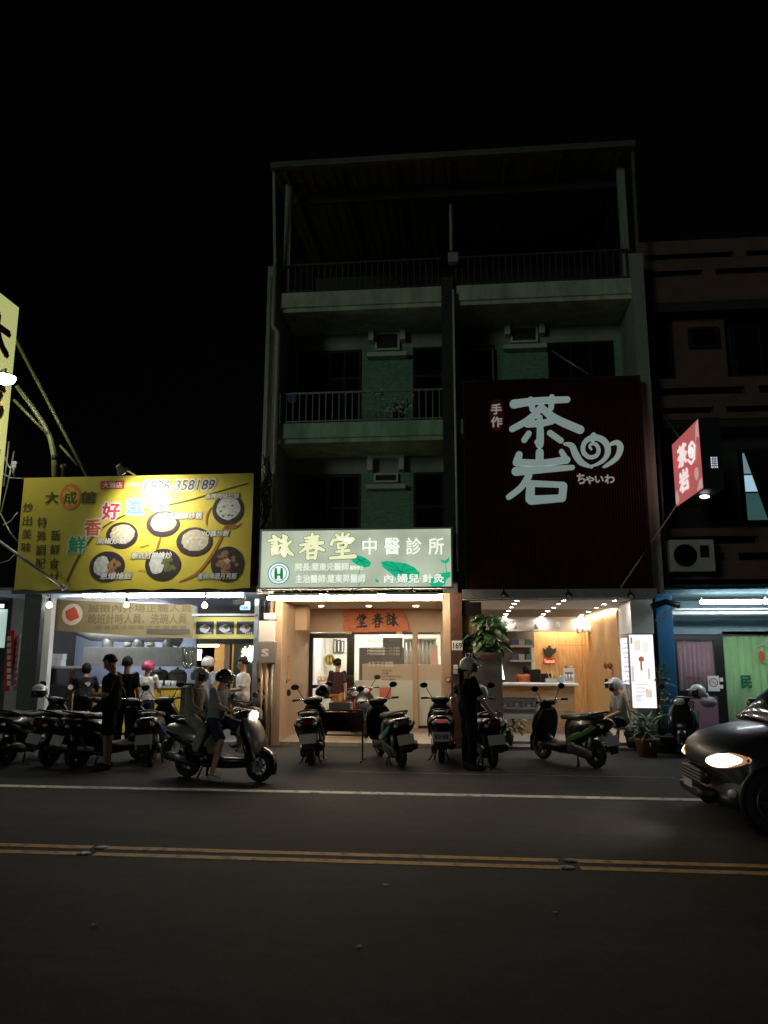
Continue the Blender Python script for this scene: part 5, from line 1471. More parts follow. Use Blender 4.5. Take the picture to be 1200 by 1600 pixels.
MB().prism([(p.x, p.z) for p in P], HY-0.009, HY-0.006).build('emblem_square', mat('emblem_red', (0.5, 0.07, 0.03), 0.7), hb)
x0, x1, z0, z1 = rc(229, 983, 296, 991, HY-0.01)
box('dark_tape', mat('tape', (0.08, 0.06, 0.04), 0.7), hb, x0, x1, HY-0.012, HY-0.004, z0, z1)
# exhaust duct and hood
DY = 17.2
q0 = at(126, 986, DY); 
du = thing('exhaust_duct', 'grey round exhaust duct above the steel hood', 'duct', at(200, 992, DY))
MB().tube([at(124, 984, DY), at(145, 992, DY), at(200, 994, DY), at(262, 994, DY), at(282, 1002, DY)], 0.14, 14).build('pipe', M['steel'], du)
for px, r in ((168, .13), (216, .13), (262, .12)):
    p = at(px, 1012, DY)
    MB().lathe([(r*.8, .28), (r, .1), (r, -.06)], p, n=16).build('branch', M['steel'], du)
for px in (199, 235):
    p = at(px, 1007, DY)
    MB().sph(p, (.11, .1, .07), 12, 6).build('fan_cap', M['white'], du)
x0, x1, z0, z1 = rc(128, 1011, 286, 1039, 16.9)
hd = thing('kitchen_hood', 'long brushed steel kitchen hood over the stove', 'kitchen hood', ((x0+x1)/2, 16.9, z0))
MB().prism([(x0, z0), (x1, z0), (x1-0.03, z1), (x0+0.03, z1)], 16.9, 17.8).build('canopy', M['steel'], hd, bevel=0.01)
box('lip', M['steel'], hd, x0-0.02, x1+0.02, 16.88, 17.82, z0-0.03, z0-0.001)
# menu board with three dish pictures
MY = 16.0
x0, x1, z0, z1 = rc(303, 964, 400, 998, MY)
mbd = thing('menu_board', 'yellow menu board with three dark dish photographs', 'menu board', ((x0+x1)/2, MY, z0))
box('panel', mat('menu_yellow', (0.55, 0.50, 0.12), 0.6, emit=(0.6, 0.55, 0.12), es=0.16), mbd, x0, x1, MY, MY+0.05, z0, z1)
rice = mat('rice', (0.6, 0.62, 0.6), 0.8, vary=0.25, vs=14)
meat = mat('meat', (0.34, 0.17, 0.07), 0.7, vary=0.5, vs=16)
veg = mat('vegetable', (0.12, 0.15, 0.03), 0.7, vary=0.4, vs=16)
for k, px in enumerate((306.5, 338, 370)):
    a0, a1, b0, b1 = rc(px, 971, px+27.5, 991, MY-0.002)
    ph = box('dish_photo', mat('photo_black%d' % k, (0.03, 0.03, 0.05), 0.5), mbd, a0, a1, MY-0.008, MY-0.001, b0, b1)
    pdisc(px+13, 982, 8, 6, MY-0.009, 0.003, 16, None, .12).build('plate_print', rice, ph)
    pdisc(px+16, 980, 4, 3.5, MY-0.0125, 0.002, 12, None, .2).build('food_print', (meat, veg, meat)[k], ph)
    for j in range(4):
        m_ = MB(); prect(px+13+j*3, 988.4, px+15+j*3, 989.8, MY-0.009, 0.001, m_); m_.build('caption', M['print_white'], ph)
# doorway at the right: warm back room with lit characters
RX0, RX1 = at(304, 1040, 19.4).x, FX1-0.06
br_ = thing('back_room', 'warm yellow back room behind the food stall', 'room', ((RX0+RX1)/2, 20, 0.06))
yw = mat('warm_wall', (0.62, 0.45, 0.20), 0.8)
box('wall', yw, br_, RX0-0.2, RX1, 21.6, 21.7, 0.06, 2.7)
box('ceiling', M['ceil'], br_, RX0, RX1, 19.5, 21.6, 2.55, 2.6)
box('header', M['dark_wall'], br_, RX0, RX1, 19.4, 19.5, at(350, 1006, 19.4).z, FZ)
lp = rc(308, 1007, 341, 1010.5, 20.8)
box('wall_lamp', glow('amber_tube', (1, 0.6, 0.25), 30), br_, lp[0], lp[1], 20.8, 20.85, lp[2], lp[3])
lp = rc(304.5, 1015, 314, 1031, 20.8)
box('lamp_column', glow('column_lamp', (1, 0.85, 0.62), 22), br_, lp[0]+.02, lp[1]-.02, 20.8, 20.9, lp[2], lp[3])
x0 = at(352, 1030, 19.6).x
box('door_jamb', M['beige'], br_, x0, x0+0.14, 19.51, 19.7, 0.06, 2.3)
x0, x1, z0, z1 = rc(365, 1006, 399, 1062, 19.3)
box('dark_glass_panel', mat('olive_panel', (0.13, 0.15, 0.09), 0.25), br_, x0, x1, 19.3, 19.36, 0.4, z1)
lc_ = glow('lit_character', (0.95, 1.0, 0.72), 3.0)
ptext('火', lc_, br_, 377, 1010, 389, 1027, 19.28, bold=0.06, name='character', depth=0.01)
ptext('鍋', lc_, br_, 387, 1008, 399, 1035, 19.275, bold=0.06, name='character', depth=0.01)
# hanging ladles
for k in range(5):
    p = at(289+k*3, 1010+(k % 2)*3, 16.9)
    t = thing('ladle', '%s steel ladle hanging right of the hood' % ('leftmost', 'second', 'middle', 'fourth', 'rightmost')[k], 'ladle', p, group='ladles hanging by the hood')
    MB().tube([p, p+V((0, 0, -.36))], 0.012, 6).build('handle', M['chrome'], t)
    MB().sph(p+V((0, 0, -.40)), (.05, .03, .05), 10, 6).build('bowl', M['chrome'], t)
# counter with yellow front
x0, x1, z0, z1 = rc(112, 1072, 281, 1122, 16.4)
kc = thing('yellow_counter', 'yellow fronted stall counter with steel top', 'counter', ((x0+x1)/2, 16.4, 0.06))
cuts = [x0, at(158, 1090, 16.4).x, at(205, 1090, 16.4).x, at(243, 1090, 16.4).x, x1]
for a, b in zip(cuts, cuts[1:]):
    box('front_panel', M['yellow'], kc, a+0.004, b-0.004, 16.4, 16.44, 0.12, z1-0.03)
box('body', M['dark_wall'], kc, x0, x1, 16.441, 17.1, 0.06, z1-0.03)
box('top', M['steel'], kc, x0-0.03, x1+0.03, 16.36, 17.1, z1-0.029, z1)
ptext('大成館', bi, kc, 252, 1085, 274, 1108, 16.397, name='character', depth=0.003)
zc = z1
for k, px in enumerate((211, 219, 239, 250, 262, 271)):
    p = V((at(px, 1070, 16.6).x, 16.6, zc))
    tag(MB().lathe([(.05, 0), (.065, .11), (.055, .115), (.045, .02), (.001, .015)], p, n=12).build('condiment_cup', M['print_white']), '%s white cup on the yellow stall counter' % ('leftmost', 'second from the left', 'third from the left', 'fourth from the left', 'second from the right', 'rightmost')[k], 'cup', 'white cups on the stall counter')
for k, px in enumerate((249, 277)):
    p = V((at(px, 1060, 16.85).x, 16.85, zc))
    t = thing('stock_pot', 'dark round stock pot on the stall counter, %s one' % ('left', 'right')[k], 'pot', p, group='dark pots on the stall counter')
    MB().lathe([(.15, 0), (.2, .04), (.21, .24), (.2, .26)], p, n=20).build('pot', M['darkpot'], t)
    MB().lathe([(.205, .261), (.14, .33), (.03, .36), (.03, .39), (.001, .4)], p, n=20).build('lid', M['darkpot'], t)
x0, x1, z0, z1 = rc(233, 1043, 280, 1046, 17.6)
# stacked boxes on a shelf
x0, x1, z0, z1 = rc(74, 1041, 126, 1044, 17.6)
shf = thing('wall_shelf', 'steel shelf with stacked white boxes at the left of the stall', 'shelf', ((x0+x1)/2, 17.6, z0))
box('board', M['steel'], shf, x0, x1, 17.4, 17.9, z0, z1)
box('bracket', M['dark_metal'], shf, x0+0.05, x0+0.08, 17.45, 17.9, z0-0.9, z0)
box('bracket', M['dark_metal'], shf, x1-0.08, x1-0.05, 17.45, 17.9, z0-0.9, z0)
for k, (px, lev) in enumerate(((83, 0), (93.5, 0), (84, 1), (94, 1), (78, 0))):
    x = at(px, 1038, 17.6).x
    tag(box('paper_box', M['print_white'] if k != 4 else M['beige'], None, x-0.07, x+0.07, 17.5+0.02*k, 17.75, z1+lev*0.145, z1+lev*0.145+0.14, 0.006), ('lower left white box on the stall shelf', 'lower right white box on the stall shelf', 'upper left white box on the stall shelf', 'upper right white box on the stall shelf', 'tan carton at the left end of the stall shelf')[k], 'box', 'boxes on the stall shelf')
x0, x1, z0, z1 = rc(108, 1042, 128, 1078, 18.2)
tag(box('orange_cabinet', mat('orange_brown', (0.35, 0.13, 0.05), 0.7), None, x0, x1, 18.2, 18.5, 0.06, z1, 0.01), 'orange brown cabinet against the stall wall', 'cabinet')
x0, x1, z0, z1 = rc(66, 1072, 112, 1130, 17.0)
tag(box('dark_fridge', M['black'], None, x0, x1, 17.0, 17.6, 0.06, z1+0.02, 0.02), 'black low fridge at the left of the stall', 'fridge')
x0, x1, z0, z1 = rc(284, 1068, 306, 1130, 17.0)
tag(box('dark_cabinet', M['black_frame'], None, x0, x1, 17.0, 17.6, 0.06, z1, 0.01), 'dark brown cabinet at the right end of the yellow counter', 'cabinet')
# blue white number plate
x0, x1, z0, z1 = rc(375, 945, 391, 953, 15.3)
np3 = tag(box('number_plate', mat('plate_cyan', (0.35, 0.62, 0.68), 0.5), None, x0, x1, 15.3, 15.31, z0, z1, 0.002), 'pale blue house number plate 166 above the stall menu board', 'number plate')
ptext('166', mat('plate_blue', (0.02, 0.12, 0.3), 0.5), np3, 377.5, 947, 388, 951.5, 15.299, depth=0.001, bold=0.02)
x0, x1, z0, z1 = rc(381.5, 940, 391, 945, 15.3)
box('upper_plate', M['print_white'], np3, x0, x1, 15.3, 15.31, z0+0.004, z1)
box('mount', M['dark_metal'], np3, x0, x0+0.03, 15.311, 15.33, z0, 2.95)
t = thing('camera_lamp', 'black security camera under the banner beside the blue number plate', 'security camera', at(373, 941, 15.2))
p = t.location.copy()
MB().bar(p+V((-.08, -.06, -.02)), p+V((.06, .1, .03)), .09, .09).build('body', M['black'], t)
MB().tube([p, p+V((0, 0, .13))], .015, 6).build('mount', M['black'], t)
# electricity meter boxes on the wall between stall and clinic
em = thing('meter_box', 'grey electricity meter box with a pale lid and conduits beside the clinic pillar', 'meter box', at(416, 1020, 15.3))
x0, x1, z0, z1 = rc(404, 970, 429, 1003, 15.3)
box('upper_box', M['ceil'], em, x0, x1, 15.3, 15.5, z0, z1, 0.012)
x0, x1, z0, z1 = rc(402, 1003.5, 430, 1036, 15.28)
box('lower_box', mat('meter_grey', (0.22, 0.19, 0.16), 0.6, vary=0.1, vs=6), em, x0, x1, 15.28, 15.5, z0, z1, 0.012)
ptext('S', M['ceil'], em, 408, 1013.5, 420.5, 1026, 15.277, bold=0.05, depth=0.002, name='mark')
x0, x1, z0, z1 = rc(412, 958, 431, 968, 15.3)
box('small_box', M['ceil'], em, x0, x1, 15.3, 15.42, z0, z1, 0.01)
for px, r in ((408, .025), (416, .03), (424, .02)):
    x = at(px, 1090, 15.35).x
    MB().tube([(x, 15.36, 0.02), (x, 15.36, at(416, 1037, 15.35).z)], r, 8).build('conduit', M['beige'] if r > .02 else M['grey_frame'], em)
    MB().tube([(x, 15.36, at(416, 957, 15.35).z), (x+0.02, 15.36, 2.95)], r*.8, 8).build('conduit', M['dark_metal'], em)
# left neighbour
nb = thing('neighbour_stall', 'dark neighbouring stall at the left edge with a lit white panel', 'stall', (-10, 16, 0))
box('dark_post', M['dark_metal'], nb, at(29, 1050, 15.4).x, at(56, 1050, 15.4).x, 15.4, 15.6, 0.02, 3.0)
box('back_wall', M['dark_wall'], nb, -16, FX0-0.12, 18.5, 18.7, 0.06, 3.0)
box('ceiling', M['dark_wall'], nb, -16, FX0-0.12, 15.2, 18.5, 3.0, 3.06)
x0, x1, z0, z1 = rc(-60, 952, 8, 1012, 16.5)
box('lit_panel', glow('panel_green', (0.55, 0.75, 0.68), 0.6), nb, x0, x1, 16.5, 16.55, z0, z1)
x0, x1, z0, z1 = rc(-60, 944, 5, 950, 16.4)
box('lamp', glow('neighbour_lamp', (0.8, 0.9, 1.0), 1.5), nb, x0, x1, 16.38, 16.44, z0, z1)
for k, (a, b, y0, y1) in enumerate(((9, 19, 985, 1080), (19, 28, 993, 1072))):
    x0, x1, z0, z1 = rc(a, y0, b, y1, 15.6+0.05*k)
    t = tag(box('vertical_banner', mat('banner_red%d' % k, ((0.55, 0.03, 0.03) if k == 0 else (0.55, 0.5, 0.5)), 0.7), None, x0, x1, 15.6+.05*k, 15.61+.05*k, z0, z1), ('red vertical banner with white rows beside the dark post at the left edge', 'pale vertical banner behind the red one at the left edge')[k], 'banner')
    for j in range(8):
        m_ = MB(); prect(a+2, y0+9+j*10, b-2 if k == 0 else b-1.5, y0+16+j*10, 15.597+.05*k, .002, m_)
        m_.build('printed_square', M['print_white'] if k == 0 else M['red'], t)
# ---------------------------------------------------------------- big yellow banner
BYY = 14.6
C4 = [at(37, 745, BYY), at(396.5, 741, BYY), at(390, 920.5, BYY), at(22, 921.5, BYY)]
bx0, bx1 = (C4[0].x+C4[3].x)/2, (C4[1].x+C4[2].x)/2
bz0, bz1 = (C4[2].z+C4[3].z)/2, (C4[0].z+C4[1].z)/2
yb = thing('yellow_banner', 'large yellow food banner with seven dark dishes and colourful characters', 'banner', ((bx0+bx1)/2, BYY, bz0))
ym = mat('banner_yellow', (0.66, 0.54, 0.06), 0.55, vary=0.10, vs=1.3)
# sheet with slight sag and wrinkles
NX, NZ = 48, 24
vs, fc = [], []
for j in range(NZ+1):
    for i in range(NX+1):
        u, w = i/NX, j/NZ
        edge = min(u, 1-u, w, 1-w)
        y = BYY+0.007+0.004*math.sin(u*23+w*7)*math.exp(-edge*9)+0.0045*math.sin(u*60)*math.exp(-w*14)
        vs.append((bx0+(bx1-bx0)*u, y, bz0+(bz1-bz0)*w+(0.015*math.sin(u*40) if j == 0 else 0)))
for j in range(NZ):
    for i in range(NX):
        a = j*(NX+1)+i
        fc.append((a, a+1, a+NX+2, a+NX+1))
MB().add(vs, fc, 0, True).build('sheet', ym, yb)
box('frame', M['dark_metal'], yb, bx0+0.02, bx1-0.02, BYY+0.04, BYY+0.10, bz0+0.02, bz1-0.02)
q = BYY-0.006
dk = mat('brown_green_ink', (0.10, 0.085, 0.015), 0.7)
og = mat('orange_ink2', (0.75, 0.22, 0.02), 0.6)
wt = M['print_white']
pdisc(110, 776, 16.5, 20, q, 0.002).build('emblem', og, yb)
pdisc(110, 776, 12.5, 15.5, q-0.0022, 0.002).build('emblem', ym, yb)
mb = MB()
for a in range(5):
    t = a*1.26
    stroke([(110+14*math.cos(t), 776+17*math.sin(t)), (110+11*math.cos(t+.5), 776+13*math.sin(t+.5)), (110+5*math.cos(t+.9), 776+7*math.sin(t+.9))], 4, q-0.0044, .002, mb, taper=[1, .8, .4])
mb.build('emblem_flame', og, yb)
for ch, a in (('大', (70, 768, 91, 787)), ('成', (99, 768, 120, 788)), ('館', (126, 767, 149, 787))):
    ptext(ch, dk, yb, *a, q-0.008, bold=0.035, depth=0.003, name='character')
x0, x1, z0, z1 = rc(157, 751, 194, 764, q)
rb = box('red_label', M['red'], yb, x0, x1, q-0.004, q, z0, z1)
ptext('大雅店', wt, rb, 160, 753, 191, 762, q-0.005, bold=0.02, depth=0.002)
ptext('訂購專線', wt, yb, 197, 754, 218, 760, q-0.001, depth=0.002)
ptext('0926-358189', wt, yb, 222, 748, 338, 768, q-0.001, bold=0.055, shear=.2, depth=0.002)
ptext('0926-358189', mat('navy_ink', (0.03, 0.05, 0.14), 0.6), yb, 224, 750, 336, 766, q-0.004, bold=0.012, shear=.2, depth=0.003)
cols = dict(鮮=(0.02, 0.38, 0.2), 香=(0.7, 0.14, 0.03), 好=(0.6, 0.03, 0.09), 滋=(0.03, 0.3, 0.62), 味=(0.62, 0.08, 0.16))
for ch, a in (('鮮', (106, 838, 134, 864)), ('香', (131, 811, 158, 837)), ('好', (159, 785, 187, 812)), ('滋', (197, 780, 224, 804)), ('味', (236, 776, 262, 799))):
    ptext(ch, wt, yb, a[0]-2.5, a[1]-2.5, a[2]+2.5, a[3]+2.5, q-0.006, bold=0.12, depth=0.002, name='character')
    ptext(ch, mat('ink_'+str(ord(ch)), cols[ch], 0.6), yb, *a, q-0.0095, bold=0.03, depth=0.003, name='character')
for s_, xx, y0, y1 in (('炒出美味', 43, 783, 866), ('特殊調配', 65, 806, 892), ('新鮮食材', 86, 826, 914)):
    n = len(s_); h = (y1-y0)/n
    for i, ch in enumerate(s_):
        yy = y0+i*h
        xo = xx - 6*(yy-y0)/83*0.6
        ptext(ch, dk, yb, xo-7, yy+2, xo+8, yy+h-3, q-0.001, bold=0.015, depth=0.003, name='character')
mb = MB()
stroke([(105, 907), (124, 868), (152, 832), (190, 807), (235, 794), (290, 783), (345, 767), (388, 755)], 2.6, q-0.0005, .002, mb, taper=[1.3, 1.4, 1.2, 1, .9, .9, .8, .7])
mb.build('arc_line', dk, yb)
mb = MB()
br2 = mat('ochre_ink', (0.40, 0.16, 0.015), 0.6)
for i, (pts, w) in enumerate((([(280, 909), (306, 897), (326, 874), (343, 845), (353, 822), (372, 822)], 4.5), ([(322, 820), (323, 805), (330, 793)], 3.5), ([(244, 860), (247, 850), (251, 838)], 3.5), ([(219, 855), (232, 851)], 3), ([(216, 892), (226, 890)], 3), ([(352, 826), (366, 824), (377, 818)], 3.5))):
    stroke(pts, w, q-0.0028-0.0006*i, .0015, mb, taper=[.4]+[1]*(len(pts)-2)+[.4])
mb.build('ochre_swirl', br2, yb)
dishes = [(190, 836, 25, 20, 0), (254, 818, 26, 20, 0), (167, 885, 28, 23, 1), (254, 882, 28, 24, 2), (303, 846, 28, 22, 0), (355.5, 796, 24, 24, 3), (355, 881, 26, 27, 4)]
bowl = mat('bowl_print', (0.035, 0.022, 0.03), 0.5)
rice2 = mat('fried_rice', (0.58, 0.50, 0.34), 0.8, vary=0.3, vs=18)
for (px, py, rx, ry, kd) in dishes:
    dm = pdisc(px, py, rx, ry, q-0.010, 0.003, 30).build('dish_print', bowl, yb)
    if kd in (0, 3):
        pdisc(px+1, py-2, rx*.76, ry*.74, q-0.0135, 0.002, 26, None, .06).build('rice_print', rice2 if kd == 0 else rice, dm)
        mb = MB()
        for k in range(26 if kd == 0 else 6):
            a = rnd.uniform(0, 6.3); r = rnd.random()**.5*.62
            pdisc(px+1+rx*r*math.cos(a), py-2+ry*r*math.sin(a), 2.2, 1.8, q-0.0158-0.0001*k, .0008, 6, mb, .3)
        mb.build('topping', (meat if kd == 0 else veg), dm) if kd == 3 else mb.build('topping', rice, dm)
    elif kd in (1, 2):
        pdisc(px-rx*.33, py-1, rx*.42, ry*.66, q-0.0135, 0.002, 20, None, .1).build('rice_print', rice, dm)
        mb = MB()
        for k in range(22):
            a = rnd.uniform(0, 6.3); r = rnd.random()**.5
            pdisc(px+rx*.34+rx*.36*r*math.cos(a), py-2+ry*.58*r*math.sin(a), 3.4, 3, q-0.0135-0.00012*k, .0008, 6, mb, .35)
        mb.build('topping', meat if kd == 1 else veg, dm)
    else:
        mb = MB()
        for k in range(26):
            a = rnd.uniform(0, 6.3); r = rnd.random()**.5*.62
            pdisc(px+rx*r*math.cos(a), py-3+ry*r*math.sin(a), 4, 3.4, q-0.0135-0.0001*k, .0008, 6, mb, .35)
        mb.build('topping', meat, dm)
        pdisc(px, py-5, 6, 5, q-0.0165, .001, 4, None, .1).build('egg_print', rice2, dm)
for s_, a in (('黑椒炒飯', (150, 840, 198, 850)), ('泰式椒麻炒飯', (250, 800, 316, 811)), ('XO醬炒飯', (312, 828, 358, 838)), ('蔥爆燴飯', (155, 894, 206, 905)), ('泰式打拋燴炒', (204, 862, 268, 873)), ('香辣肉絲炒飯', (320, 770, 374, 779)), ('香烤啤酒月亮飯', (308, 895, 370, 905))):
    ptext(s_, M['ink'], yb, a[0]-.6, a[1]-.6, a[2]+.6, a[3]+.6, q-0.0195, bold=0.05, shear=.15, depth=0.001)
    ptext(s_, wt, yb, *a, q-0.0212, bold=0.02, shear=.15, depth=0.002)
# ink lies flat on the cloth: press every printed layer down to a film
def press(o):
    for c in o.children:
        if not c.name.startswith(('sheet', 'frame')):
            d_ = wloc(c).y
            for v in c.data.vertices:
                v.co.y = BYY-0.003+(v.co.y+d_-(BYY-0.006))*0.15-d_
        press(c)
press(yb)
# two floodlights: one on an arm over the banner, one on the vertical sign
def floodlight(label, base, head, aim, power, spot, blend, glowv, colr=(1, .95, .8)):
    t = thing('floodlight', label, 'floodlight', head)
    MB().tube([base, V(base).lerp(V(head), .5)+V((0, 0, .03)), head], 0.018, 8).build('arm', M['galvan'], t)
    d = (V(aim)-V(head)).normalized()
    a, b = frame_of(d)
    rs = []
    for h, r in ((-.10, .03), (-.09, .055), (.0, .075), (.06, .115)):
        rs.append([V(head)+d*h+a*r*math.cos(2*PI*k/16)+b*r*math.sin(2*PI*k/16) for k in range(16)])
    MB().rings(rs).build('housing', M['grey_frame'], t)
    rs = [[V(head)+d*h+a*r*math.cos(2*PI*k/16)+b*r*math.sin(2*PI*k/16) for k in range(16)] for h, r in ((.061, .105), (.075, .09), (.085, .04), (.086, .005))]
    MB().rings(rs).build('lens', glow('flood_lens', colr, glowv), t)
    ld = bpy.data.lights.new('flood_beam', 'SPOT')
    ld.energy = power; ld.spot_size = spot; ld.spot_blend = blend; ld.shadow_soft_size = 0.05; ld.color = colr
    lo_ = bpy.data.objects.new('flood_beam', ld); COL.objects.link(lo_)
    lo_.parent = t
    q_ = d.to_track_quat('-Z', 'Y')
    lo_.location = d*0.1; lo_.rotation_euler = q_.to_euler()
    return t
tip = at(187, 733, 13.95); base = V((at(212, 744, 14.62).x, 14.62, bz1))
floodlight('small grey floodlight on an arm over the top of the yellow banner', base, at(189, 733, 13.6), at(244, 806, BYY), 330, R(128), 1.0, 4)
# ---------------------------------------------------------------- vertical yellow sign at the left edge
vx = at(22, 560, 15.2).x
vz0, vz1 = at(3, 735, 15.2).z, at(27, 481, 15.2).z
vs_ = thing('vertical_sign', 'tall yellow vertical sign board with dark characters at the left edge', 'sign', (vx, 14.4, vz0))
box('board', mat('sign_yellow', (0.72, 0.60, 0.16), 0.5, vary=0.05, vs=2, emit=(0.64, 0.68, 0.26), es=0.62), vs_, vx-0.3, vx, 13.3, 15.2, vz0-1.6, vz1)
def vface(d=0.006):
    return lambda X, Z, e=0: V((vx+d+e, 13.3+X, Z))
for i, ch in enumerate('大成館'):
    zc = vz1-0.62-i*1.38
    text(ch, og, vs_, 0.62, 1.72, zc-.72, zc+.22, 0, face=vface(0.004), bold=0.07, name='character')
    text(ch, M['ink'], vs_, 0.66, 1.68, zc-.68, zc+.18, 0, face=vface(0.008), bold=0.03, name='character')
hp = at(7, 590, 13.75)
t = thing('floodlight', 'bright white dome floodlight on an arm in front of the vertical yellow sign', 'floodlight', hp)
MB().lathe([(.22, .02), (.21, .05), (.12, .08), (.03, .1), (.001, .1)], hp, n=24).build('hood', M['dark_metal'], t)
MB().lathe([(.20, .018), (.205, -.02), (.17, -.08), (.09, -.12), (.001, -.13)], hp, n=24).build('dome', glow('flood_dome', (1, 1, .92), 60), t)
MB().tube([hp+V((0, 0, .09)), hp+V((-.05, .1, .22)), (vx-.05, 14.2, hp.z+.2)], .02, 8).build('arm', M['galvan'], t)
# poles above the stall roof
pg = M['pole_green']
t = thing('bracing_pole', 'long straight painted pole slanting from the vertical sign to the stall roof', 'pole', at(100, 690, 15.4))
MB().tube([at(24, 530, 15.3), at(138, 748, 15.7)], 0.04, 8).build('shaft', pg, t)
MB().tube([at(94, 696, 15.5), at(122, 728, 15.6)], 0.025, 8).build('strut', pg, t)
t = thing('bent_pipe', 'bent greenish pipe curving down to the banner top', 'pipe', at(84, 740, 15.3))
MB().tube([at(26, 603, 15.1), at(50, 635, 15.2), at(68, 662, 15.3), at(79, 685, 15.3), at(85, 712, 15.3), at(86, 752, 15.3)], [.045, .05, .055, .06, .065, .065], 10).build('shaft', pg, t)
MB().tube([at(22, 625, 15.1), at(74, 678, 15.25)], 0.03, 8).build('branch', pg, t)
p = at(86, 716, 15.3)
MB().lathe([(.07, -.05), (.075, 0), (.07, .05)], p, n=12).build('collar', M['dark_metal'], t)
t = thing('silver_stay', 'silver stay pole crossing the lower left of the yellow banner', 'pole', at(50, 880, 14.2))
MB().tube([at(-12, 838, 13.9), at(100, 918, 14.45)], 0.03, 8).build('shaft', M['galvan'], t)
MB().sph(at(100, 918, 14.45), (.06, .05, .06), 10, 6).build('joint', M['galvan'], t)
cbm = MB()
for k, (a, b) in enumerate((((2, 700), (24, 745)), ((14, 690), (6, 760)), ((22, 705), (2, 800)), ((-5, 735), (38, 748)), ((0, 800), (30, 850)), ((5, 820), (28, 800)), ((0, 880), (28, 862)))):
    cbm.tube([at(*a, 15.2), at((a[0]+b[0])/2, (a[1]+b[1])/2+5, 15.2), at(*b, 15.2)], 0.016, 5)
tag(cbm.build('overhead_cables', M['galvan']), 'loose grey cables and rods left of the yellow banner', 'cables')
t = thing('insulator', 'small pale insulator fitting left of the banner top', 'insulator', at(22, 730, 15.1))
MB().lathe([(.02, .16), (.05, .14), (.035, .08), (.05, .05), (.035, 0), (.02, -.1)], at(22, 732, 15.1), n=12).build('body', M['print_white'], t)
t = thing('roof_cowl', 'little pale roof cowl standing above the yellow banner', 'cowl', at(99, 735, 15.6))
MB().lathe([(.04, -.2), (.04, .05), (.08, .05), (.07, .12), (.001, .16)], at(99, 735, 15.6), n=12).build('body', M['galvan'], t)

# ================================================================ SCOOTERS
def paint(name, c, rough=0.25):
    return mat(name, c, rough, spec=0.35, coat=0.2)
def wheel(par, nm, x, r, w):
    t = MB().torus((x, 0, r), 'Y', r-w*0.48, w*0.5, 28, 10).build('tyre', M['tyre'], None)
    rim = MB().lathe([(r-w*0.95, -w*.3), (r-w*.9, -w*.36), (r-w*.9, w*.36), (r-w*.95, w*.3)], (x, 0, r), 'Y', 24, cap=False)
    rim.lathe([(.05, -w*.4), (.05, w*.4)], (x, 0, r), 'Y', 14)
    for k in range(5):
        a = k*2*PI/5+0.3
        rim.bar((x+.03*math.cos(a), 0, r+.03*math.sin(a)), (x+(r-w*.9)*math.cos(a), 0, r+(r-w*.9)*math.sin(a)), 0.03, 0.035, up=V((0, 1, 0)))
    h = MB().lathe([(.085, -w*.52), (.085, -w*.46), (.03, -w*.45)], (x, 0, r), 'Y', 18).build(nm, M['rim'], par, world=False)
    ro = rim.build('rim', M['rim'], None); ro.parent = h
    t.parent = h
    return h
def P_(mb, nm, m, par):
    return mb.build(nm, m, par, world=False)
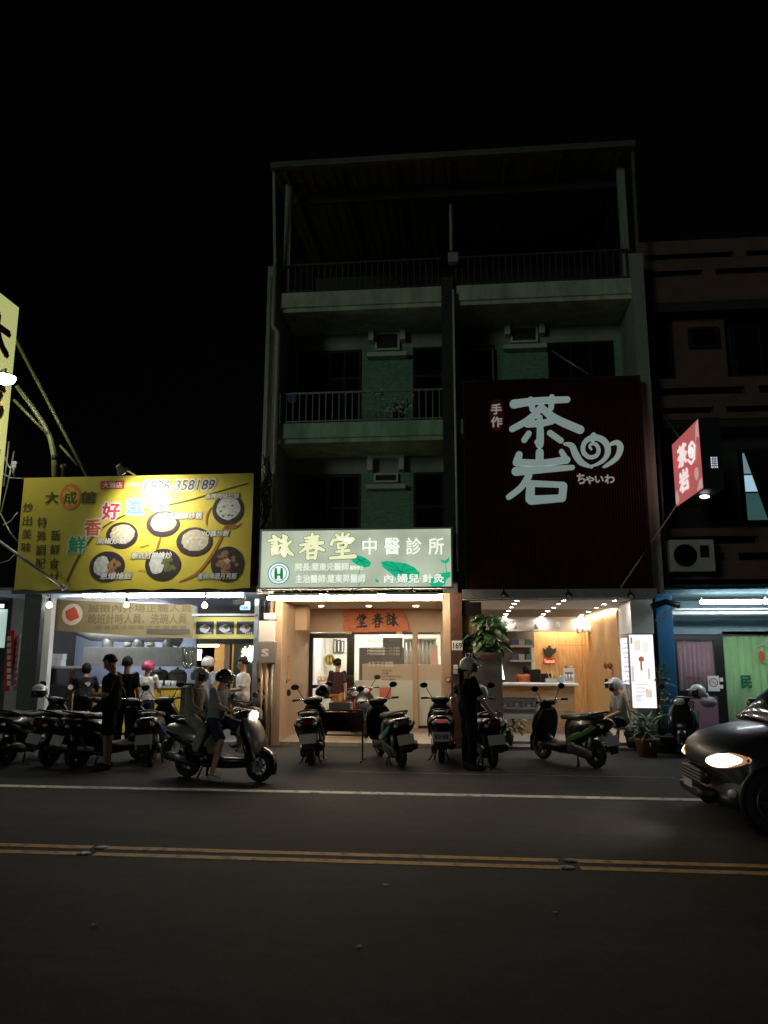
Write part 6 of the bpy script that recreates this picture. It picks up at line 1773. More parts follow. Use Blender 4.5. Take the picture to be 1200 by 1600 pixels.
def scooter(label, loc, rz, body, seat=None, plate_txt=None, light=0.0, front='round', grab=True, lean=0.0, steer=0.0, accent=None, box_=False, tl=0.0, fender=None, trim=None, group='scooters parked along the shops'):
    seat = seat or M['black']; accent = accent or M['black']
    t = thing('scooter', label, 'scooter', loc, rz, group)
    t.rotation_euler = (lean, 0, rz)
    r = 0.225
    wheel(t, 'rear_wheel', -0.63, r, 0.115)
    wheel(t, 'front_wheel', 0.62, r, 0.105)
    # fork and front fender
    f = MB()
    for s in (-1, 1): f.tube([(0.62, s*.085, r), (0.50, s*.085, .56), (0.46, s*.05, .62)], .018, 8)
    P_(f, 'fork', M['alu'], t)
    fe = MB(); rs = []
    for a in range(-2, 9):
        an = PI*(0.08+a*0.105)
        rr = r+.035
        c = V((.62+rr*math.cos(an), 0, r+rr*math.sin(an)))
        nrm = V((math.cos(an), 0, math.sin(an)))
        rs.append(fe.sell(c, .075 if 0 < a < 8 else .05, .022, V((0, 1, 0)), nrm, 2.5, 14))
    P_(fe.rings(rs), 'front_fender', fender or body, t)
    # leg shield / front apron
    fa = MB().path([(.60, .40, .11, .05), (.615, .47, .18, .075), (.585, .58, .215, .085), (.53, .70, .22, .085), (.47, .82, .19, .08), (.43, .90, .13, .065), (.41, .95, .07, .04)], 2.4, 20)
    P_(fa, 'front_apron', body, t)
    P_(MB().path([(.50, .33, .17, .03), (.49, .45, .24, .03), (.455, .58, .25, .03), (.41, .72, .23, .03), (.37, .84, .16, .03), (.36, .88, .12, .02)], 2.6, 18), 'leg_shield', accent, t)
    for s in (-1, 1):
        ts = MB().sph((.60, s*.13, .60), (.035, .05, .03), 10, 6)
        P_(ts, 'turn_signal', M['amber'], t)
    # floorboard and belly
    P_(MB().loftx([(.50, .33, .13, .04), (.44, .30, .17, .05), (.10, .29, .18, .05), (-.14, .31, .17, .07), (-.2, .33, .14, .06)], 3.5, 18), 'floorboard', accent, t)
    P_(MB().loftx([(.42, .225, .09, .03), (.1, .21, .12, .045), (-.3, .22, .12, .05), (-.42, .25, .10, .04)], 3), 'belly_pan', M['black'], t)
    # rear body
    rb = MB().loftx([(-.10, .50, .12, .20), (-.16, .52, .16, .24), (-.34, .56, .205, .22), (-.58, .62, .225, .18), (-.80, .66, .20, .14), (-.95, .70, .14, .085), (-1.0, .735, .05, .03)], 2.6, 22)
    P_(rb, 'rear_body', body, t)
    for s in (-1, 1):
        P_(MB().path([(-.22, .42, .012, .05), (-.45, .50, .012, .055), (-.72, .60, .012, .045), (-.9, .68, .01, .02)], 2.4, 12, y=s*.208), 'side_trim', trim or accent, t)
    # seat
    P_(MB().loftx([(.02, .755, .06, .03), (-.03, .765, .115, .05), (-.20, .775, .14, .055), (-.38, .775, .145, .052), (-.50, .80, .14, .062), (-.70, .815, .13, .06), (-.82, .81, .09, .045), (-.86, .80, .05, .025)], 2.8, 20), 'seat', seat, t)
    # engine, exhaust
    P_(MB().loftx([(-.18, .30, .05, .07), (-.28, .29, .06, .10), (-.5, .25, .06, .10), (-.66, .235, .055, .09), (-.73, .235, .03, .05)], 3), 'engine_case', M['rim'], t).location.y = .12
    ex = MB().tube([(-.25, -.10, .22), (-.38, -.15, .21), (-.45, -.165, .23), (-.50, -.17, .25), (-.88, -.175, .32), (-.92, -.175, .325), (-.95, -.175, .33)], [.018, .02, .03, .055, .062, .045, .02], 14)
    P_(ex, 'exhaust', M['dark_metal'], t)
    P_(MB().loftx([(-.52, .31, .012, .03), (-.68, .335, .02, .045), (-.82, .36, .012, .03)], 2.6, 12), 'heat_shield', M['alu'], t).location.y = -.235
    sh = MB()
    for s in (-1, 1): sh.tube([(-.60, s*.10, .27), (-.70, s*.12, .56)], .02, 8).tube([(-.615, s*.1025, .31), (-.68, s*.1155, .50)], .034, 10)
    P_(sh, 'shock_absorber', M['alu'], t)
    # tail: light, signals, mudguard, plate
    P_(MB().loftx([(-.93, .70, .10, .035), (-.985, .705, .115, .035), (-1.005, .71, .08, .022)], 2.6, 16), 'tail_light', glow('tail_reflection', (1, .05, .03), tl) if tl else M['taillight'], t)  # the faint red glow, where set, stands in for reflections on the lens
    for s in (-1, 1): P_(MB().sph((-.965, s*.125, .675), (.035, .035, .028), 10, 6), 'rear_signal', M['clearlens'], t)
    P_(MB().path([(-.86, .62, .08, .02), (-.95, .54, .10, .015), (-1.0, .44, .10, .012), (-1.04, .32, .095, .012), (-1.05, .26, .08, .01)], 4, 14), 'mudguard', M['black'], t)
    pl_ = MB()
    a, b = V((-1.0, 0, .53)), V((-1.055, 0, .385))
    pl_.bar(a, b, .27, .006, up=V((1, 0, 0)))
    po = P_(pl_, 'license_plate', M['plate'], t)
    pdark = M['ink']
    n = 6
    up = (a-b).normalized(); nr = V((-up.z, 0, up.x))
    c0 = (a+b)/2 + nr*.006
    if plate_txt:
        c = bpy.data.curves.new('l', 'FONT'); c.body = plate_txt; c.size = 1; c.offset = .02
        o = bpy.data.objects.new('l', c); COL.objects.link(o)
        me = bpy.data.meshes.new_from_object(o.evaluated_get(bpy.context.evaluated_depsgraph_get()))
        bpy.data.objects.remove(o)
        xs = [v.co.x for v in me.vertices]; ys = [v.co.y for v in me.vertices]
        for v in me.vertices:
            u = (v.co.x-min(xs))/(max(xs)-min(xs))-.5; w = (v.co.y-min(ys))/(max(ys)-min(ys))-.5
            v.co = c0 + V((0, -u*.22, 0)) + up*(w*.085)
        me.materials.clear(); me.materials.append(pdark)
        o = bpy.data.objects.new('lettering', me); COL.objects.link(o); o.parent = po
    # handlebar, headset, grips, mirrors
    hs_ = MB().loftx([(.30, .965, .06, .035), (.34, .97, .16, .055), (.41, .965, .17, .065), (.46, .955, .12, .06), (.485, .95, .06, .035)], 2.5, 18)
    hbm = P_(hs_, 'handlebar', accent if front != 'body' else body, t)
    g = MB()
    for s in (-1, 1):
        g.tube([(.37, s*.13, .985), (.33, s*.20, 1.0), (.30, s*.24, 1.005)], .014, 8)
    o = P_(g, 'bar', M['chrome'], hbm)
    for s in (-1, 1):
        P_(MB().tube([(.30, s*.235, 1.005), (.265, s*.35, 1.0)], .019, 10), 'grip', M['black'], hbm)
        P_(MB().tube([(.345, s*.22, .995), (.335, s*.34, .985)], .007, 6), 'brake_lever', M['alu'], hbm)
        mm = MB().tube([(.36, s*.15, 1.0), (.36, s*.22, 1.12), (.345, s*.27, 1.20)], .008, 6)
        mo_ = P_(mm, 'mirror', M['dark_metal'], t)
        P_(MB().sph((.34, s*.30, 1.225), (.022, .075, .05), 14, 8), 'mirror_shell', M['black'], mo_)
        P_(MB().lathe([(.062, 0), (.001, 0.001)], (0, 0, 0), 'X', 18), 'mirror_glass', M['mirror'], mo_)
        q = [x for x in mo_.children if x.name.startswith('mirror_glass')][0]; q.location = (.316, s*.30, 1.225); q.scale = (1, 1.0, .68)
    P_(MB().sph((.325, 0, 1.01), (.05, .09, .03), 14, 6), 'gauge', M['clearlens'], t)
    hl = MB().sph((.50, 0, .945), (.045, .10, .062), 16, 8)
    P_(hl, 'headlight', glow('headlight_on', (1, .86, .66), light) if light else M['clearlens'], t)
    if light:
        ld = bpy.data.lights.new('headlight_beam', 'SPOT'); ld.energy = 22; ld.spot_size = R(95); ld.spot_blend = .8; ld.shadow_soft_size = .06; ld.color = (1, .86, .66)
        lo_ = bpy.data.objects.new('headlight_beam', ld); COL.objects.link(lo_); lo_.parent = t
        lo_.location = (.58, 0, .93); lo_.rotation_euler = V((1, 0, -.22)).to_track_quat('-Z', 'Y').to_euler()
    if grab:
        P_(MB().tube([(-.60, .155, .80), (-.78, .15, .86), (-.93, .08, .885), (-.95, 0, .89), (-.93, -.08, .885), (-.78, -.15, .86), (-.60, -.155, .80)], .014, 8), 'grab_rail', M['dark_metal'], t)
    P_(MB().tube([(-.35, .10, .20), (-.42, .20, .03), (-.40, .235, .012)], .014, 8), 'side_stand', M['dark_metal'], t)
    cs_ = MB().tube([(-.37, .12, .014), (-.30, .08, .2), (-.30, -.08, .2), (-.37, -.12, .014)], .014, 8)
    P_(cs_, 'centre_stand', M['dark_metal'], t)
    if box_:
        P_(MB().loftx([(-1.08, .98, .16, .10), (-1.05, 1.0, .2, .15), (-.75, 1.0, .2, .15), (-.70, .98, .16, .11)], 4, 18), 'rear_box', M['black'], t)
    return t
def helmet_obj(name, label, loc, rz, m, tilt=0.0, vis=True):
    t = thing(name, label, 'helmet', loc, rz)
    t.rotation_euler = (tilt, 0, rz)
    helmet_parts(t, V((0, 0, 0)), Matrix.Identity(3), m, vis)
    return t
def helmet_parts(par, c, X, m, vis=True, visor_up=True):
    n, k = 22, 12
    def shell(r, nm, mt, keep):
        mb = MB(); idx = {}
        for j in range(k+1):
            th = PI*j/k
            for i in range(n):
                ph = 2*PI*i/n
                d = V((math.sin(th)*math.cos(ph)*r[0], math.sin(th)*math.sin(ph)*r[1], math.cos(th)*r[2]))
                idx[j, i] = len(mb.v); mb.v.append(c + X @ d)
        for j in range(k):
            for i in range(n):
                th = PI*(j+.5)/k; ph = 2*PI*(i+.5)/n
                dx, dz = math.sin(th)*math.cos(ph), math.cos(th)
                if keep(dx, dz):
                    mb.f.append([idx[j, i], idx[j+1, i], idx[j+1, (i+1) % n], idx[j, (i+1) % n]]); mb.mi.append(0); mb.sm.append(True)
        o = mb.build(nm, mt, par, world=False)
        md = o.modifiers.new('thickness', 'SOLIDIFY'); md.thickness = 0.012
        return o
    h = shell((.150, .132, .142), 'helmet', m, lambda x, z: z > -.55 and not (x > .38 and z < .22))
    if vis:
        mb = MB()
        rs = []
        for j in range(2):
            rs.append([c + X @ V(((.165-.0*j)*math.cos(a), .14*math.sin(a), (.06, -.085)[j])) for a in [PI*(-.36+.72*i/10) for i in range(11)]])
        vs = rs[0]+rs[1]
        mb.add(vs, [(i, i+1, 12+i, 11+i) for i in range(10)], 0, True)
        o = mb.build('visor', mat('smoked_visor', (.03, .03, .035), .05, spec=.8, alpha=.55) if 'smoked_visor' not in bpy.data.materials else bpy.data.materials['smoked_visor'], h, world=False)
        md = o.modifiers.new('thickness', 'SOLIDIFY'); md.thickness = 0.004
    mb = MB()
    mb.rings([[c + X @ V(((.15+e)*math.cos(a), .135*math.sin(a), .06-e*.25+d)) for a in [PI*(-.33+.66*i/8) for i in range(9)]] for e, d in ((0, 0), (.06, -.006), (.06, -.014), (0, -.012))], cap=True, closed=False)
    mb.build('peak', m, h, world=False)
    return h
def heading(px0, py0, px1, py1):
    a, b = gz(px0, py0), gz(px1, py1)
    d = b-a
    return a, math.atan2(d.y, d.x)
def place(px, py, ang):
    """ground point of the rear wheel -> thing location (0.63 m ahead of it)"""
    p = gz(px, py)
    return V((p.x+.63*math.cos(R(ang)), p.y+.63*math.sin(R(ang)), 0)), R(ang)
pb_ = paint('paint_black', (.010, .010, .011)); pdg = paint('paint_dark_grey', (.018, .018, .020)); pw_ = paint('paint_white', (.55, .55, .53))
pteal = paint('paint_teal', (.03, .28, .24)); pgr = paint('paint_green', (.05, .12, .02)); pbl = paint('paint_blue', (.03, .04, .22)); psil = paint('paint_silver', (.32, .31, .30)); prd = paint('paint_red', (.22, .015, .015))
l, a = place(487, 1196, 96); scooter('black scooter nearest the dark red barrier, left of the three before the clinic', l, a, pdg, lean=R(-5))
helmet_obj('helmet', 'black helmet resting on the handlebar of the scooter left of the red barrier', l+V((.10, .10, 1.13)), R(80), pb_, R(12))
l, a = place(628, 1197, 112); scooter('black and teal scooter parked aslant in front of the frosted clinic glass', l, a, pb_, trim=pteal, lean=R(-7))
l, a = place(690, 1192, 92); scooter('black scooter seen squarely from behind with plate MXA 5608', l, a, pb_, plate_txt='MXA·5608', box_=False, tl=0.12)
l, a = place(771, 1198, 101); scooter('dark scooter whose seat the woman in black touches', l, a, pdg, lean=R(-4))
helmet_obj('helmet', 'white half helmet with black strap on the scooter by the woman in black', l+V((-.05, .12, 1.12)), R(120), mat('helmet_cream', (.6, .58, .54), .3, coat=.5), R(10))
a_, ang = heading(932, 1200, 856, 1187)
scooter('black and green scooter parked aslant in front of the tea counter', V((a_.x+.63*math.cos(ang), a_.y+.63*math.sin(ang), 0)), ang, pb_, trim=pgr, seat=paint('seat_olive', (.03, .045, .012), .6), light=0, lean=R(-4))
l, a = place(560, 1150, 0); p = gz(566, 1152)
scooter('dark scooter parked under the clinic porch facing the street', V((p.x, 16.9, 0.08)), R(-72), pdg, seat=M['black'], light=0, accent=prd)
_, ang = heading(293, 1214, 408, 1222); a_ = gz(293, 1214)
ride = scooter('white fronted scooter with lit headlight carrying two riders', V((a_.x+.6*math.cos(ang), a_.y+.6*math.sin(ang), 0)), ang, mat('paint_ivory', (.20, .18, .17), .3, coat=.5), accent=pb_, fender=pb_, light=34, group='scooters at the roadside')
ride.scale = (.96, .96, .96)
l, a = place(236, 1198, 98); scooter('dark scooter with blue side panels parked before the yellow counter', l, a, pb_, trim=pbl, lean=R(-5))
l, a = place(75, 1196, 74); scooter('black scooter with pale plate left of the standing man', l, a, pb_, lean=R(6))
l, a = place(118, 1200, 64); scooter('dark scooter directly behind the standing man in black', l, a, pdg, lean=R(4))
l, a = place(8, 1195, 80); scooter('dark scooter at the left edge of the photo', l, a, pb_, lean=R(5))
helmet_obj('helmet', 'white helmet on the scooter at the left edge', l+V((.06, -.08, 1.12)), R(-60), mat('helmet_white', (.6, .6, .6), .3, coat=.5), 0)
p = gz(412, 1163); scooter('silver scooter squeezed beside the meter boxes and clinic pillar', V((p.x-.12, p.y+.05, 0)), R(78), psil, lean=R(3))
p = gz(1083, 1180); scooter('dark scooter parked before the pink curtained door behind the car', V((p.x, p.y+.3, 0)), R(-110), pb_, accent=pdg, lean=R(3))
helmet_obj('helmet', 'white helmet on the scooter before the pink curtained door', V((p.x+.12, p.y-.12, 1.12)), R(200), mat('helmet_white2', (.62, .62, .60), .3, coat=.5), 0)
q = at(1112, 1095, 15.0)
tag(MB().sph((q.x, 15.2, q.z-.03), (.15, .13, .10), 14, 8).sph((q.x-.03, 15.2, q.z+.08), (.05, .05, .06), 12, 6).build('cloth_bag', mat('bag_cloth', (.30, .30, .31), .9)), 'white cloth bag lying on the scooter before the pink curtained door', 'bag')
# low dark red barrier with a box on it
p0, p1 = at(504, 1150, 13.4), at(568, 1150, 13.4)
bz = at(536, 1143, 13.4).z; bt = at(536, 1113, 13.4).z
ba = thing('parking_barrier', 'low dark red barrier stand with faint white round marks between two scooters', 'barrier', ((p0.x+p1.x)/2, 13.4, 0))
dr_ = mat('barrier_red', (.06, .012, .010), .5, vary=.2, vs=6)
box('panel', dr_, ba, p0.x, p1.x, 13.4, 13.42, bz, bt, .004)
fm_ = MB()
for x in (p0.x+.02, p1.x-.02):
    fm_.tube([(x, 13.43, bt+.03), (x, 13.43, .02)], .014, 8)
    fm_.tube([(x, 13.18, .014), (x, 13.68, .014)], .014, 8)
fm_.tube([(p0.x+.02, 13.43, bt+.03), (p1.x-.02, 13.43, bt+.03)], .014, 8).tube([(p0.x+.02, 13.43, .42), (p1.x-.02, 13.43, .42)], .012, 8)
fm_.build('frame', dr_, ba)
fw_ = mat('faded_white', (.14, .08, .07), .7)
c = V(((p0.x+p1.x)/2, 13.396, (bz+bt)/2))
MB().torus(c, 'Y', .075, .008, 20, 5).build('ring_mark', fw_, ba)
for ch, dx in (('詠', -.27), ('春', -.16), ('堂', .14), ('用', .26)):
    text(ch, fw_, ba, c.x+dx-.04, c.x+dx+.04, c.z-.045, c.z+.045, 13.398, name='character', depth=.002)
x0, x1, z0, z1 = rc(521, 1106, 553, 1118, 13.75)
ct_ = thing('crate', 'grey plastic crate balanced on top of the dark red barrier', 'crate', ((x0+x1)/2, 13.43, bt+.046))
cm_ = MB()
zb_, z1 = bt+.046, bt+.17
cm_.box(x0, x1, 13.27, 13.29, zb_+.02, z1).box(x0, x1, 13.57, 13.59, zb_+.02, z1).box(x0, x0+.02, 13.29, 13.57, zb_+.02, z1).box(x1-.02, x1, 13.29, 13.57, zb_+.02, z1).box(x0, x1, 13.27, 13.59, zb_, zb_+.019)
cm_.build('crate_wall', mat('crate_grey', (.42, .38, .33), .5), ct_)
for q_ in (x0+.03, x1-.03):
    pass
# ================================================================ CAR
CFX, CYC = 2.62, 9.42      # nose and centre line
car = thing('car', 'dark car entering from the right with its headlights on', 'car', (CFX+2.0, CYC-.1, 0), PI)
# local: forward +x (world -x); local origin at the car's middle
cp = mat('paint_car', (.020, .020, .023), .42, spec=.45, coat=.12)
def nose(y): return .34*(abs(y)/.88)**2.6
def car_ring(x, zb, zsh, zt, hw, k):
    half = [(0, zb), (hw*.80, zb), (hw*.95, zb+.07), (hw*.995, zb+.20), (hw, (zb+zsh)/2), (hw*.985, zsh-.08), (hw*.93, zsh), (hw*.72, zsh+(zt-zsh)*.72), (hw*.35, zt-.008), (0, zt)]
    pts = half + [(-y, z) for y, z in half[-2:0:-1]]
    return [V((x-nose(y)*k, y, z)) for y, z in pts]
cr = [(2.06, .30, .58, .62, .80, 1), (2.07, .26, .66, .72, .86, 1), (2.03, .22, .76, .82, .875, 1), (1.93, .20, .82, .89, .885, .9), (1.65, .19, .88, .96, .89, .5), (1.30, .19, .93, 1.03, .895, .15), (.95, .19, .97, 1.07, .90, 0), (.0, .19, 1.0, 1.05, .90, 0), (-1.2, .19, 1.0, 1.05, .90, 0), (-1.8, .22, .98, 1.04, .87, 0), (-2.05, .30, .92, 1.0, .80, 0)]
P_(MB().rings([car_ring(*q) for q in cr]), 'body', cp, car)
cab = [(1.30, 1.03, .74, .03), (1.0, 1.18, .75, .18), (.62, 1.36, .72, .33), (.3, 1.41, .71, .36), (-1.2, 1.40, .71, .36), (-1.75, 1.32, .70, .30), (-2.0, 1.08, .68, .06)]
P_(MB().loftx(cab, 3.6, 30), 'cabin_glass', M['dark_glass'], car)
roof = [(.46, 1.715, .60, .012), (.32, 1.745, .63, .03), (-.5, 1.765, .64, .035), (-1.2, 1.755, .64, .035), (-1.7, 1.66, .62, .03)]
P_(MB().loftx(roof, 3.6, 24), 'roof', cp, car)
for s in (-1, 1):
    P_(MB().bar((1.26, s*.77, 1.02), (.44, s*.63, 1.71), .05, .06), 'windscreen_pillar', cp, car)
    P_(MB().bar((-.35, s*.74, 1.02), (-.35, s*.66, 1.72), .05, .07), 'door_pillar', cp, car)
    P_(MB().bar((-1.5, s*.74, 1.02), (-1.4, s*.64, 1.70), .05, .1), 'rear_pillar', cp, car)
    d_ = P_(MB().box(.62, .66, s*.895, s*.905, .4, .98).box(-.42, -.40, s*.897, s*.905, .35, .98), 'door_seam', M['black'], car)
    P_(MB().loftx([(-.1, .88, .012, .012), (.06, .88, .015, .015)], 3, 10), 'door_handle', M['chrome'], car).location.y = s*.91
    mr = P_(MB().sph((1.0, s*.99, 1.17), (.07, .1, .07), 12, 8).bar((1.0, s*.86, 1.12), (1.0, s*.95, 1.15), .03, .05), 'wing_mirror', cp, car)
    for x in (1.50, -1.3):
        a_ = MB().torus((x, s*.80, .325), 'Y', .25, .075, 30, 10, sq=1.25)
        w = P_(a_, 'wheel', M['tyre'], car)
        rm = MB().lathe([(.19, -.09), (.2, .085), (.17, .08), (.16, .04), (.06, .06), (.001, .065)] if s > 0 else [(.19, .09), (.2, -.085), (.17, -.08), (.16, -.04), (.06, -.06), (.001, -.065)], (x, s*.80, .31), 'Y', 24)
        for k in range(6):
            an = k*PI/3
            rm.bar((x, s*.87, .31), (x+.18*math.cos(an), s*.87, .31+.18*math.sin(an)), .03, .045, up=V((0, 1, 0)))
        rr = rm.build('rim', M['rim'], None); rr.parent = w
        P_(MB().torus((x, s*.87, .31), 'Y', .335, .03, 30, 6), 'wheel_arch', M['black'], car)
# front details
hlm = [glow('car_headlight', (1, .80, .55), 9), glow('car_headlight_far', (1, .62, .34), 3.5)]
for s, m in ((1, hlm[0]), (-1, hlm[1])):
    sgn_ = s
    def lamp_patch(y0_, y1_, z0_, z1_, out, skew):
        mb = MB(); nu, nv = 14, 6; g = []
        for d_ in (out, out-.05):
            for a in range(nu+1):
                for b_ in range(nv+1):
                    u, w_ = a/nu, b_/nv
                    y = y0_+(y1_-y0_)*u
                    zc = z0_+(z1_-z0_)*w_ + skew*u
                    pinch = math.sin(PI*min(1, max(.0, u*.9+.08)))**.5
                    z = (z0_+z1_)/2+skew*u + (zc-(z0_+z1_)/2-skew*u)*pinch
                    x = 2.06-nose(y)-.45*max(0, z-.62)**1.3 + d_*(1-.6*abs(2*w_-1)**2)
                    g.append(V((x, sgn_*y, z)))
        n1 = (nu+1)*(nv+1)
        fs = []
        for a in range(nu):
            for b_ in range(nv):
                i0 = a*(nv+1)+b_
                fs += [(i0, i0+nv+1, i0+nv+2, i0+1), (n1+i0, n1+i0+1, n1+i0+nv+2, n1+i0+nv+1)]
        mb.add(g, fs, 0, True)
        return mb
    P_(lamp_patch(.43, .86, .58, .74, .035, .05), 'headlight_housing', glow('lamp_reflector', (1, .42, .15), .34) if s > 0 else M['clearlens'], car)
    o = P_(lamp_patch(.455, .825, .592, .73, .048, .045), 'headlight', m, car)
    ld = bpy.data.lights.new('headlight_beam', 'SPOT'); ld.energy = 40 if s > 0 else 25; ld.spot_size = R(110); ld.spot_blend = .9; ld.shadow_soft_size = .06; ld.color = (1, .80, .55)
    lo_ = bpy.data.objects.new('headlight_beam', ld); COL.objects.link(lo_); lo_.parent = car
    lo_.location = (2.08, s*.60, .70); lo_.rotation_euler = V((1, 0, -.2)).to_track_quat('-Z', 'Y').to_euler()
P_(MB().loftx([(2.0, .47, .42, .085), (2.075, .47, .38, .07)], 4, 24), 'grille', M['black'], car)
for k in range(4):
    P_(MB().box(2.07, 2.082, -.34, .34, .42+k*.035, .43+k*.035), 'grille_bar', M['alu'], car)
P_(MB().loftx([(1.95, .30, .50, .06), (2.09, .30, .44, .05), (2.11, .31, .36, .03)], 4, 24), 'bumper', M['black'], car)
P_(MB().box(2.112, 2.12, -.16, .16, .33, .41), 'license_plate', M['plate'], car)
P_(MB().bar((1.30, .5, 1.05), (1.22, -.1, 1.09), .02, .02), 'wiper', M['black'], car)
P_(MB().bar((1.30, -.2, 1.05), (1.22, -.7, 1.09), .02, .02), 'wiper', M['black'], car)
for s in (-1, 1):
    P_(MB().sph((1.86, s*.68, .36), (.05, .07, .045), 10, 6), 'fog_lamp', M['clearlens'], car)

# ================================================================ PEOPLE
def seg(mb, a, b, ra, rb, n=12):
    a, b = V(a), V(b)
    d = b-a
    mb.tube([a-d.normalized()*ra*.35, a, a.lerp(b, .5), b, b+d.normalized()*rb*.35], [ra*.75, ra, (ra+rb)/2*1.02, rb, rb*.75], n)
def oring(mb, c, ux, uy, a, b, n=18):
    return [V(c)+ux*(a*math.cos(2*PI*k/n))+uy*(b*math.sin(2*PI*k/n)) for k in range(n)]
def torso(mb, J, infl=0.0, t0=0.0, t1=1.0):
    hip = (J['hipL']+J['hipR'])/2; sh = (J['shL']+J['shR'])/2; nk = J['neck']
    hx_ = (J['hipL']-J['hipR']).normalized(); sx_ = (J['shL']-J['shR']).normalized()
    up = (sh-hip).normalized()
    P = [(-.14, .10, .085), (-.06, .15, .105), (.06, .165, .115), (.25, .155, .11), (.45, .14, .105), (.65, .155, .112), (.82, .175, .115), (.95, .175, .10), (1.04, .13, .082), (1.10, .07, .065)]
    L = (sh-hip).length
    rs = []
    for t, a, b in P:
        if t < t0 or t > t1: continue
        if t <= 1:
            c = hip.lerp(sh, t) + J.get('bow', V((0, 0, 0)))*math.sin(PI*max(0, min(1, t)))
        else:
            c = sh.lerp(nk, (t-1)/.12)
        ux = hx_.lerp(sx_, max(0, min(1, t))).normalized()
        uy = up.cross(ux).normalized()
        rs.append(oring(mb, c, ux, uy, a+infl, b+infl))
    mb.rings(rs)
def skinned(mb, name, m, par, vox, smooth=3, folds=0.0):
    o = mb.build(name, m, None)
    for k in ('REMESH', 'SMOOTH') + (('DISPLACE',) if folds else ()):
        md = o.modifiers.new(k, k)
        if k == 'DISPLACE':
            tx = bpy.data.textures.get('cloth_folds') or bpy.data.textures.new('cloth_folds', 'CLOUDS')
            tx.noise_scale = .09; tx.noise_depth = 1
            md.texture = tx; md.strength = folds; md.mid_level = .45; continue
        if k == 'REMESH':
            md.mode = 'VOXEL'; md.voxel_size = vox; md.use_smooth_shade = True
        else:
            md.iterations = smooth; md.factor = .5
    me = bpy.data.meshes.new_from_object(o.evaluated_get(bpy.context.evaluated_depsgraph_get()))
    me.name = name
    o.modifiers.clear(); old = o.data; o.data = me; bpy.data.meshes.remove(old)
    me.materials.clear(); me.materials.append(m)
    me.polygons.foreach_set('use_smooth', [True]*len(me.polygons))
    o.parent = par
    return o
def hand(mb, w, d, palm, thumb_dir):
    """palm and five fingers from wrist w along d; palm = palm-facing normal"""
    d = d.normalized(); palm = (palm - d*palm.dot(d)).normalized(); s = d.cross(palm).normalized()
    if s.dot(thumb_dir) < 0: s = -s
    rs = [oring(mb, w+d*x, s, palm, a, b, 10) for x, a, b in ((-.01, .026, .02), (.025, .034, .019), (.06, .042, .017), (.088, .041, .014))]
    mb.rings(rs)
    for k, (o, l) in enumerate(((.031, .068), (.011, .078), (-.010, .072), (-.030, .056))):
        b0 = w+d*.078+s*o
        d1 = (d+palm*.35+s*o*2).normalized(); d2 = (d+palm*.9+s*o).normalized()
        mb.tube([b0, b0+d1*l*.5, b0+d1*l*.5+d2*l*.42, b0+d1*l*.5+d2*l*.5], [.0095, .009, .008, .005], 8)
    t0 = w+d*.02+s*.026
    t1 = t0+(d*.5+s*.75+palm*.2).normalized()*.042
    mb.tube([t0, t1, t1+(d*.85+s*.3+palm*.3).normalized()*.038], [.013, .011, .008], 8)
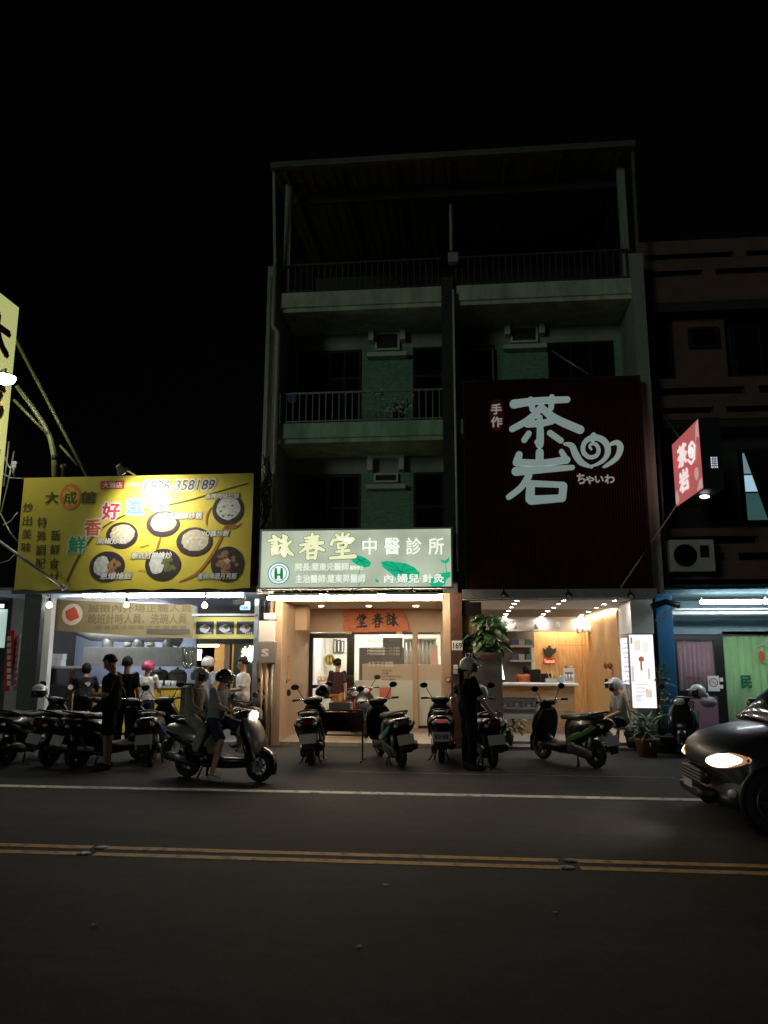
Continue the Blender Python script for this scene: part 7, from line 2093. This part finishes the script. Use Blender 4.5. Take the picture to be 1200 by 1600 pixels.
def person(label, loc, rz, J=None, shirt=None, pants=None, sleeve=.5, leg=1.0, shoes=None, hair='short', helmet=None, hx=0.0, hy=0.0, hz=0.0, skin=None, visor=True, mask=None, scale=1.0, apron=None, thumbs=None, group=None, loose=0.0, helmet_visor_dark=False):
    t = thing('person', label, 'person', loc, rz, group)
    t.scale = (scale,)*3
    D = dict(neck=V((0, 0, 1.43)), head=V((.02, 0, 1.575)), shL=V((0, .175, 1.37)), shR=V((0, -.175, 1.37)), elL=V((-.02, .23, 1.10)), elR=V((-.02, -.23, 1.10)), wrL=V((.07, .235, .86)), wrR=V((.07, -.235, .86)),
             hipL=V((0, .085, .90)), hipR=V((0, -.085, .90)), knL=V((.02, .10, .49)), knR=V((.02, -.10, .49)), anL=V((0, .105, .085)), anR=V((0, -.105, .085)), toL=V((.14, .125, .03)), toR=V((.14, -.125, .03)))
    for k, v in (J or {}).items(): D[k] = V(v)
    J = D
    sk = skin or M['skin']
    H = Matrix.Rotation(hz, 3, 'Z') @ Matrix.Rotation(hy, 3, 'Y') @ Matrix.Rotation(hx, 3, 'X')
    hd = J['head']
    b = MB()
    torso(b, J)
    for s in 'LR':
        seg(b, J['sh'+s], J['el'+s], .052, .041); seg(b, J['el'+s], J['wr'+s], .041, .027)
        seg(b, J['hip'+s], J['kn'+s], .086, .056); seg(b, J['kn'+s], J['an'+s], .058, .038)
        b.sph(J['sh'+s], .06, 12, 8)
        cf = J['kn'+s].lerp(J['an'+s], .3)
        b.sph(cf+(J['kn'+s]-J['to'+s]).normalized()*.006, .055, 10, 8)
        fd = (J['to'+s]-J['an'+s]).normalized()
        heel = J['an'+s]+V((0, 0, -.045))-V((fd.x, fd.y, 0))*.045
        b.tube([heel, J['an'+s]+V((0, 0, -.04)), J['to'+s]+V((0, 0, .0)), J['to'+s]+V((fd.x, fd.y, 0))*.05], [.032, .042, .036, .018], 10)
        dh = (J['wr'+s]-J['el'+s])
        inner = (V((0, -1 if s == 'L' else 1, 0)))
        hand(b, J['wr'+s], J.get('hd'+s, dh), J.get('pm'+s, inner), V((1, 0, .3)))
    seg(b, J['neck']-V((0, 0, .04)), hd-H @ V((.015, 0, .06)), .055, .05)
    b.sph(hd+H @ V((-.008, 0, .028)), (.098, .078, .098), 18, 12, X=H)
    b.sph(hd+H @ V((.022, 0, -.045)), (.066, .058, .072), 14, 10, X=H)
    b.tube([hd+H @ V((.085, 0, .015)), hd+H @ V((.112, 0, -.022)), hd+H @ V((.085, 0, -.03))], [.01, .017, .014], 8)
    for s in (-1, 1):
        b.sph(hd+H @ V((-.01, s*.078, -.01)), (.022, .010, .032), 8, 6, X=H)
    bo = skinned(b, 'body', sk, t, .0105, 2)
    for s in (-1, 1):
        MB().sph(hd+H @ V((.083, s*.032, .012)), (.012, .015, .008), 8, 6, X=H).build('eye', M['eye'], t, world=False)
    MB().sph(hd+H @ V((.085, 0, -.062)), (.010, .024, .008), 8, 6, X=H).build('mouth', M['lip'], t, world=False)
    if shirt:
        c = MB(); torso(c, J, .017+loose, -.07, 1.06)
        for s in 'LR':
            e = J['sh'+s].lerp(J['el'+s], min(1, sleeve*1.6) if sleeve < 1 else 1)
            c.sph(J['sh'+s], .066, 12, 8)
            seg(c, J['sh'+s], e, .061+loose*.5, .058+loose*.5)
            if sleeve >= 1: seg(c, J['el'+s], J['wr'+s], .058, .042)
        skinned(c, 'shirt', shirt, t, .0125, 3, .026)
    if pants:
        c = MB(); torso(c, J, .012+loose*.5, -.2, .30)
        for s in 'LR':
            k = J['kn'+s]
            if leg <= .55:
                seg(c, J['hip'+s], J['hip'+s].lerp(k, leg*1.8), .10, .085)
            else:
                seg(c, J['hip'+s], k, .098+loose*.3, .075+loose*.3)
                seg(c, k, k.lerp(J['an'+s], min(.93, leg)), .074+loose*.3, .062+loose*.3)
        skinned(c, 'trousers' if leg > .55 else 'shorts', pants, t, .0125, 3, .028)
    for s in 'LR':
        fd = (J['to'+s]-J['an'+s]); f2 = V((fd.x, fd.y, 0)).normalized()
        c = MB()
        a_ = J['an'+s]
        c.tube([a_+V((0, 0, -.035))-f2*.065, a_+V((0, 0, -.03)), J['to'+s]+V((0, 0, .006)), J['to'+s]+f2*.07], [.034, .052, .044, .022], 10)
        if shoes: skinned(c, 'shoe', shoes, t, .011, 2)
    if mask:
        MB().sph(hd+H @ V((.045, 0, -.05)), (.066, .064, .052), 14, 8, X=H).build('face_mask', mask, t, world=False)
    if hair:
        mb = MB(); n, k = 22, 14
        for j in range(k+1):
            for i in range(n):
                th = PI*j/k; ph = 2*PI*i/n
                q = 1+.05*math.sin(ph*9+j)+.04*rnd.uniform(-1, 1)
                dz = math.cos(th)
                dv = V((math.sin(th)*math.cos(ph)*.107*q-.012, math.sin(th)*math.sin(ph)*.089*q, dz*.112*q+.03))
                mb.v.append(hd+H @ dv)
        lim = {'short': -.42, 'bob': -.95, 'long': -.95}[hair]
        for j in range(k):
            for i in range(n):
                th = PI*(j+.5)/k; ph = 2*PI*(i+.5)/n
                dx, dz = math.sin(th)*math.cos(ph), math.cos(th)
                if dz < lim or (dx > .15 and dz < .45) or (dx > -.3 and dz < -.25 and hair == 'short'): continue
                mb.f.append([j*n+i, (j+1)*n+i, (j+1)*n+(i+1) % n, j*n+(i+1) % n]); mb.mi.append(0); mb.sm.append(True)
        o = mb.build('hair', M['hair'], t, world=False)
        md = o.modifiers.new('thickness', 'SOLIDIFY'); md.thickness = .02; md.offset = -.6
        if hair == 'long':
            MB().tube([hd+H @ V((-.09, 0, .03)), hd+H @ V((-.12, 0, -.08)), J['neck']+V((-.115, 0, -.12)), J['neck']+V((-.12, 0, -.25))], [.04, .05, .04, .015], 10).build('ponytail', M['hair'], t, world=False)
    if helmet:
        helmet_parts(t, hd+H @ V((-.005, 0, .02)), H, helmet, visor)
    return t
cl_black = mat('cloth_black', (.006, .006, .0065), .95, spec=.08); cl_maroon = mat('cloth_plum', (.055, .03, .04), .9, spec=.08, vary=.15, vs=12); cl_tan = mat('cloth_tan', (.45, .25, .09), .9, spec=.08, vary=.12, vs=12)
cl_white = mat('cloth_white', (.6, .57, .54), .9, spec=.08, vary=.08, vs=10); cl_grey = mat('cloth_greyblue', (.31, .34, .37), .9, spec=.08, vary=.12, vs=10); cl_khaki = mat('cloth_khaki', (.33, .31, .25), .9, spec=.08, vary=.12, vs=10)
cl_navy = mat('cloth_navy', (.025, .03, .07), .9, spec=.08, vary=.15, vs=10); cl_blue = mat('cloth_blue', (.04, .045, .09), .9, spec=.08, vary=.15, vs=10); cl_orange = mat('cloth_coral', (.55, .17, .10), .9, spec=.08, vary=.1, vs=10)
sh_b = mat('shoe_dark', (.02, .02, .02), .7); sh_w = mat('shoe_white', (.5, .5, .5), .7)
he_w = mat('helmet_ivory', (.62, .58, .52), .3, coat=.5); he_b = mat('helmet_black', (.012, .012, .014), .2, coat=.8); he_g = mat('helmet_grey', (.45, .50, .49), .3, coat=.5); he_p = mat('helmet_pink', (.45, .05, .12), .3, coat=.5); he_s = mat('helmet_silver', (.45, .47, .52), .3, coat=.5)
skd = mat('skin_tan', (.30, .15, .09), .6)
# woman in black beside the scooter, one hand on its seat
w = gz(733, 1202)
person('woman in black with a white helmet standing with one hand on a scooter seat', w, R(25), dict(
    elR=(.10, -.25, 1.09), wrR=(.30, -.20, .88), elL=(-.08, .24, 1.10), wrL=(.02, .24, .88), toR=(.15, -.12, .03)), cl_black, cl_black, .5, 1.0, sh_b, 'long', he_w, hz=R(-18), hy=R(8), loose=.02, scale=1.0)
# man inside the clinic porch, seen from behind
p = gz(521, 1152); p.y = 16.2; p.x = at(527, 1080, 17.8).x
person('man in plum T-shirt and tan trousers walking into the clinic', (p.x, 17.8, .08), R(70), dict(knL=(.10, .09, .50), anL=(-.02, .10, .10), wrL=(.16, .2, .95), elL=(.0, .24, 1.1), wrR=(.0, -.24, .86)), cl_maroon, cl_tan, .5, 1.0, sh_b, 'short', hz=R(-15), scale=.93)
# man in black before the stall, looking down
p = gz(167, 1201)
person('man in black T-shirt and shorts with bare legs looking down at his hands', p, R(195), dict(elL=(.05, .24, 1.10), wrL=(.25, .10, 1.10), elR=(.05, -.24, 1.10), wrR=(.25, -.08, 1.10), head=(.05, 0, 1.57)), cl_black, cl_black, .5, .5, sh_b, 'short', hy=R(28), skin=skd, loose=.02, scale=1.03)
# person in black T-shirt seen from behind at the stall
p = at(195, 1100, 14.6)
person('person in black T-shirt and black trousers standing with the back turned at the stall', (p.x, 14.6, 0), R(95), None, cl_black, cl_black, .5, 1.0, sh_b, 'short', skin=skd, scale=1.0, loose=.01)
p = at(129, 1100, 14.9)
person('person with bushy dark hair in grey top bent over by the stall', (p.x, 14.9, 0), R(110), dict(neck=(.18, 0, 1.33), head=(.26, 0, 1.45), shL=(.12, .17, 1.28), shR=(.12, -.17, 1.28), elL=(.22, .24, 1.05), elR=(.22, -.24, 1.05), wrL=(.42, .15, 1.0), wrR=(.42, -.15, 1.0)), mat('cloth_charcoal', (.02, .018, .017), .9, spec=.08), cl_black, .5, 1.0, sh_b, 'bob', skin=skd)
p = at(228, 1090, 15.2)
person('person in white T-shirt and pink helmet ordering at the yellow counter', (p.x, 15.2, 0), R(88), dict(wrL=(.3, .18, 1.05), elL=(.08, .24, 1.12), wrR=(.3, -.18, 1.05), elR=(.08, -.24, 1.12)), cl_white, cl_navy, .5, 1.0, sh_w, None, he_p, scale=.95, visor=False)
p = at(322, 1090, 15.8)
person('person in white cap-like helmet waiting behind the two riders', (p.x, 15.8, 0), R(60), None, cl_grey, cl_black, .5, 1.0, sh_b, 'short', he_w, scale=1.0, visor=False)
p = at(379, 1090, 15.2)
person('man in white T-shirt holding a black bag beside the steel post', (p.x, 15.2, 0), R(200), dict(elL=(.06, .23, 1.1), wrL=(.28, .10, 1.08), elR=(.06, -.23, 1.1), wrR=(.28, -.10, 1.0)), cl_white, mat('cloth_brown', (.12, .07, .04), .9, spec=.08), .5, 1.0, sh_b, 'short', hy=R(12), loose=.01)
tag(MB().loftx([(-.14, .05, .03, .08), (-.12, .06, .06, .12), (.12, .06, .06, .12), (.14, .05, .03, .08)], 3.5, 16).build('black_bag', M['black']), 'small black bag held by the man in the white T-shirt', 'bag').location = (p.x-.30, 15.1, 1.08)
bpy.data.objects['black_bag'].rotation_euler = (0, 0, R(110))
# clerk behind the tea counter
p = at(821, 1056, 18.9)
person('clerk in coral top with dark hair bent down behind the tea counter', (p.x, 18.9, .1), R(80), dict(neck=(.20, 0, 1.20), head=(.30, 0, 1.29), shL=(.14, .17, 1.17), shR=(.14, -.17, 1.17), elL=(.3, .24, .98), elR=(.3, -.24, .98), wrL=(.5, .15, .95), wrR=(.5, -.15, .95)), cl_orange, cl_black, .5, 1.0, sh_b, 'bob')
# seated man at the right of the tea shop
p = gz(957, 1166)
sj = dict(neck=(.06, 0, .99), head=(.10, 0, 1.13), shL=(.05, .175, .93), shR=(.05, -.175, .93), elL=(.10, .23, .67), elR=(.10, -.23, .67), wrL=(.33, .16, .57), wrR=(.33, -.16, .57), hipL=(0, .09, .48), hipR=(0, -.09, .48), knL=(.42, .13, .50), knR=(.42, -.13, .50), anL=(.40, .13, .085), anR=(.36, -.13, .085), toL=(.54, .15, .03), toR=(.50, -.15, .03))
sp0 = V((p.x+.12, 15.75, 0.0))
person('man in grey T-shirt and silver helmet sitting on a stool by the white pillar', sp0, R(190), sj, mat('cloth_pale_grey', (.36, .36, .36), .9, spec=.08, vary=.1, vs=10), cl_navy, .5, .5, sh_b, 'short', he_s, mask=M['black'], scale=1.04, visor=False)
stl = thing('stool', 'small wooden stool under the seated man', 'stool', sp0)
MB().lathe([(.15, .37), (.16, .38), (.16, .40), (.15, .41)], sp0, n=20).build('seat', M['wood2'], stl)
for k in range(4):
    a = PI/4+k*PI/2
    MB().tube([sp0+V((.1*math.cos(a), .1*math.sin(a), .37)), sp0+V((.16*math.cos(a), .16*math.sin(a), .045))], .016, 8).build('leg', M['wood2'], stl)
# the two riders, in the riding scooter's own directions
rl, rr_ = ride.location.copy(), ride.rotation_euler.z
def on_ride(dx): return rl+V((dx*math.cos(rr_), dx*math.sin(rr_), 0))
drv = dict(neck=(.07, 0, 1.37), head=(.13, 0, 1.51), shL=(.05, .175, 1.31), shR=(.05, -.175, 1.31), elL=(.22, .27, 1.09), elR=(.22, -.27, 1.09), wrL=(.42, .30, 1.03), wrR=(.42, -.30, 1.03), hipL=(0, .09, .86), hipR=(0, -.09, .86),
           knL=(.36, .16, .74), anL=(.38, .13, .42), toL=(.52, .13, .37), knR=(.26, -.23, .55), anR=(.14, -.27, .03), toR=(.28, -.30, -.02), hdL=(.3, .15, 0), hdR=(.3, -.15, 0), pmL=(0, -.2, -1), pmR=(0, .2, -1))
person('rider in grey-blue T-shirt and blue shorts steering the scooter, one bare leg down', on_ride(-.16), rr_, drv, cl_grey, cl_blue, .5, .5, sh_w, None, he_b, hy=R(4), scale=.9).location.z = .055
psg = dict(neck=(.05, 0, 1.39), head=(.09, 0, 1.53), shL=(.02, .17, 1.33), shR=(.02, -.17, 1.33), elL=(.10, .25, 1.08), elR=(.10, -.25, 1.08), wrL=(.26, .20, .98), wrR=(.26, -.20, .98), hipL=(0, .09, .90), hipR=(0, -.09, .90),
           knL=(.36, .25, .72), anL=(.22, .22, .38), toL=(.35, .24, .33), knR=(.36, -.25, .72), anR=(.22, -.22, .38), toR=(.35, -.24, .33))
person('pillion passenger in khaki top and trousers with a grey helmet behind the driver', on_ride(-.55), rr_, psg, cl_khaki, cl_khaki, 1.0, .95, sh_b, None, he_g, hy=R(2), loose=.012, scale=.9).location.z = .055
